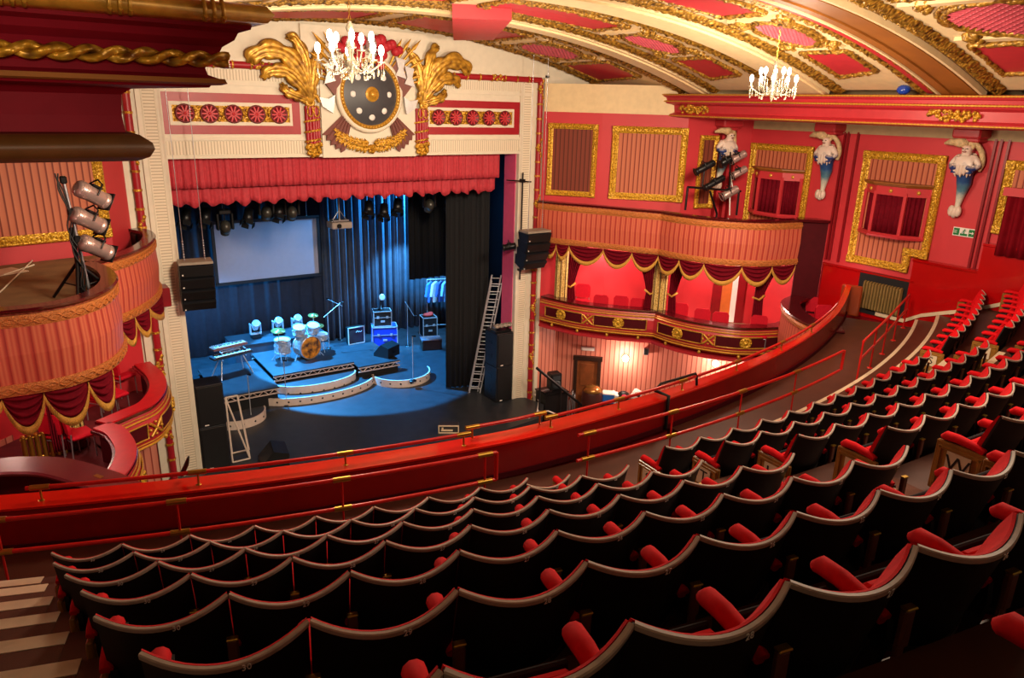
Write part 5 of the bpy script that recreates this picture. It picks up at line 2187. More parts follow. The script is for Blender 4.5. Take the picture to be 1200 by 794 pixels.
def half_round(label, cx, cy, rx, ry, z0, z1, a0=pi, a1=2 * pi, n=30, rot=0):
    o = thing('stage_step', label, 'step', (cx, cy, z0), rot, group='rounded stage steps')
    P = [(rx * cos(a0 + (a1 - a0) * i / n), ry * sin(a0 + (a1 - a0) * i / n)) for i in range(n + 1)]
    mb = MB()
    mb.prism(P, z1 - z0 - .005)
    mb.build('step_top', STAGEFL, o)
    mb = MB()
    mb.sweep(P, [(.002, .0), (.014, .0), (.014, z1 - z0 + .004), (-.03, z1 - z0 + .004), (-.03, z1 - z0 - .004), (.002, z1 - z0 - .004)])
    mb.build('step_face', STEPF, o)
    f, L = walk(P)
    m = max(5, int(L / .34))
    for i in range(m):
        mb = MB()
        q, d = f(L * (i + .5) / m)
        T = frameM((q.x + d.y * .012, q.y - d.x * .012, (z1 - z0) / 2), (d.x, d.y, 0))
        mb.lathe([(.0001, .02), (.025, .015), (.035, 0)], 8, T)
        mb.build('stud_light', BLACKMET, o)
    return o


half_round('upper curved step in front of the drum riser', -.36, 3.98, 1.38, .72, .0, .48)
half_round('lower wider curved step in front of the drum riser', -.36, 3.97, 2.02, 1.06, .0, .24)
half_round('half round step unit at the right, in front of the right riser', 2.6, 3.66, 1.05, 1.0, 0, .26, pi + .0, 2 * pi, rot=-.08)
half_round('small half round step unit at the left behind the sub speakers', -3.25, 2.9, .85, .80, 0, .26, pi, 2 * pi)


# ------------------------------------------------------------------ band equipment
DRUMW = mat('drum_shell_wrap', (196, 204, 206), .3, .2, var=.4, vs=14)
HEAD = mat('drum_head', (226, 226, 220), .5, var=.05)
CYMB = mat('cymbal_bronze', (206, 176, 100), .28, .8, var=.1)
HEADART = mat('painted_drum_front', (244, 160, 40), .5, var=.1, c2=(70, 40, 24), vs=5)


def drum(name, label, P, r, h, axis, group, head=HEAD, legs=None, cat='drum'):
    d = V(axis).normalized()
    T = Matrix.Translation(V(P)) @ d.to_track_quat('Z', 'Y').to_matrix().to_4x4()
    o = thing(name, label, cat, M=T, group=group)
    mb = MB()
    mb.lathe([(r, -h / 2), (r, h / 2)], 26)
    mb.build('shell', DRUMW, o)
    for s in (-1, 1):
        mb = MB()
        mb.lathe([(r * 1.0, s * h / 2 - .03), (r * 1.06, s * h / 2 - .03), (r * 1.06, s * h / 2 + .015), (r * .97, s * h / 2 + .015)], 26, caps=False)
        mb.build('hoop', ALU, o)
    for s, m_ in ((-1, HEAD), (1, head)):
        mb = MB()
        mb.lathe([(.0001, s * h / 2 + s * .006), (r * .98, s * h / 2)], 26)
        mb.build('head', m_, o)
    for i in range(8):
        mb = MB()
        a = 2 * pi * i / 8
        mb.tube([(r * 1.05 * cos(a), r * 1.05 * sin(a), -h / 2 + .02), (r * 1.05 * cos(a), r * 1.05 * sin(a), h / 2 - .02)], .007, 5)
        mb.box((r * 1.02 * cos(a), r * 1.02 * sin(a), 0), (.05, .05, .06))
        mb.build('lug', ALU, o)
    if legs:
        Ti = T.inverted()
        for (q0, q1) in legs:
            mb = MB()
            mb.tube([Ti @ V(q0), Ti @ V(q1)], .011, 6)
            mb.build('leg', ALU, o)
    return o


bd = at(362, 410, z=1.06)
B = V((bd.x, bd.y + .15, 1.17))
ax = V((.25, -1, -.03))
drum('bass_drum', 'bass drum with ochre painted front facing the audience on the middle riser', B, .40, .45, ax, 'drum kit', HEADART, [((B.x - .36, B.y - .05, .98), (B.x - .52, B.y - .2, .755)), ((B.x + .36, B.y - .0, .98), (B.x + .54, B.y - .1, .755))])
for dx, dy, dz, nm in ((-.24, .05, .60, 'left'), (.26, .05, .60, 'right')):
    drum('rack_tom', 'small tom drum mounted over the bass drum, %s one' % nm, B + V((dx, dy, dz)), .2, .26, (.05 * dx, -.35, 1), 'drum kit', HEAD, [(B + V((dx, dy, dz)), B + V((dx * .3, dy, .3)))])
drum('floor_tom', 'floor tom standing left of the bass drum', B + V((-.78, .25, .07)), .26, .44, (0, -.06, 1), 'drum kit', HEAD, [(B + V((-.78 + .28 * cos(a), .25 + .28 * sin(a), .1)), (B.x - .78 + .3 * cos(a), B.y + .25 + .26 * sin(a), .755)) for a in (.5, 2.6, 4.7)])
drum('snare_drum', 'shallow snare drum right of the bass drum', B + V((.68, .42, .14)), .2, .16, (0, -.1, 1), 'drum kit', HEAD, [(B + V((.68, .42, .05)), (B.x + .68 + .25 * cos(a), B.y + .42 + .25 * sin(a), .755)) for a in (.5, 2.6, 4.7)])


def cymbal(P, r, tilt, label, two=False):
    zb = .75
    o = thing('cymbal_stand', label, 'cymbal', (P[0], P[1], zb), group='cymbals on stands')
    h = P[2] - zb
    R_ = Matrix.Translation((0, 0, h)) @ Matrix.Rotation(tilt, 4, 'X')
    for k in range(2 if two else 1):
        mb = MB()
        mb.lathe([(.0001, .035), (.03, .033), (.05, .012), (r, -.012), (r, -.018), (.05, .004)], 26, R_ @ Matrix.Translation((0, 0, .05 * k)))
        mb.build('cymbal', CYMB, o)
    mb = MB()
    mb.tube([(0, 0, .18), (0, 0, h + .05)], .014, 6)
    mb.tube([(0, 0, h * .5), (0, 0, h * .56)], .024, 8)
    mb.build('pole', ALU, o)
    for i in range(3):
        a = .4 + 2 * pi * i / 3
        mb = MB()
        mb.tube([(0, 0, .4), (.3 * cos(a), .3 * sin(a), .012)], .012, 6)
        mb.tube([(0, 0, .2), (.16 * cos(a), .16 * sin(a), .19)], .007, 5)
        mb.build('leg', ALU, o)
    return o


def cym_at(px, py, y, r, t, label, two=False):
    q = at(px, py, y=y)
    cymbal((q.x, q.y, q.z), r, t, label, two)


cym_at(326, 387, B.y + .1, .24, .15, 'crash cymbal on tall stand at the left of the drum kit')
cym_at(367, 369, B.y + .6, .18, .2, 'highest cymbal on stand at the right rear of the drum kit')
cym_at(371, 381, B.y + .3, .25, .12, 'broad ride cymbal on stand at the right of the drum kit')
cym_at(358, 383, B.y + .75, .18, .05, 'paired hi-hat cymbals behind the snare drum', True)
st_ = thing('drum_stool', 'round drum stool with black seat behind the bass drum', 'stool', (B.x + .05, B.y + .95, .75))
mb = MB()
mb.lathe([(.0001, .55), (.17, .55), (.18, .52), (.17, .47), (.0001, .46)], 20)
mb.build('seat', BLACK, st_)
mb = MB()
mb.tube([(0, 0, .2), (0, 0, .47)], .02, 8)
mb.build('pole', ALU, st_)
for i in range(3):
    a = 2 * pi * i / 3
    mb = MB()
    mb.tube([(0, 0, .3), (.24 * cos(a), .24 * sin(a), .01)], .014, 6)
    mb.build('leg', ALU, st_)

# keyboards
kc = at(270, 409, z=1.5)
ka = math.radians(14)
ks = thing('keyboard_stand', 'two-tier metal keyboard stand on the left riser', 'stand', (kc.x, kc.y, .62), ka)
for sx in (-1, 1):
    for sy in (-1, 1):
        mb = MB()
        mb.tube([(sx * .55, sy * .32, .01), (sx * .30, 0, .85)], .022, 6)
        mb.build('leg', ALU, ks)
mb = MB()
mb.tube([(-.3, 0, .85), (.3, 0, .85)], .02, 6)
for z in (.66, .9):
    for sx in (-1, 1):
        mb.tube([(sx * .4, -.25, z - .02), (sx * .4, .25 + .1 * (z > .8), z + .04)], .016, 6)
    mb.tube([(-.4, .02, z), (.4, .02, z)], .016, 6)
mb.build('cross_bar', ALU, ks)
for i, (dz, dy, w_) in enumerate(((.72, -.04, 1.36), (.98, .1, 1.18))):
    kb = thing('keyboard', '%s keyboard with white keys on the two-tier stand' % ('longer lower' if i == 0 else 'shorter upper'), 'keyboard', (kc.x - sin(ka) * dy, kc.y + cos(ka) * dy, .62 + dz), ka, group='keyboards on the left riser')
    mb = MB()
    mb.box((0, 0, 0), (w_, .34, .1), bev=.02)
    mb.build('case', mat('keyboard_case', (56, 60, 66), .4) if i == 0 else mat('keyboard_case_red', (150, 96, 84), .4), kb)
    mb = MB()
    mb.box((0, -.09, .055), (w_ - .16, .15, .02))
    mb.build('white_keys', WHITE, kb)
    mb = MB()
    n = int((w_ - .2) / .04)
    for k in range(n):
        if k % 7 not in (2, 6):
            mb.box((-(w_ - .2) / 2 + .04 * (k + .5), -.06, .07), (.02, .09, .016))
    mb.build('black_keys', BLACK, kb)
    mb = MB()
    mb.box((0, .09, .053), (.3, .07, .012))
    for k in range(10):
        mb.lathe([(.014, .05), (.012, .075)], 8, Matrix.Translation((-.5 + .06 * k, .12, 0)))
    mb.build('control_panel', ALU, kb)

# moving heads on the rear riser
for i, (px, py) in enumerate(((301, 384), (325.5, 383), (340, 379))):
    q = at(px, 395, z=.96)
    q = V((max(-1.9, min(.9, q.x)), min(8.1, q.y), .95))
    q = V((-1.25 + .82 * i - .1 * (i == 2), 7.7, .95))
    mh = thing('moving_light', 'moving-head light on the rear riser, %s of three behind the drums' % ['leftmost', 'middle', 'rightmost'][i], 'stage light', q, group='moving lights behind the drums')
    mb = MB()
    mb.box((0, 0, .08), (.34, .3, .16), bev=.02)
    mb.build('base', BLACKMET, mh)
    mb = MB()
    for sx in (-1, 1):
        mb.box((sx * .18, 0, .36), (.05, .14, .42), bev=.015)
    mb.box((0, 0, .18), (.38, .16, .05))
    mb.build('yoke', ALU, mh)
    mb = MB()
    mb.ball((0, 0, .46), .17, 14, sc=(.8, .9, 1.1))
    mb.lathe([(.12, .08), (.14, .24), (.10, .24)], 14, Matrix.Translation((0, 0, .46)) @ Matrix.Rotation(.9, 4, 'X'))
    mb.build('head', ALU, mh)


def mic_stand(px, py, z, h, boom, label):
    q = at(px, py, z=z)
    o = thing('microphone_stand', label, 'microphone stand', q, group='microphone stands on stage')
    mb = MB()
    mb.lathe([(.0001, .03), (.11, .025), (.125, 0)], 16)
    mb.build('base', BLACKMET, o)
    mb = MB()
    mb.tube([(0, 0, .02), (0, 0, h)], .014, 6)
    mb.build('pole', ALU, o)
    e = V((0, 0, h))
    if boom:
        mb = MB()
        e = V((boom[0], 0, h + boom[1]))
        mb.tube([(-boom[0] * .3, 0, h - boom[1] * .3), e], .011, 6)
        mb.build('boom', ALU, o)
    mb = MB()
    mb.tube([e, e + V((.05, -.1, .02))], [.02, .028], 8)
    mb.ball(e + V((.05, -.1, .02)), .035, 8)
    mb.build('microphone', BLACKMET, o)
    return o


mic_stand(336, 474, 0, 1.5, None, 'upright microphone stand in front of the curved steps, left one')
mic_stand(295, 495, 0, 1.55, None, 'upright microphone stand by the small left step unit')
mic_stand(484, 446, .26, 1.6, None, 'tall microphone stand on the half round right step')
mic_stand(386, 408, .75, 1.3, (.5, .35), 'boom microphone stand at the right of the drum kit')
mic_stand(399, 398, .0, 1.5, (-.5, .3), 'boom microphone stand behind the guitar amplifier')
mic_stand(478, 405, .0, 1.7, (.3, -.5), 'boom microphone stand before the blue drapes')

# guitar amplifier, flight cases
q = at(418, 403, z=0)
am = thing('guitar_amplifier', 'black guitar amplifier with cream edging and script badge', 'amplifier', (q.x, q.y, 0), .06)
mb = MB()
mb.box((0, .13, .37), (.68, .26, .7), bev=.02)
mb.build('cabinet', BLACK, am)
mb = MB()
mb.box((0, -.005, .34), (.58, .02, .52))
mb.build('grille_cloth', mat('amp_grille', (44, 44, 50), .8), am)
mb = MB()
for a, b in (((0, -.01, .71), (.7, .04, .03)), ((0, -.01, .035), (.7, .04, .03)), ((-.34, -.01, .37), (.03, .04, .7)), ((.34, -.01, .37), (.03, .04, .7))):
    mb.box(a, b)
mb.build('edging', mat('amp_edging', (206, 190, 170), .5), am)
mb = MB()
mb.tube(spline([(-.02, -.02, .50), (.05, -.02, .56), (.08, -.02, .50), (.13, -.02, .53), (.18, -.02, .5), (.24, -.02, .54)], 4), .009, 5)
mb.build('badge', WHITE, am)


def flight_case(P, d, rz, label, mt):
    o = thing('flight_case', label, 'flight case', P, rz, group='flight cases upstage right')
    x, y, z = d
    mb = MB()
    mb.box((0, 0, z / 2 + .0), (x - .02, y - .02, z - .01))
    mb.build('case_body', mt, o)
    mb = MB()
    for sx in (-1, 1):
        for sy in (-1, 1):
            mb.box((sx * (x / 2 - .015), sy * (y / 2 - .015), z / 2), (.035, .035, z))
        for zz in (.015, z - .015):
            mb.box((sx * (x / 2 - .015), 0, zz), (.035, y, .03))
    for sy in (-1, 1):
        for zz in (.015, z - .015):
            mb.box((0, sy * (y / 2 - .015), zz), (x, .035, .03))
        mb.box((0, sy * (y / 2), z * .6), (x, .012, .02))
    mb.build('edge_trim', ALU, o)
    mb = MB()
    for sx in (-1, 1):
        mb.box((sx * x * .25, -y / 2 - .006, z * .62), (.09, .02, .09))
    mb.box((0, -y / 2 - .008, z * .35), (.16, .02, .07))
    mb.build('latch', ALU, o)
    return o


BLUECASE = mat('blue_case', (24, 60, 190), .4)
q = at(452, 404, z=0)
flight_case((q.x, q.y + .1, 0), (1.0, .7, .82), -.35, 'big blue flight case with aluminium edges beside the drapes', BLUECASE)
flight_case((q.x - .08, q.y + .12, .83), (.72, .55, .62), -.3, 'smaller black flight case stacked on the blue case', BLACK)
fx = thing('fixture', 'small lamp on short arm standing on top of the stacked cases', 'stage light', (q.x - .1, q.y + .15, 1.455))
mb = MB()
mb.lathe([(.12, 0), (.13, .04), (.03, .05), (.025, .4)], 12)
mb.build('stand', BLACKMET, fx)
mb = MB()
mb.lathe([(.05, -.12), (.1, .0), (.13, .16), (.1, .16)], 12, Matrix.Translation((0, 0, .48)) @ Matrix.Rotation(1.2, 4, 'X'))
mb.build('head', ALU, fx)
q2 = at(502, 393, z=0)
flight_case((q2.x, q2.y, 0), (.62, .6, .86), -.2, 'upright black flight case with a red cloth on top, under the shirts', BLACK)
mb = MB()
mb.ball((q2.x, q2.y, .92), .2, 12, sc=(1.2, .8, .4))
mb.ball((q2.x + .13, q2.y + .05, .95), .13, 10, sc=(1, .8, .5))
o = mb.build('folded_cloth', mat('red_cloth', (206, 50, 40), .8))
tag(o, 'bright red folded cloth lying on the upright flight case', 'cloth')

# clothes rail with shirts
q3 = at(517, 388, z=0)
rail = thing('clothes_rail', 'metal clothes rail with hanging shirts at stage right', 'clothes rail', (q3.x, q3.y, 0), -.3)
mb = MB()
for sx in (-1, 1):
    mb.tube([(sx * .6, 0, .05), (sx * .6, 0, 2.3)], .02, 6)
    mb.tube([(sx * .6, -.3, .05), (sx * .6, .3, .05)], .02, 6)
mb.tube([(-.6, 0, 2.3), (.6, 0, 2.3)], .02, 6)
mb.tube([(-.6, 0, .3), (.6, 0, .3)], .015, 6)
mb.build('rail_frame', ALU, rail)
for i, (c, nm) in enumerate((((60, 120, 200), 'blue'), ((190, 200, 214), 'pale'), ((40, 70, 140), 'dark blue'), ((120, 160, 210), 'light blue'), ((70, 70, 90), 'grey'))):
    x = -.45 + .22 * i
    T = Matrix.Translation((q3.x + x * cos(-.3), q3.y + x * sin(-.3), 0)) @ Matrix.Rotation(-.3 + .9, 4, 'Z')
    sh_ = thing('hanging_shirt', '%s shirt on hanger, %s from the left on the clothes rail' % (nm, ORD[i]), 'shirt', M=T, group='shirts on the clothes rail')
    mb = MB()
    outl = [(-.22, 1.35), (-.25, 2.02), (-.36, 1.6), (-.44, 1.64), (-.3, 2.12), (-.06, 2.2), (.06, 2.2), (.3, 2.12), (.44, 1.64), (.36, 1.6), (.25, 2.02), (.22, 1.35)]
    mb.prism(outl, .10, frameM((0, 0, 0), (1, 0, 0)), -.05)
    mb.build('cloth', mat('shirt_%s' % nm, c, .8), sh_)
    mb = MB()
    mb.tube([(-.2, 0, 2.14), (0, 0, 2.22), (.2, 0, 2.14)], .012, 5)
    mb.tube([(0, 0, 2.22), (.02, 0, 2.32), (-.02, 0, 2.34)], .007, 5)
    mb.build('hanger', ALU, sh_)
# props heap below the rail
q4 = at(505, 408, z=0)
pr = thing('prop_trunk', 'low dark prop trunk with yellow and pale oddments below the shirts', 'trunk', (q4.x, q4.y, 0), -.3)
mb = MB()
mb.box((0, 0, .2), (.8, .5, .4), bev=.03)
mb.build('trunk_body', DARKWOOD, pr)
mb = MB()
mb.box((0, 0, .42), (.82, .52, .06), bev=.02)
mb.build('lid', mat('trunk_lid', (130, 90, 80), .6, c2=(40, 60, 90), vs=9), pr)

# wedge monitors
def wedge(P, rz, label, s=1):
    o = thing('wedge_monitor', label, 'loudspeaker', P, rz, group='wedge monitors')
    w_ = .62 * s
    T = Matrix.Rotation(pi / 2, 4, 'Z') @ Matrix.Rotation(pi / 2, 4, 'X')
    mb = MB()
    mb.prism([(-.28 * s, 0), (.30 * s, 0), (.30 * s, .10 * s), (.02 * s, .42 * s), (-.28 * s, .34 * s)], w_, T, -w_ / 2)
    mb.build('cabinet', BLACK, o)
    mb = MB()
    a = V((.30 * s, .10 * s, 0))
    b = V((.02 * s, .42 * s, 0))
    n = V((.32, .28, 0)).normalized()
    p = [(a + (b - a) * .08 + n * .008), (b + (a - b) * .08 + n * .008), (b + (a - b) * .08), (a + (b - a) * .08)]
    mb.prism([(q.x, q.y) for q in p], w_ - .06, T, -w_ / 2 + .03)
    mb.build('grille', BLACKMET, o)
    for sy in (-1, 1):
        mb = MB()
        mb.box((0, sy * (w_ / 2 + .004), .17 * s), (.16, .012, .06))
        mb.build('handle_cup', BLACKMET, o)
    return o


q = at(323, 545, z=0)
wedge((q.x, q.y + .1, 0), 1.4, 'black wedge monitor on the dark stage front at the left', 1.25)
q = at(457, 418, z=.64)
wedge((q.x, q.y + .25, .64), .5, 'black wedge monitor at the back corner of the right riser', 1.1)


# ------------------------------------------------------------------ loudspeakers
def sub(x0, x1, y0, y1, z0, z1, label, group, blue=False):
    o = thing('sub_speaker', label, 'loudspeaker', ((x0 + x1) / 2, (y0 + y1) / 2, z0), group=group)
    w_, d_, h_ = x1 - x0, y1 - y0, z1 - z0
    mb = MB()
    mb.box((0, .02, h_ / 2), (w_, d_ - .04, h_), bev=.015)
    mb.build('cabinet', SUBP, o)
    mb = MB()
    mb.box((0, -d_ / 2 + .015, h_ / 2), (w_ - .05, .03, h_ - .06), bev=.01)
    mb.build('grille', BLACK, o)
    for zc in (.3, .7):
        mb = MB()
        mb.box((-w_ / 2 - .004, .05, h_ * zc), (.012, .2, .12))
        mb.build('handle_cup', BLACKMET, o)
    mb = MB()
    mb.box((-w_ * .22, -d_ / 2 - .003, .07), (.1, .006, .03))
    mb.build('badge', WHITE, o)
    return o


SUBP = mat('textured_black_cabinet', (22, 24, 30), .5, var=.2, bump=.2, bs=120)
for k, (za, zb) in enumerate(((0, 1.22), (1.225, 2.36))):
    sub(-4.84, -4.17, -.12, .56, za, zb, '%s black sub speaker of the left stack beside the stage arch' % ('bottom' if k == 0 else 'top'), 'left sub speaker stack')
    sub(4.24, 4.87, -.10, .66, za, zb, '%s black sub speaker of the right stack beside the ladder' % ('bottom' if k == 0 else 'top'), 'right sub speaker stack')
pb = thing('lamp_bar', 'row of four small par cans on the right speaker stack', 'stage light', (4.56, .2, 2.36))
mb = MB()
mb.box((0, 0, .03), (.62, .3, .06), bev=.01)
mb.build('base', BLACKMET, pb)
for i in range(4):
    mb = MB()
    T = Matrix.Translation((-.24 + .16 * i, -.05, .2)) @ Matrix.Rotation(1.2, 4, 'X')
    mb.lathe([(.05, -.12), (.07, -.1), (.075, .12), (.062, .12), (.055, .02), (.0001, .02)], 14, T)
    mb.build('par_can', mat('par_can_grey', (150, 140, 130), .35, .4) if i == 0 else bpy.data.materials['par_can_grey'], pb)


def line_array(x, y, z1, n, w_, label, tilt, side):
    o = thing('line_array', label, 'loudspeaker', (x, y, z1), tilt, group='hung line arrays')
    z = 0
    yy = 0
    for i in range(n):
        h_ = .27
        a = math.radians(3 + 7 * i)
        R_ = Matrix.Translation((0, yy, z)) @ Matrix.Rotation(a, 4, 'X')
        mb = MB()
        mb.prism([(.28, 0), (.22, -h_), (-.18, -h_), (-.28, 0)][::-1], w_, R_ @ Matrix.Rotation(pi / 2, 4, 'Z') @ Matrix.Rotation(pi / 2, 4, 'X') @ Matrix.Diagonal((-1, 1, 1, 1)), -w_ / 2)
        c_ = mb.build('cabinet', SUBP, o)
        mb = MB()
        mb.box((0, -.285 + .03, -h_ / 2), (w_ - .04, .02, h_ - .03), M=R_, R=Matrix.Rotation(.2, 3, 'X'))
        mb.build('grille', BLACK, c_)
        mb = MB()
        mb.box((-w_ / 2 + .06, -.30 + .03, -h_ * .75), (.03, .012, .03), M=R_)
        mb.build('badge', WHITE, c_)
        z -= h_ * cos(a) + .004
        yy += h_ * sin(a)
    mb = MB()
    mb.box((0, 0, .04), (w_, .5, .06))
    mb.build('fly_frame', mat('fly_frame_grey', (150, 138, 124), .5) if 'fly_frame_grey' not in bpy.data.materials else bpy.data.materials['fly_frame_grey'], o)
    mb = MB()
    for sx in (-1, 1):
        mb.tube([(sx * w_ * .3, 0, .05), (sx * w_ * .3, 0, cz(x) - z1)], .008, 5)
        for k in range(8):
            mb.ball((sx * w_ * .3, 0, .1 + .06 * k), .022, 6)
    mb.build('chain', STEEL, o)
    return o


line_array(-4.62, -.62, 5.62, 4, .74, 'black hung line array speaker at the left edge of the stage opening', -.1, -1)
line_array(5.08, -.75, 5.68, 4, .86, 'black hung line array speaker before the right stage pilaster', .0, 1)
pp = thing('scaffold_pole', 'black vertical scaffold pole with clamps on the right stage pilaster', 'pole', (4.98, -.16, 4.1))
mb = MB()
mb.tube([(0, 0, 0), (0, 0, 3.3)], .025, 8)
mb.build('pole', BLACKMET, pp)
mb = MB()
mb.tube([(-.6, -.02, 3.1), (.3, -.02, 3.02)], .02, 8)
mb.box((0, .04, 3.06), (.1, .22, .1))
mb.box((0, .05, .3), (.06, .2, .06))
mb.build('cross_arm', BLACKMET, pp)
lantern(at(597, 289, y=-.2), (-.9, .5, -.2), .42, .1, BLACKMET, 'black lantern pointing at the stage from the right line array', None)

# ladder
Lb, Lt = V((4.16, 1.22, .0)), at(582, 322, y=.98)
la = thing('ladder', 'tall aluminium double ladder leaning at the right of the stage', 'ladder', (0, 0, 0))
u = (Lt - Lb)
side = V((.8, -.6, 0)).normalized()
for k, (off, t1) in enumerate(((0, 1), (.1, .96))):
    b0 = Lb + V((-.04, -.05, 0)) * k
    for sx in (-1, 1):
        mb = MB()
        a = b0 + side * sx * (.15 + .03 * k) + V((0, -off, .0))
        bq = a + u * t1
        mb.tube([a, bq], .03, 4)
        mb.build('stile', ALU, la)
    n = 15
    for i in range(n):
        mb = MB()
        q = b0 + V((0, -off, 0)) + u * t1 * ((i + .6) / n)
        mb.tube([q - side * (.15 + .03 * k), q + side * (.15 + .03 * k)], .016, 6)
        mb.build('rung', ALU, la)

# white trestle frame
a0, a1, a2, a3 = at(264, 466, y=.35), at(278, 463, y=.35), at(273, 544, y=.02), at(293, 537, y=.02)
tr = thing('trestle', 'slim white A-frame trestle propping the truss at left', 'trestle', (0, 0, 0))
mb = MB()
for q0_, q1_ in ((a0, a2), (a1, a3), (a2, a3), (a0, a1), (a0, a3)):
    mb.tube([V((q0_.x, q0_.y, max(q0_.z, .03))), V((q1_.x, q1_.y, max(q1_.z, .03)))], .026, 6)
mb.build('front_frame', mat('trestle_cream', (214, 198, 184), .5), tr)
mb = MB()
o_ = V((.12, .55, 0))
for q0_, q1_ in ((a0, a2 + o_), (a1, a3 + o_), (a2 + o_, a3 + o_)):
    mb.tube([V((q0_.x, q0_.y, max(q0_.z, .03))), V((q1_.x, q1_.y, max(q1_.z, .03)))], .026, 6)
for t in (.3, .55, .75):
    mb.tube([a0.lerp(a2, t), a0.lerp(a2 + o_, t)], .02, 6)
mb.build('rear_frame', bpy.data.materials['trestle_cream'], tr)

q = at(526, 505, z=.0)
fc = thing('stage_box', 'small pale-edged connector box at the dark stage front', 'box', (q.x, q.y, 0), -.55)
mb = MB()
mb.box((0, 0, .13), (.58, .3, .24), bev=.015)
mb.build('case_body', mat('box_dark', (50, 46, 46), .5), fc)
mb = MB()
for a, b in (((0, -.15, .24), (.6, .03, .03)), ((0, -.15, .02), (.6, .03, .03)), ((-.29, -.15, .13), (.03, .03, .24)), ((.29, -.15, .13), (.03, .03, .24))):
    mb.box(a, b)
mb.box((-.05, -.155, .1), (.34, .02, .05))
mb.box((-.18, -.155, .14), (.05, .02, .1))
mb.build('edge_trim', NOSING, fc)

# stage right corner below the boxes: desk, speaker, handrail, oddments
def pt(px, py, y):
    return at(px, py, y=y)


q = pt(648, 487, -1.0)
bx = thing('black_desk', 'black covered desk standing below the right boxes at the stage steps', 'desk', (q.x + .1, -.75, -1.2), -.1)
zt = pt(648, 462, -1.1).z + 1.2
mb = MB()
mb.box((0, 0, zt / 2 - .02), (.86, .62, zt - .04))
mb.build('desk_body', BLACK, bx)
mb = MB()
mb.box((0, 0, zt - .02), (.92, .68, .04))
mb.build('desk_top', BLACKMET, bx)
zs = zt - 1.2
sp = thing('monitor_speaker', 'black loudspeaker cabinet standing on the black desk', 'loudspeaker', (q.x + .22, -.70, zs + .005), -.2)
h_ = pt(658, 436, -.8).z - zs
mb = MB()
mb.box((0, 0, h_ / 2), (.4, .36, h_), bev=.03)
mb.build('cabinet', BLACK, sp)
mb = MB()
mb.lathe([(.15, 0), (.14, .02), (.05, -.0), (.0001, .015)], 16, frameM((0, -.183, h_ * .35), (1, 0, 0)))
mb.box((0, -.184, h_ * .75), (.26, .012, h_ * .25))
mb.build('driver', mat('driver_grey', (60, 64, 70), .4), sp)
mx = thing('audio_mixer', 'flat dark mixer lying on the black desk beside the speaker', 'mixer', (q.x - .22, -.8, zs + .005), .1)
mb = MB()
mb.box((0, 0, .035), (.36, .3, .06), bev=.01)
mb.build('case', BLACKMET, mx)
mb = MB()
for i in range(6):
    mb.box((-.13 + .05 * i, 0, .07), (.015, .1, .012))
mb.build('faders', ALU, mx)
a, b = pt(629, 431, -1.25), pt(682, 475, -1.25)
hr = thing('handrail', 'black sloping handrail of the steps from stage to stalls', 'handrail', (0, 0, 0))
mb = MB()
mb.tube([a, b], .045, 8)
mb.build('rail', BLACK, hr)
for t in (.08, .52, .92):
    q_ = a.lerp(b, t)
    mb = MB()
    mb.tube([q_, V((q_.x, q_.y, -1.2))], .03, 6)
    mb.build('post', BLACK, hr)
q = pt(668, 480, -1.0)
fr_ = thing('metal_frame', 'two folded grey metal stage frames leaning beside the black desk', 'frame', (q.x + .06, -.95, -1.2), .5)
for k in range(2):
    mb = MB()
    H_ = pt(676, 458, -.95).z + 1.2 - .1 * k
    P = [(-.2 + .0, -.08 * k, .02), (.25, -.08 * k, .02), (.25, -.08 * k + .06, H_), (-.2, -.08 * k + .06, H_ * .9)]
    mb.tube(P, .025, 6, closed=True)
    mb.tube([P[0], P[2]], .015, 5)
    mb.build('tube_frame', STEEL, fr_)


def off_stalls(px, py, d):
    return hit(px, py, V((6.62, -.02, 0)) + ns * d, ns)


q = off_stalls(694, 466, .55)
kd = thing('kettle_bin', 'large dark rounded bin with a shiny domed top by the brown door', 'bin', (q.x, q.y, -1.2))
H_ = off_stalls(694, 451, .55).z + 1.2
mb = MB()
mb.lathe([(.22, 0), (.33, H_ * .2), (.38, H_ * .55), (.36, H_ * .82), (.30, H_ * .9)], 22)
mb.build('bin_body', mat('bin_dark', (70, 34, 30), .3, coat=.3), kd)
mb = MB()
mb.lathe([(.32, H_ * .88), (.34, H_ * .9), (.2, H_ * .98), (.0001, H_)], 22)
mb.build('domed_lid', mat('bin_lid', (170, 120, 60), .25, .6), kd)
q = off_stalls(716, 462, .5)
zt = off_stalls(716, 459, .5).z
ra = atan2(ds.y, ds.x)
bb = thing('cool_box', 'blue box with white end resting on a dark case below the boxes', 'box', (q.x, q.y, zt - .38), ra)
mb = MB()
mb.box((-.08, 0, .17), (.4, .34, .32), bev=.03)
mb.build('box_body', mat('cool_blue', (40, 110, 200), .4), bb)
mb = MB()
mb.box((.18, 0, .17), (.14, .36, .36), bev=.03)
mb.box((-.08, 0, .35), (.42, .36, .05), bev=.02)
mb.build('white_end', WHITE, bb)
mb = MB()
h_ = zt - .385 + 1.2
mb.box((0, 0, h_ / 2), (.8, .5, h_), bev=.02)
o = mb.build('equipment_case', BLACKMET, M=Matrix.Translation((q.x, q.y, -1.2)) @ Matrix.Rotation(ra, 4, 'Z'))
tag(o, 'dark equipment case standing under the blue box', 'case')
q = off_stalls(738, 460, .5)
zt = off_stalls(738, 456, .5).z
mb = MB()
h_ = zt - .42 + 1.2
mb.box((0, 0, h_ / 2), (.86, .5, h_), bev=.02)
o = mb.build('equipment_case', BLACK, M=Matrix.Translation((q.x, q.y, -1.2)) @ Matrix.Rotation(ra, 4, 'Z'))
tag(o, 'black equipment case carrying the bag and white canister', 'case')
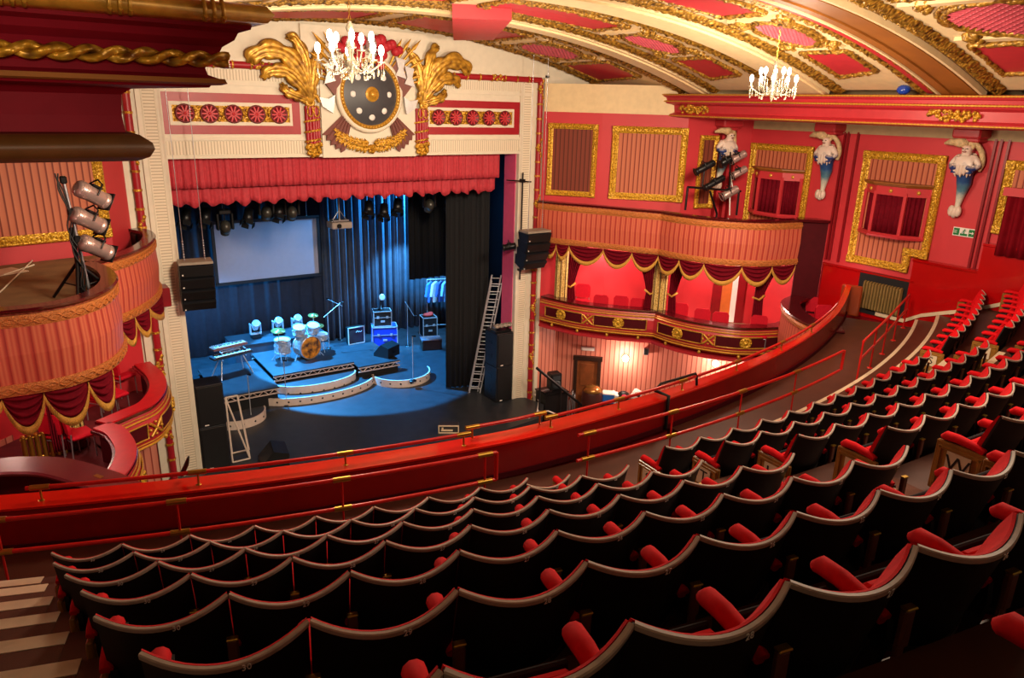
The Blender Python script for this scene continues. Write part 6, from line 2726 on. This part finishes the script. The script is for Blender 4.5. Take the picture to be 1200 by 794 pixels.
bq = V((q.x, q.y, 0)) - ds * .2
bg = thing('equipment_bag', 'black bag with round bright pink patch on the case below the boxes', 'bag', (bq.x, bq.y, zt - .415), ra)
mb = MB()
mb.ball((0, 0, .17), .22, 14, sc=(1, .75, .77))
mb.build('bag_body', BLACK, bg)
mb = MB()
mb.lathe([(.0001, .04), (.08, .035), (.10, .0)], 14, frameM((.02, -.15, .18), (1, 0, 0)))
mb.build('pink_patch', mat('pink_patch', (236, 50, 90), .5), bg)
bq = V((q.x, q.y, 0)) + ds * .22
wb = thing('white_canister', 'tilted white plastic canister beside the black bag', 'canister', (bq.x, bq.y, zt - .415), ra)
mb = MB()
mb.box((0, 0, .24), (.30, .26, .36), R=Matrix.Rotation(.5, 3, 'Y'), bev=.05)
mb.build('canister_body', WHITE, wb)
mb = MB()
mb.box((.02, -.135, .28), (.2, .02, .08), R=Matrix.Rotation(.5, 3, 'Y'))
mb.build('handle_slot', BLACK, wb)

# ------------------------------------------------------------------ the circle: tiers, parapet, rails
CC = V((0, 12.06))
R0, DR = 25.418, .8097


def cp(r, th, z):
    return V((r * sin(th), CC.y - r * cos(th), z))


NR = 10
T0, T1 = -.42, .43


def xclip(r, th):
    lim = math.asin(min(.99, 10.48 / r))
    return max(-lim, min(lim, th))


def ring(mb, r0, r1, z0, z1, th0=T0, th1=T1, n=64):
    """solid band between radii, top at z1"""
    vs, fs = [], []
    for i in range(n + 1):
        t = th0 + (th1 - th0) * i / n
        for r, z in ((r0, z0), (r0, z1), (r1, z1), (r1, z0)):
            vs.append(cp(r, xclip(r, t), z))
    for i in range(n):
        a, b = 4 * i, 4 * i + 4
        for k in range(4):
            fs.append([a + k, a + (k + 1) % 4, b + (k + 1) % 4, b + k])
    mb.add(vs, fs)
    mb.add(vs[:4], [[0, 1, 2, 3]])
    mb.add(vs[-4:], [[3, 2, 1, 0]])


def rn(k):
    return 24.63 + DR * k


def zf(k):
    return 4.75 + .398 * k


mb = MB()
ring(mb, 23.32, 24.22, 4.1, 4.35)
ring(mb, 22.62, 23.34, 4.1, 4.349, .02, T1, 30)
ring(mb, 24.2, rn(0) + .02, 4.1, 4.56)
for k in range(NR):
    ring(mb, rn(k), rn(k + 1) + .02, 4.1, zf(k))
struct(mb.build('floor_circle', TIERFLOOR))
# cream nosings in the aisles and along the front step
mb = MB()
ring(mb, 24.19, 24.26, 4.5, 4.566, .02, T1, 40)
ring(mb, rn(0) - .012, rn(0) + .06, 4.7, zf(0) + .006, .17, T1, 30)


def nose(r, z, xa, xb, w_=.10):
    ring(mb, r - .012, r + w_, z - .035, z + .006, math.asin(xa / r), math.asin(xb / r), 8)


nose(24.2, 4.56, -10.3, -8.28)
for k in range(NR):
    nose(rn(k), zf(k), -10.3, -8.24 + .05 * k, .11)
    nose(rn(k), zf(k), 4.62, 5.62, .09)
trim(mb, NOSING)
# carpet strip wear in the left steps
mb = MB()
for k in range(NR):
    r = rn(k)
    ring(mb, r + .12, r + DR - .01, zf(k) - .01, zf(k) + .005, math.asin(-10.3 / r), math.asin((-8.24 + .05 * k) / r), 6)
o = mb.build('stair_carpet', CARPET)
tag(o, 'worn brown carpet on the cream-edged steps at lower left', 'carpet')
mb = MB()
for k in range(NR):
    r = rn(k)
    ring(mb, r + .02, r + DR - .01, zf(k) - .01, zf(k) + .004, math.asin((-3.2 + .03 * k) / r), math.asin((-2.1 + .03 * k) / r), 6)
o = mb.build('stair_carpet', CARPET)
tag(o, 'worn brown carpet on the stepped aisle beside the lettered seat ends', 'carpet')


def rp(x):
    return 23.29 if x < -2.5 else 23.29 - .056 * (x + 2.5)


PT = []
for i in range(81):
    x = -10.4 + 20.1 * i / 80
    r = rp(x)
    th = math.asin(x / r)
    q = cp(r, th, 0)
    PT.append((q.x, q.y))
ZP = [0 if q[0] < 7.6 else .07 * (q[0] - 7.6) ** 1.5 for q in PT]
pa = thing('circle_parapet', 'glossy red curved parapet with bright sloping ledge along the circle front', 'parapet', (0, 0, 0))
mb = MB()
mb.sweep(PT, [(.0, 4.36), (.0, 4.86), (-.10, 4.86), (-.10, 4.36)], zs=[z * .6 for z in ZP])
mb.build('inner_panel', mat('deep_glossy_red', (140, 6, 10), .22, var=.12, vs=2, coat=.35), pa)


def wl(x):
    return .28 if x < -1 else max(.12, .28 - .027 * (x + 1))


mb = MB()
vs, fs = [], []
for (x_, y_), zz in zip(PT, ZP):
    d_ = V((x_, y_)) - CC
    d_.normalize()
    for o_, z_ in ((.01, 4.87), (.01, 4.90), (-wl(x_), 4.93), (-wl(x_) - .02, 4.91), (-wl(x_) - .02, 4.87)):
        vs.append((x_ + d_.x * o_, y_ + d_.y * o_, z_ + zz))
for i in range(len(PT) - 1):
    for k in range(5):
        fs.append([5 * i + k, 5 * i + (k + 1) % 5, 5 * i + 5 + (k + 1) % 5, 5 * i + 5 + k])
mb.add(vs, fs)
mb.add(vs[:5], [[0, 1, 2, 3, 4]])
mb.build('ledge', mat('bright_red_ledge', (222, 28, 16), .2, var=.08, coat=.5), pa)
mb = MB()
mb.sweep(PT, [(-.06, 3.7), (-.06, 4.87), (-.12, 4.87), (-.30, 4.6), (-.34, 4.4), (-.30, 3.7)])
mb.build('outer_front', CORNRED, pa)
mb = MB()
mb.sweep(PT, [(.0, 4.36), (.02, 4.36), (.02, 4.44), (0, 4.44)])
mb.build('skirting', MAROONM, pa)
mb = MB()
mb.sweep(PT, [(.6, 3.7), (.6, 4.05), (-.4, 4.05), (-.4, 3.7)])
struct(mb.build('slab_circle_edge', MAROONM))
# scroll end of the parapet at the right
q = V((PT[-1][0], PT[-1][1], 4.9 + ZP[-1]))
mb = MB()
mb.box((q.x + .04, q.y - .02, 4.35 + (q.z - 4.35) / 2), (.1, .5, q.z - 4.35 + .04), R=Matrix.Rotation(.42, 3, 'Z'), bev=.03)
mb.build('end_scroll', mat('orange_wood', (150, 60, 24), .3, coat=.3), pa)


def th_at(r, z, px):
    return min((T0 + (T1 + .03 - T0) * i / 2000 for i in range(2001)), key=lambda t: abs(proj(cp(r, t, z))[0] - px))


RAILRED = mat('red_rail', (206, 26, 22), .3, var=.15, vs=8, coat=.3)


def rail(label, tha, thb, rfun, zs, zbase, posts, nm, ends=()):
    o = thing('guard_rail', label, 'rail', (0, 0, 0), group='red and brass rails of the circle front')
    n = max(8, int(abs(thb - tha) * 90))
    for z in zs:
        mb = MB()
        P = []
        for i in range(n + 1):
            t = tha + (thb - tha) * i / n
            r = rfun(t)
            P.append(cp(r, t, z + rise(r, t)))
        mb.tube(P, .026, 8)
        mb.build('rail_bar', RAILRED, o)
    for t in posts:
        r = rfun(t)
        mb = MB()
        top_ = max(zs) + rise(r, t)
        mb.tube([cp(r, t, zbase), cp(r, t, top_)], .014, 6)
        mb.build('post', RAILRED if nm else BRASS, o)
        for z in zs:
            mb = MB()
            dth = .10 / r
            mb.tube([cp(r, t - dth, z + rise(r, t)), cp(r, t + dth, z + rise(r, t))], .034, 8)
            mb.build('brass_collar', BRASS, o)
        mb = MB()
        mb.lathe([(.045, 0), (.04, .012), (.016, .015)], 10, Matrix.Translation(cp(r, t, zbase)))
        mb.build('base_flange', BRASS, o)
    for t in ends:
        r = rfun(t)
        mb = MB()
        mb.tube([cp(r, t, zs[0]), cp(r, t, zs[-1])], .028, 8)
        mb.build('end_bar', RAILRED, o)
    return o


def rise(r, t):
    x = r * sin(t)
    return 0 if r > 23.6 or x < 7.6 else .07 * (x - 7.6) ** 1.5


def rl_(t):
    x = 23.2 * sin(t)
    return rp(x) - .44 * wl(x)


def rl2(t):
    return rl_(t) - .13


def pxs(rf, z, L):
    return [th_at(rf if isinstance(rf, float) else 23.0, z, p_) for p_ in L]


rail('low red rail on brass posts along the parapet ledge, left stretch', *pxs(0, 5.11, (36, 541)), rl_, [5.07], 4.90, pxs(0, 5.1, (52, 232, 402, 538)), 0)
rail('short red rail set outside the ledge, in front of the black stage corner', *pxs(0, 5.11, (550, 637)), rl2, [5.09], 4.91, pxs(0, 5.1, (552, 632)), 0)
rail('low red rail on brass posts along the parapet ledge, right stretch to the slip box', *pxs(0, 5.11, (634, 1000)), rl_, [5.07], 4.90, pxs(0, 5.1, (640, 722, 800, 868, 925, 965)), 0)
GR = 23.96
rail('two-bar red guard rail behind the parapet, left stretch ending mid-curve', th_at(GR, 5.14, -90), th_at(GR, 5.14, 582), lambda t: GR, [5.14, 4.76], 4.35, pxs(GR, 4.76, (3, 211, 402, 568)), 1, ends=[th_at(GR, 5.0, 582)])
rail('two-bar red guard rail behind the parapet, right stretch below the boxes', th_at(GR, 5.14, 678), th_at(GR, 5.14, 988), lambda t: GR, [5.14, 4.76], 4.35, pxs(GR, 4.95, (690, 787, 868, 932)), 1, ends=[th_at(GR, 5.0, 988)])
# rail across the gangway end, right
o = thing('guard_rail', 'two-bar orange-red rail crossing the gangway near the radiator', 'rail', (0, 0, 0), group='red and brass rails of the circle front')
A_ = [at(1012, 400, z=5.2), at(1042, 371, z=5.2), at(1066, 345, z=5.2)]
for dz in (0, -.36):
    mb = MB()
    mb.tube(spline([(q.x, q.y, q.z + dz) for q in A_], 6), .026, 8)
    mb.build('rail_bar', RAILRED, o)
for q in spline([tuple(q) for q in A_], 2):
    mb = MB()
    mb.tube([(q[0], q[1], 4.35), (q[0], q[1], 5.2)], .02, 6)
    mb.lathe([(.06, 0), (.05, .015), (.02, .02)], 10, Matrix.Translation((q[0], q[1], 4.35)))
    mb.build('post', RAILRED, o)
# black bracket on the ledge
q = at(784, 470, z=4.98)
th = th_at(23.2, 4.95, 784)
bk = thing('ledge_bracket', 'black bent metal bracket clamped over the red ledge', 'bracket', (0, 0, 0))
mb = MB()
e0 = cp(rp(0) + .04, th, 4.4)
e1 = cp(rp(0) + .04, th, 4.97)
e2 = cp(rp(0) - .2, th - .003, 5.0)
mb.tube([e0, e1, e2], .03, 6)
mb.build('clamp_post', BLACKMET, bk)
mb = MB()
t2 = th_at(23.1, 5.1, 822)
mb.tube([e2, cp(23.0, th, 5.12), cp(22.98, t2, 5.12), cp(23.0, t2, 5.08), cp(23.02, t2, 4.92)], .022, 6)
mb.build('arm', BLACKMET, bk)
# leaning dark strap by the pilaster at left
q = at(213, 555, z=5.3)
mb = MB()
a, b = at(213, 556, z=5.0), at(221, 535, z=5.32)
mb.tube([a, a.lerp(b, .5) + V((.02, .03, 0)), b], [.03, .028, .012], 8)
o = mb.build('ledge_strap', BLACK)
tag(o, 'dark upright strap rising from the circle ledge before the left pilaster', 'strap')

# right side wall at circle level: dado, radiator, skirtings, curtain
mb = MB()
mb.sweep([(10.46, -7.02), (10.46, -9.55)], [(0, 4.2), (0, 5.36), (.04, 5.36), (.06, 5.4), (0, 5.42), (-.03, 5.42), (-.03, 4.2)])
mb.sweep([(10.42, -9.45), (10.42, -11.0)], [(0, 4.2), (0, 5.9), (.05, 5.9), (.07, 5.96), (-.05, 5.98), (-.05, 4.2)])
mb.sweep([(10.30, -11.0), (10.30, -17)], [(0, 4.2), (0, 6.55), (.04, 6.57), (.04, 6.62), (-.19, 6.62), (-.19, 4.2)])
trim(mb, REDGLOSS)
a0_ = at(1016, 327, x=10.45)
b0_ = at(1062, 334, x=10.45)
zr0 = 4.42
radiator(frameM((10.43, a0_.y, zr0), (0, -1, 0)), abs(b0_.y - a0_.y), a0_.z - zr0, 13, mat('dull_gold_radiator', (150, 124, 72), .4, .3, var=.15), 'tall dull gold radiator in black recess under the stepped gilt frame')
mb = MB()
mb.box((10.44, (a0_.y + b0_.y) / 2, (zr0 + a0_.z) / 2 + .05), (.03, abs(b0_.y - a0_.y) + .4, a0_.z - zr0 + .32))
trim(mb, BLACKM)
mb = MB()
PTS = [(-8.75, 4.36), (-9.5, 4.36), (-9.9, 4.6), (-10.6, 4.86), (-11.4, 5.2), (-12.2, 5.58), (-13, 5.98)]
for (ya, za), (yb, zb) in zip(PTS, PTS[1:]):
    x = 10.41 if yb > -11.1 else 10.29
    vs = []
    for (yy, zz) in ((ya, za), (yb, zb)):
        for dx in (0, -.03):
            for dz in (-.03, .06):
                vs.append((x + dx, yy, zz + dz))
    mb.add(vs, [[0, 1, 3, 2], [4, 6, 7, 5], [2, 3, 7, 6], [1, 5, 7, 3], [0, 2, 6, 4], [0, 4, 5, 1]])
trim(mb, NOSING)
qa = at(1180, 232, x=10.2)
T = frameM((10.22, qa.y, at(1185, 228, x=10.2).z), (0, -1, 0))
o = thing('door_curtain', 'deep red velvet curtain hanging at the right edge beyond the exit sign', 'curtain', M=T)
mb = MB()
mb.grid(60, 4, lambda u, v: (u * 1.6, -1.35 * v, .05 * sin(u * 44)))
mb.build('cloth', mat('deep_red_curtain', (120, 6, 22), .8, var=.15, spec=.1), o, solid=.015)
mb = MB()
mb.box((.8, .06, .0), (1.75, .18, .16))
mb.build('pelmet_board', RED, o)

# ------------------------------------------------------------------ theatre seats
W2 = .272


def sheet(mb, nu, nv, fn, off):
    """closed thin slab: front surface fn(u,v), back surface moved by off(u,v)"""
    F = [[V(fn(i / nu, j / nv)) for j in range(nv + 1)] for i in range(nu + 1)]
    G = [[F[i][j] + V(off(i / nu, j / nv)) for j in range(nv + 1)] for i in range(nu + 1)]
    n = (nu + 1) * (nv + 1)
    vs = [q for r in F for q in r] + [q for r in G for q in r]
    I = lambda i, j: i * (nv + 1) + j
    fs = []
    for i in range(nu):
        for j in range(nv):
            fs.append([I(i, j), I(i + 1, j), I(i + 1, j + 1), I(i, j + 1)])
            fs.append([n + I(i, j), n + I(i, j + 1), n + I(i + 1, j + 1), n + I(i + 1, j)])
    mb.add(vs, fs, smooth=True)
    fs = []
    for i in range(nu):
        for j in (0, nv):
            fs.append([I(i, j), I(i + 1, j), n + I(i + 1, j), n + I(i, j)])
    for j in range(nv):
        for i in (0, nu):
            fs.append([I(i, j), I(i, j + 1), n + I(i, j + 1), n + I(i, j)])
    mb.add(vs, fs, smooth=False)


def ztop(u):
    return .818 - .05 * (1 - u * u)


def yback(u, v):
    return -.088 * (1 - u * u) + .13 * (1 - v)


SM = {}


def seat_meshes():
    def keep(mb, key, mats):
        o = mb.build(key, mats)
        SM[key] = o.data
        bpy.data.objects.remove(o)
    mb = MB()
    sheet(mb, 16, 5, lambda a, b: (W2 * (2 * a - 1), yback(2 * a - 1, b), .30 + .05 * (2 * a - 1) ** 2 + (ztop(2 * a - 1) - .30 - .05 * (2 * a - 1) ** 2) * b), lambda a, b: (0, .018, 0))
    keep(mb, 'back_shell', SEATBLK)
    mb = MB()
    sheet(mb, 16, 6, lambda a, b: (W2 * .985 * (2 * a - 1), yback(2 * a - 1, b) + .019, .36 + (ztop(2 * a - 1) + .004 - .36) * b), lambda a, b: (0, .013 + .05 * (max(0, sin(pi * min(1, .2 + b * .8))) ** .7) * (1 - .5 * (2 * a - 1) ** 4), -.004 if b == 1 else 0))
    keep(mb, 'back_cushion', SEATRED)
    mb = MB()
    mb.sweep([(W2 * (2 * i / 16 - 1), -.088 * (1 - (2 * i / 16 - 1) ** 2)) for i in range(17)], [(.004, -.014), (.006, .003), (.002, .008), (-.012, .008), (-.012, -.012)], zs=[ztop(2 * i / 16 - 1) for i in range(17)])
    keep(mb, 'edge_capping', SEATTRIM)
    mb = MB()
    mb.sweep([(W2 * (2 * i / 12 - 1), yback(2 * i / 12 - 1, 0)) for i in range(13)], [(.012, -.012), (.012, .016), (-.02, .016), (-.02, -.012)], zs=[.30 + .05 * (2 * i / 12 - 1) ** 2 for i in range(13)])
    keep(mb, 'lower_edge', mat('seat_lower_edge', (58, 48, 48), .4))
    mb = MB()
    T = Matrix.Translation((0, .20, .33)) @ Matrix.Rotation(1.50, 4, 'X')
    mb.box((0, .0, 0), (.44, .36, .09), M=T, bev=.035)
    keep(mb, 'seat_cushion', SEATRED)
    mb = MB()
    mb.box((0, .0, -.057), (.43, .35, .022), M=T, bev=.008)
    keep(mb, 'seat_base', BLACKM)
    mb = MB()
    P = [V((0, .0 + .06, .565)), V((0, .12, .585)), V((0, .27, .60)), V((0, .36, .595)), V((0, .39, .57))]
    mb.tube(P, [.03, .036, .04, .041, .026], 10)
    for i, q in enumerate(mb.v):
        mb.v[i] = (q[0] * 1.0, q[1], .50 + (q[2] - .58) * .95)
    keep(mb, 'armrest', SEATRED)
    mb = MB()
    mb.prism([(.02, 0), (.36, 0), (.36, .04), (.30, .08), (.34, .44), (.40, .48), (.06, .48), (.05, .4), (.1, .1), (.02, .04)], .03, frameM((.015, 0, 0), (0, 1, 0)), -.0)
    keep(mb, 'standard', SEATBLK)
    mb = MB()
    mb.box((0, -.016, .51), (.05, .03, .16), bev=.008)
    mb.box((0, -.010, .39), (.038, .024, .14), bev=.006)
    keep(mb, 'bracket', mat('bracket_wood', (110, 62, 46), .4, var=.2, coat=.3))
    mb = MB()
    mb.box((0, -.018, .593), (.054, .034, .012), bev=.004)
    keep(mb, 'bracket_cap', BRASS)
    mb = MB()
    mb.box((0, .22, .25), (.035, .40, .44), bev=.008)
    for s in (-1, 1):
        for a, b in (((s * .02, .22, .42), (.014, .34, .03)), ((s * .02, .22, .08), (.014, .34, .03)), ((s * .02, .06, .25), (.014, .03, .36)), ((s * .02, .38, .25), (.014, .03, .36))):
            mb.box(a, b, bev=.004)
    keep(mb, 'end_panel', WOODGOLD)
    mb = MB()
    mb.box((-.026, .22, .305), (.008, .19, .2))
    keep(mb, 'letter_plate', NOSING)


seat_meshes()
NUM = {}


def put(key, par, loc=None):
    o = bpy.data.objects.new(key, SM[key])
    C.objects.link(o)
    o.parent = par
    if loc:
        o.location = loc
    return o


def num_mesh(s, size=.034, m=WHITE):
    k = (s, size)
    if k not in NUM:
        t = text_mesh('number', s, size, m, ext=.001)
        NUM[k] = t.data
        bpy.data.objects.remove(t)
    return NUM[k]


LETTER = 'STUVWXYZ'
BLACKINK = mat('black_lettering', (24, 18, 18), .6)
ROWN = ['front', 'second', 'third', 'fourth', 'fifth', 'sixth', 'seventh', 'eighth']


def seat(k, th, label, group, number, first=False, last=False, letter=None, red_top=False):
    r = R0 + DR * k
    P = cp(r, th, zf(k))
    o = thing('theatre_chair', label, 'seat', P, th, group)
    put('back_shell', o)
    put('back_cushion', o)
    e = put('edge_capping', o)
    if red_top:
        e.location = (0, .05, -.10)
        o.children  # the shell of this seat has slipped forward
        for c_ in o.children:
            if c_.name.startswith(('back_shell', 'back_cushion')):
                c_.location = (0, .05, -.10)
    put('lower_edge', o)
    put('seat_cushion', o)
    put('seat_base', o)
    put('armrest', o, (.275, 0, 0))
    put('standard', o, (.275, 0, 0))
    b = put('bracket', o, (.275, 0, 0))
    c_ = put('bracket_cap', b)
    if number:
        n_ = bpy.data.objects.new('number', num_mesh(str(number)))
        C.objects.link(n_)
        n_.parent = o
        u = .22
        x = W2 * u
        n_.matrix_local = frameM((x, -.088 * (1 - u * u) - .0085, ztop(u) - .012), (1, .088 * 2 * u / W2, 0), (0, 0, 1))
        if red_top:
            n_.location.z -= .1
            n_.location.y += .05
    if first:
        put('armrest', o, (-.275, 0, 0))
        put('standard', o, (-.275, 0, 0))
        ep = put('end_panel', o, (-.285, 0, 0))
        if letter:
            lp = put('letter_plate', ep)
            t = bpy.data.objects.new('row_letter', num_mesh(letter, .19, BLACKINK))
            C.objects.link(t)
            t.parent = ep
            t.matrix_local = frameM((-.0315, .22, .305), (0, -1, 0))
    if last:
        put('end_panel', o, (.285, 0, 0))
    return o


def in_view(k, th):
    r = R0 + DR * k
    ok = False
    for dz in (.3, .8):
        P = cp(r, th, zf(k) + dz)
        if (P - EYE).dot(FWD) < .3:
            return False
        x, y = proj(P)
        if -50 < x < 1290 and y < 880:
            ok = True
    return ok


SX = [-8.15, -8.13, -8.06, -7.99, -7.96, -7.86, -7.79]
for k in range(7):
    r = R0 + DR * k
    d = .551 / r
    t = math.asin(SX[k] / r)
    for i in range(9):
        tm = t + d * (i + .5)
        if not in_view(k, tm):
            continue
        slip = (k == 0 and i == 8)
        lab = 'black-backed seat with red armrest, %s from the left steps in the %s row' % (ORD[i], ROWN[k])
        if slip:
            lab = 'seat with lowered red-edged back, ninth from the left steps in the front row'
        seat(k, tm, lab, 'theatre seats between the left steps and the lettered aisle', 44 - i - 2 * k + (1 if k in (0, 3) else 0) if False else 30 - i, first=(i == 0), last=(i == 8), red_top=slip)
CXS = [-2.05, -2.03, -2.0, -1.98, -1.95, -1.92]
for k in range(6):
    r = R0 + DR * k
    d = .553 / r
    t = math.asin(CXS[k] / r)
    for i in range(12):
        tm = t + d * (i + .5)
        if not in_view(k, tm):
            continue
        seat(k, tm, 'centre block seat, %s from the end panel lettered %s, black back, red arm' % (ORD[i], LETTER[k]) if i else 'centre block end seat beside the carved panel lettered %s, red armrests' % LETTER[k], 'theatre seats in the centre block', 20 - i, first=(i == 0), last=(i == 11), letter=LETTER[k])
for k in range(4):
    r = R0 + DR * k
    d = .53 / r
    t = math.asin((5.72 + .02 * k) / r)
    for i in range(9):
        tm = t + d * (i + .5)
        if not in_view(k, tm):
            continue
        seat(k, tm, 'far right block seat, %s from the aisle panel lettered %s, seen side on' % (ORD[i], LETTER[k]), 'theatre seats in the far right block', 8 - i, first=(i == 0), last=(i == 8), letter=LETTER[k])
r = R0 + DR * 7
h_ = seat(7, math.asin(-6.02 / r) + .275 / r, 'seat of which only a red armrest shows, at the bottom right corner', None, 30)
put('armrest', h_, (-.275, 0, 0))


# ------------------------------------------------------------------ chandeliers and the blue flood
def chandelier(P, s, label):
    o = thing('chandelier', label, 'chandelier', P, group='crystal chandeliers')
    ctop = cz(P[0]) - P[2]
    mb = MB()
    n = int((ctop - .45 * s) / .06)
    for i in range(n):
        z = .45 * s + (ctop - .45 * s) * (i + .5) / n
        a = 0 if i % 2 else pi / 2
        mb.tube([(.014 * cos(a) * cos(q * pi / 3), .014 * sin(a) * cos(q * pi / 3), z + .035 * sin(q * pi / 3)) for q in range(6)], .004, 4, closed=True)
    mb.lathe([(.0001, ctop - .05), (.09, ctop - .03), (.1, ctop)], 14)
    mb.build('chain', BRASS, o)
    mb = MB()
    mb.lathe([(.02 * s, .5 * s), (.05 * s, .42 * s), (.02 * s, .34 * s), (.06 * s, .22 * s), (.03 * s, .1 * s), (.09 * s, 0), (.04 * s, -.12 * s), (.02 * s, -.2 * s), (.001, -.24 * s)], 16)
    mb.build('stem', CRYSTAL, o)
    for i in range(10):
        a = 2 * pi * i / 10
        R_ = .42 * s if i % 2 == 0 else .27 * s
        zz = .02 * s if i % 2 == 0 else .16 * s
        mb = MB()
        P_ = spline([(.03 * s * cos(a), .03 * s * sin(a), -.02 * s), (R_ * .5 * cos(a), R_ * .5 * sin(a), -.1 * s), (R_ * cos(a), R_ * sin(a), zz)], 5)
        mb.tube(P_, .012 * s, 6)
        mb.lathe([(.001, 0), (.05 * s, .01 * s), (.055 * s, .025 * s), (.02 * s, .02 * s)], 10, Matrix.Translation((R_ * cos(a), R_ * sin(a), zz)))
        arm = mb.build('arm', CRYSTAL, o)
        mb = MB()
        mb.lathe([(.014 * s, 0), (.014 * s, .09 * s)], 8, Matrix.Translation((R_ * cos(a), R_ * sin(a), zz + .02 * s)))
        mb.build('candle', WHITE, arm)
        mb = MB()
        mb.ball((R_ * cos(a), R_ * sin(a), zz + .16 * s), .042 * s, 10, sc=(.9, .9, 1.7))
        mb.build('bulb', BULB, arm)
        mb = MB()
        for j in range(3):
            b_ = a + (j - 1) * .22
            q = V((R_ * cos(b_), R_ * sin(b_), zz))
            L = (.16 + .06 * (j == 1)) * s
            mb.tube([q, q - V((0, 0, L * .6))], .003, 4)
            mb.ball(q - V((0, 0, L * .75)), .022 * s, 6, sc=(.7, .7, 1.8))
        for j in range(6):
            t = (j + .5) / 6
            b_ = a + t * 2 * pi / 10
            rr = R_ * (.75 - .2 * sin(pi * t))
            mb.ball((rr * cos(b_), rr * sin(b_), zz - .10 * s - .10 * s * sin(pi * t)), .016 * s, 6)
        mb.build('crystal_drops', CRYSTAL, arm)
    return o


chandelier((-4.12, -9.25, 9.78), 1.0, 'glowing crystal chandelier hanging in front of the round shield')
chandelier((4.42, -9.2, 9.76), 1.0, 'glowing crystal chandelier hanging before the right cornice')
q = at(1079, 108, x=8.2)
o = thing('blue_lamp', 'small round blue lamp sitting on the right cornice by the ochre arch', 'lamp', (8.06, q.y + .3, 9.865))
mb = MB()
mb.ball((0, 0, 0), .12, 14, sc=(1, 1.2, .85))
mb.build('lamp_body', mat('blue_enamel', (20, 60, 160), .25, coat=.5), o)
mb = MB()
mb.lathe([(.06, -.1), (.05, -.06)], 12)
mb.build('lamp_base', BLACKMET, o)
q = at(770, 106, x=8.2)
o = thing('cornice_speaker', 'small black box sitting on the right cornice near the stage arch', 'speaker', (8.25, q.y, 9.76))
mb = MB()
mb.box((0, 0, .07), (.2, .55, .14), bev=.02)
mb.build('cabinet', BLACK, o)
mb = MB()
mb.box((-.103, 0, .07), (.008, .48, .1))
mb.build('grille', BLACKMET, o)
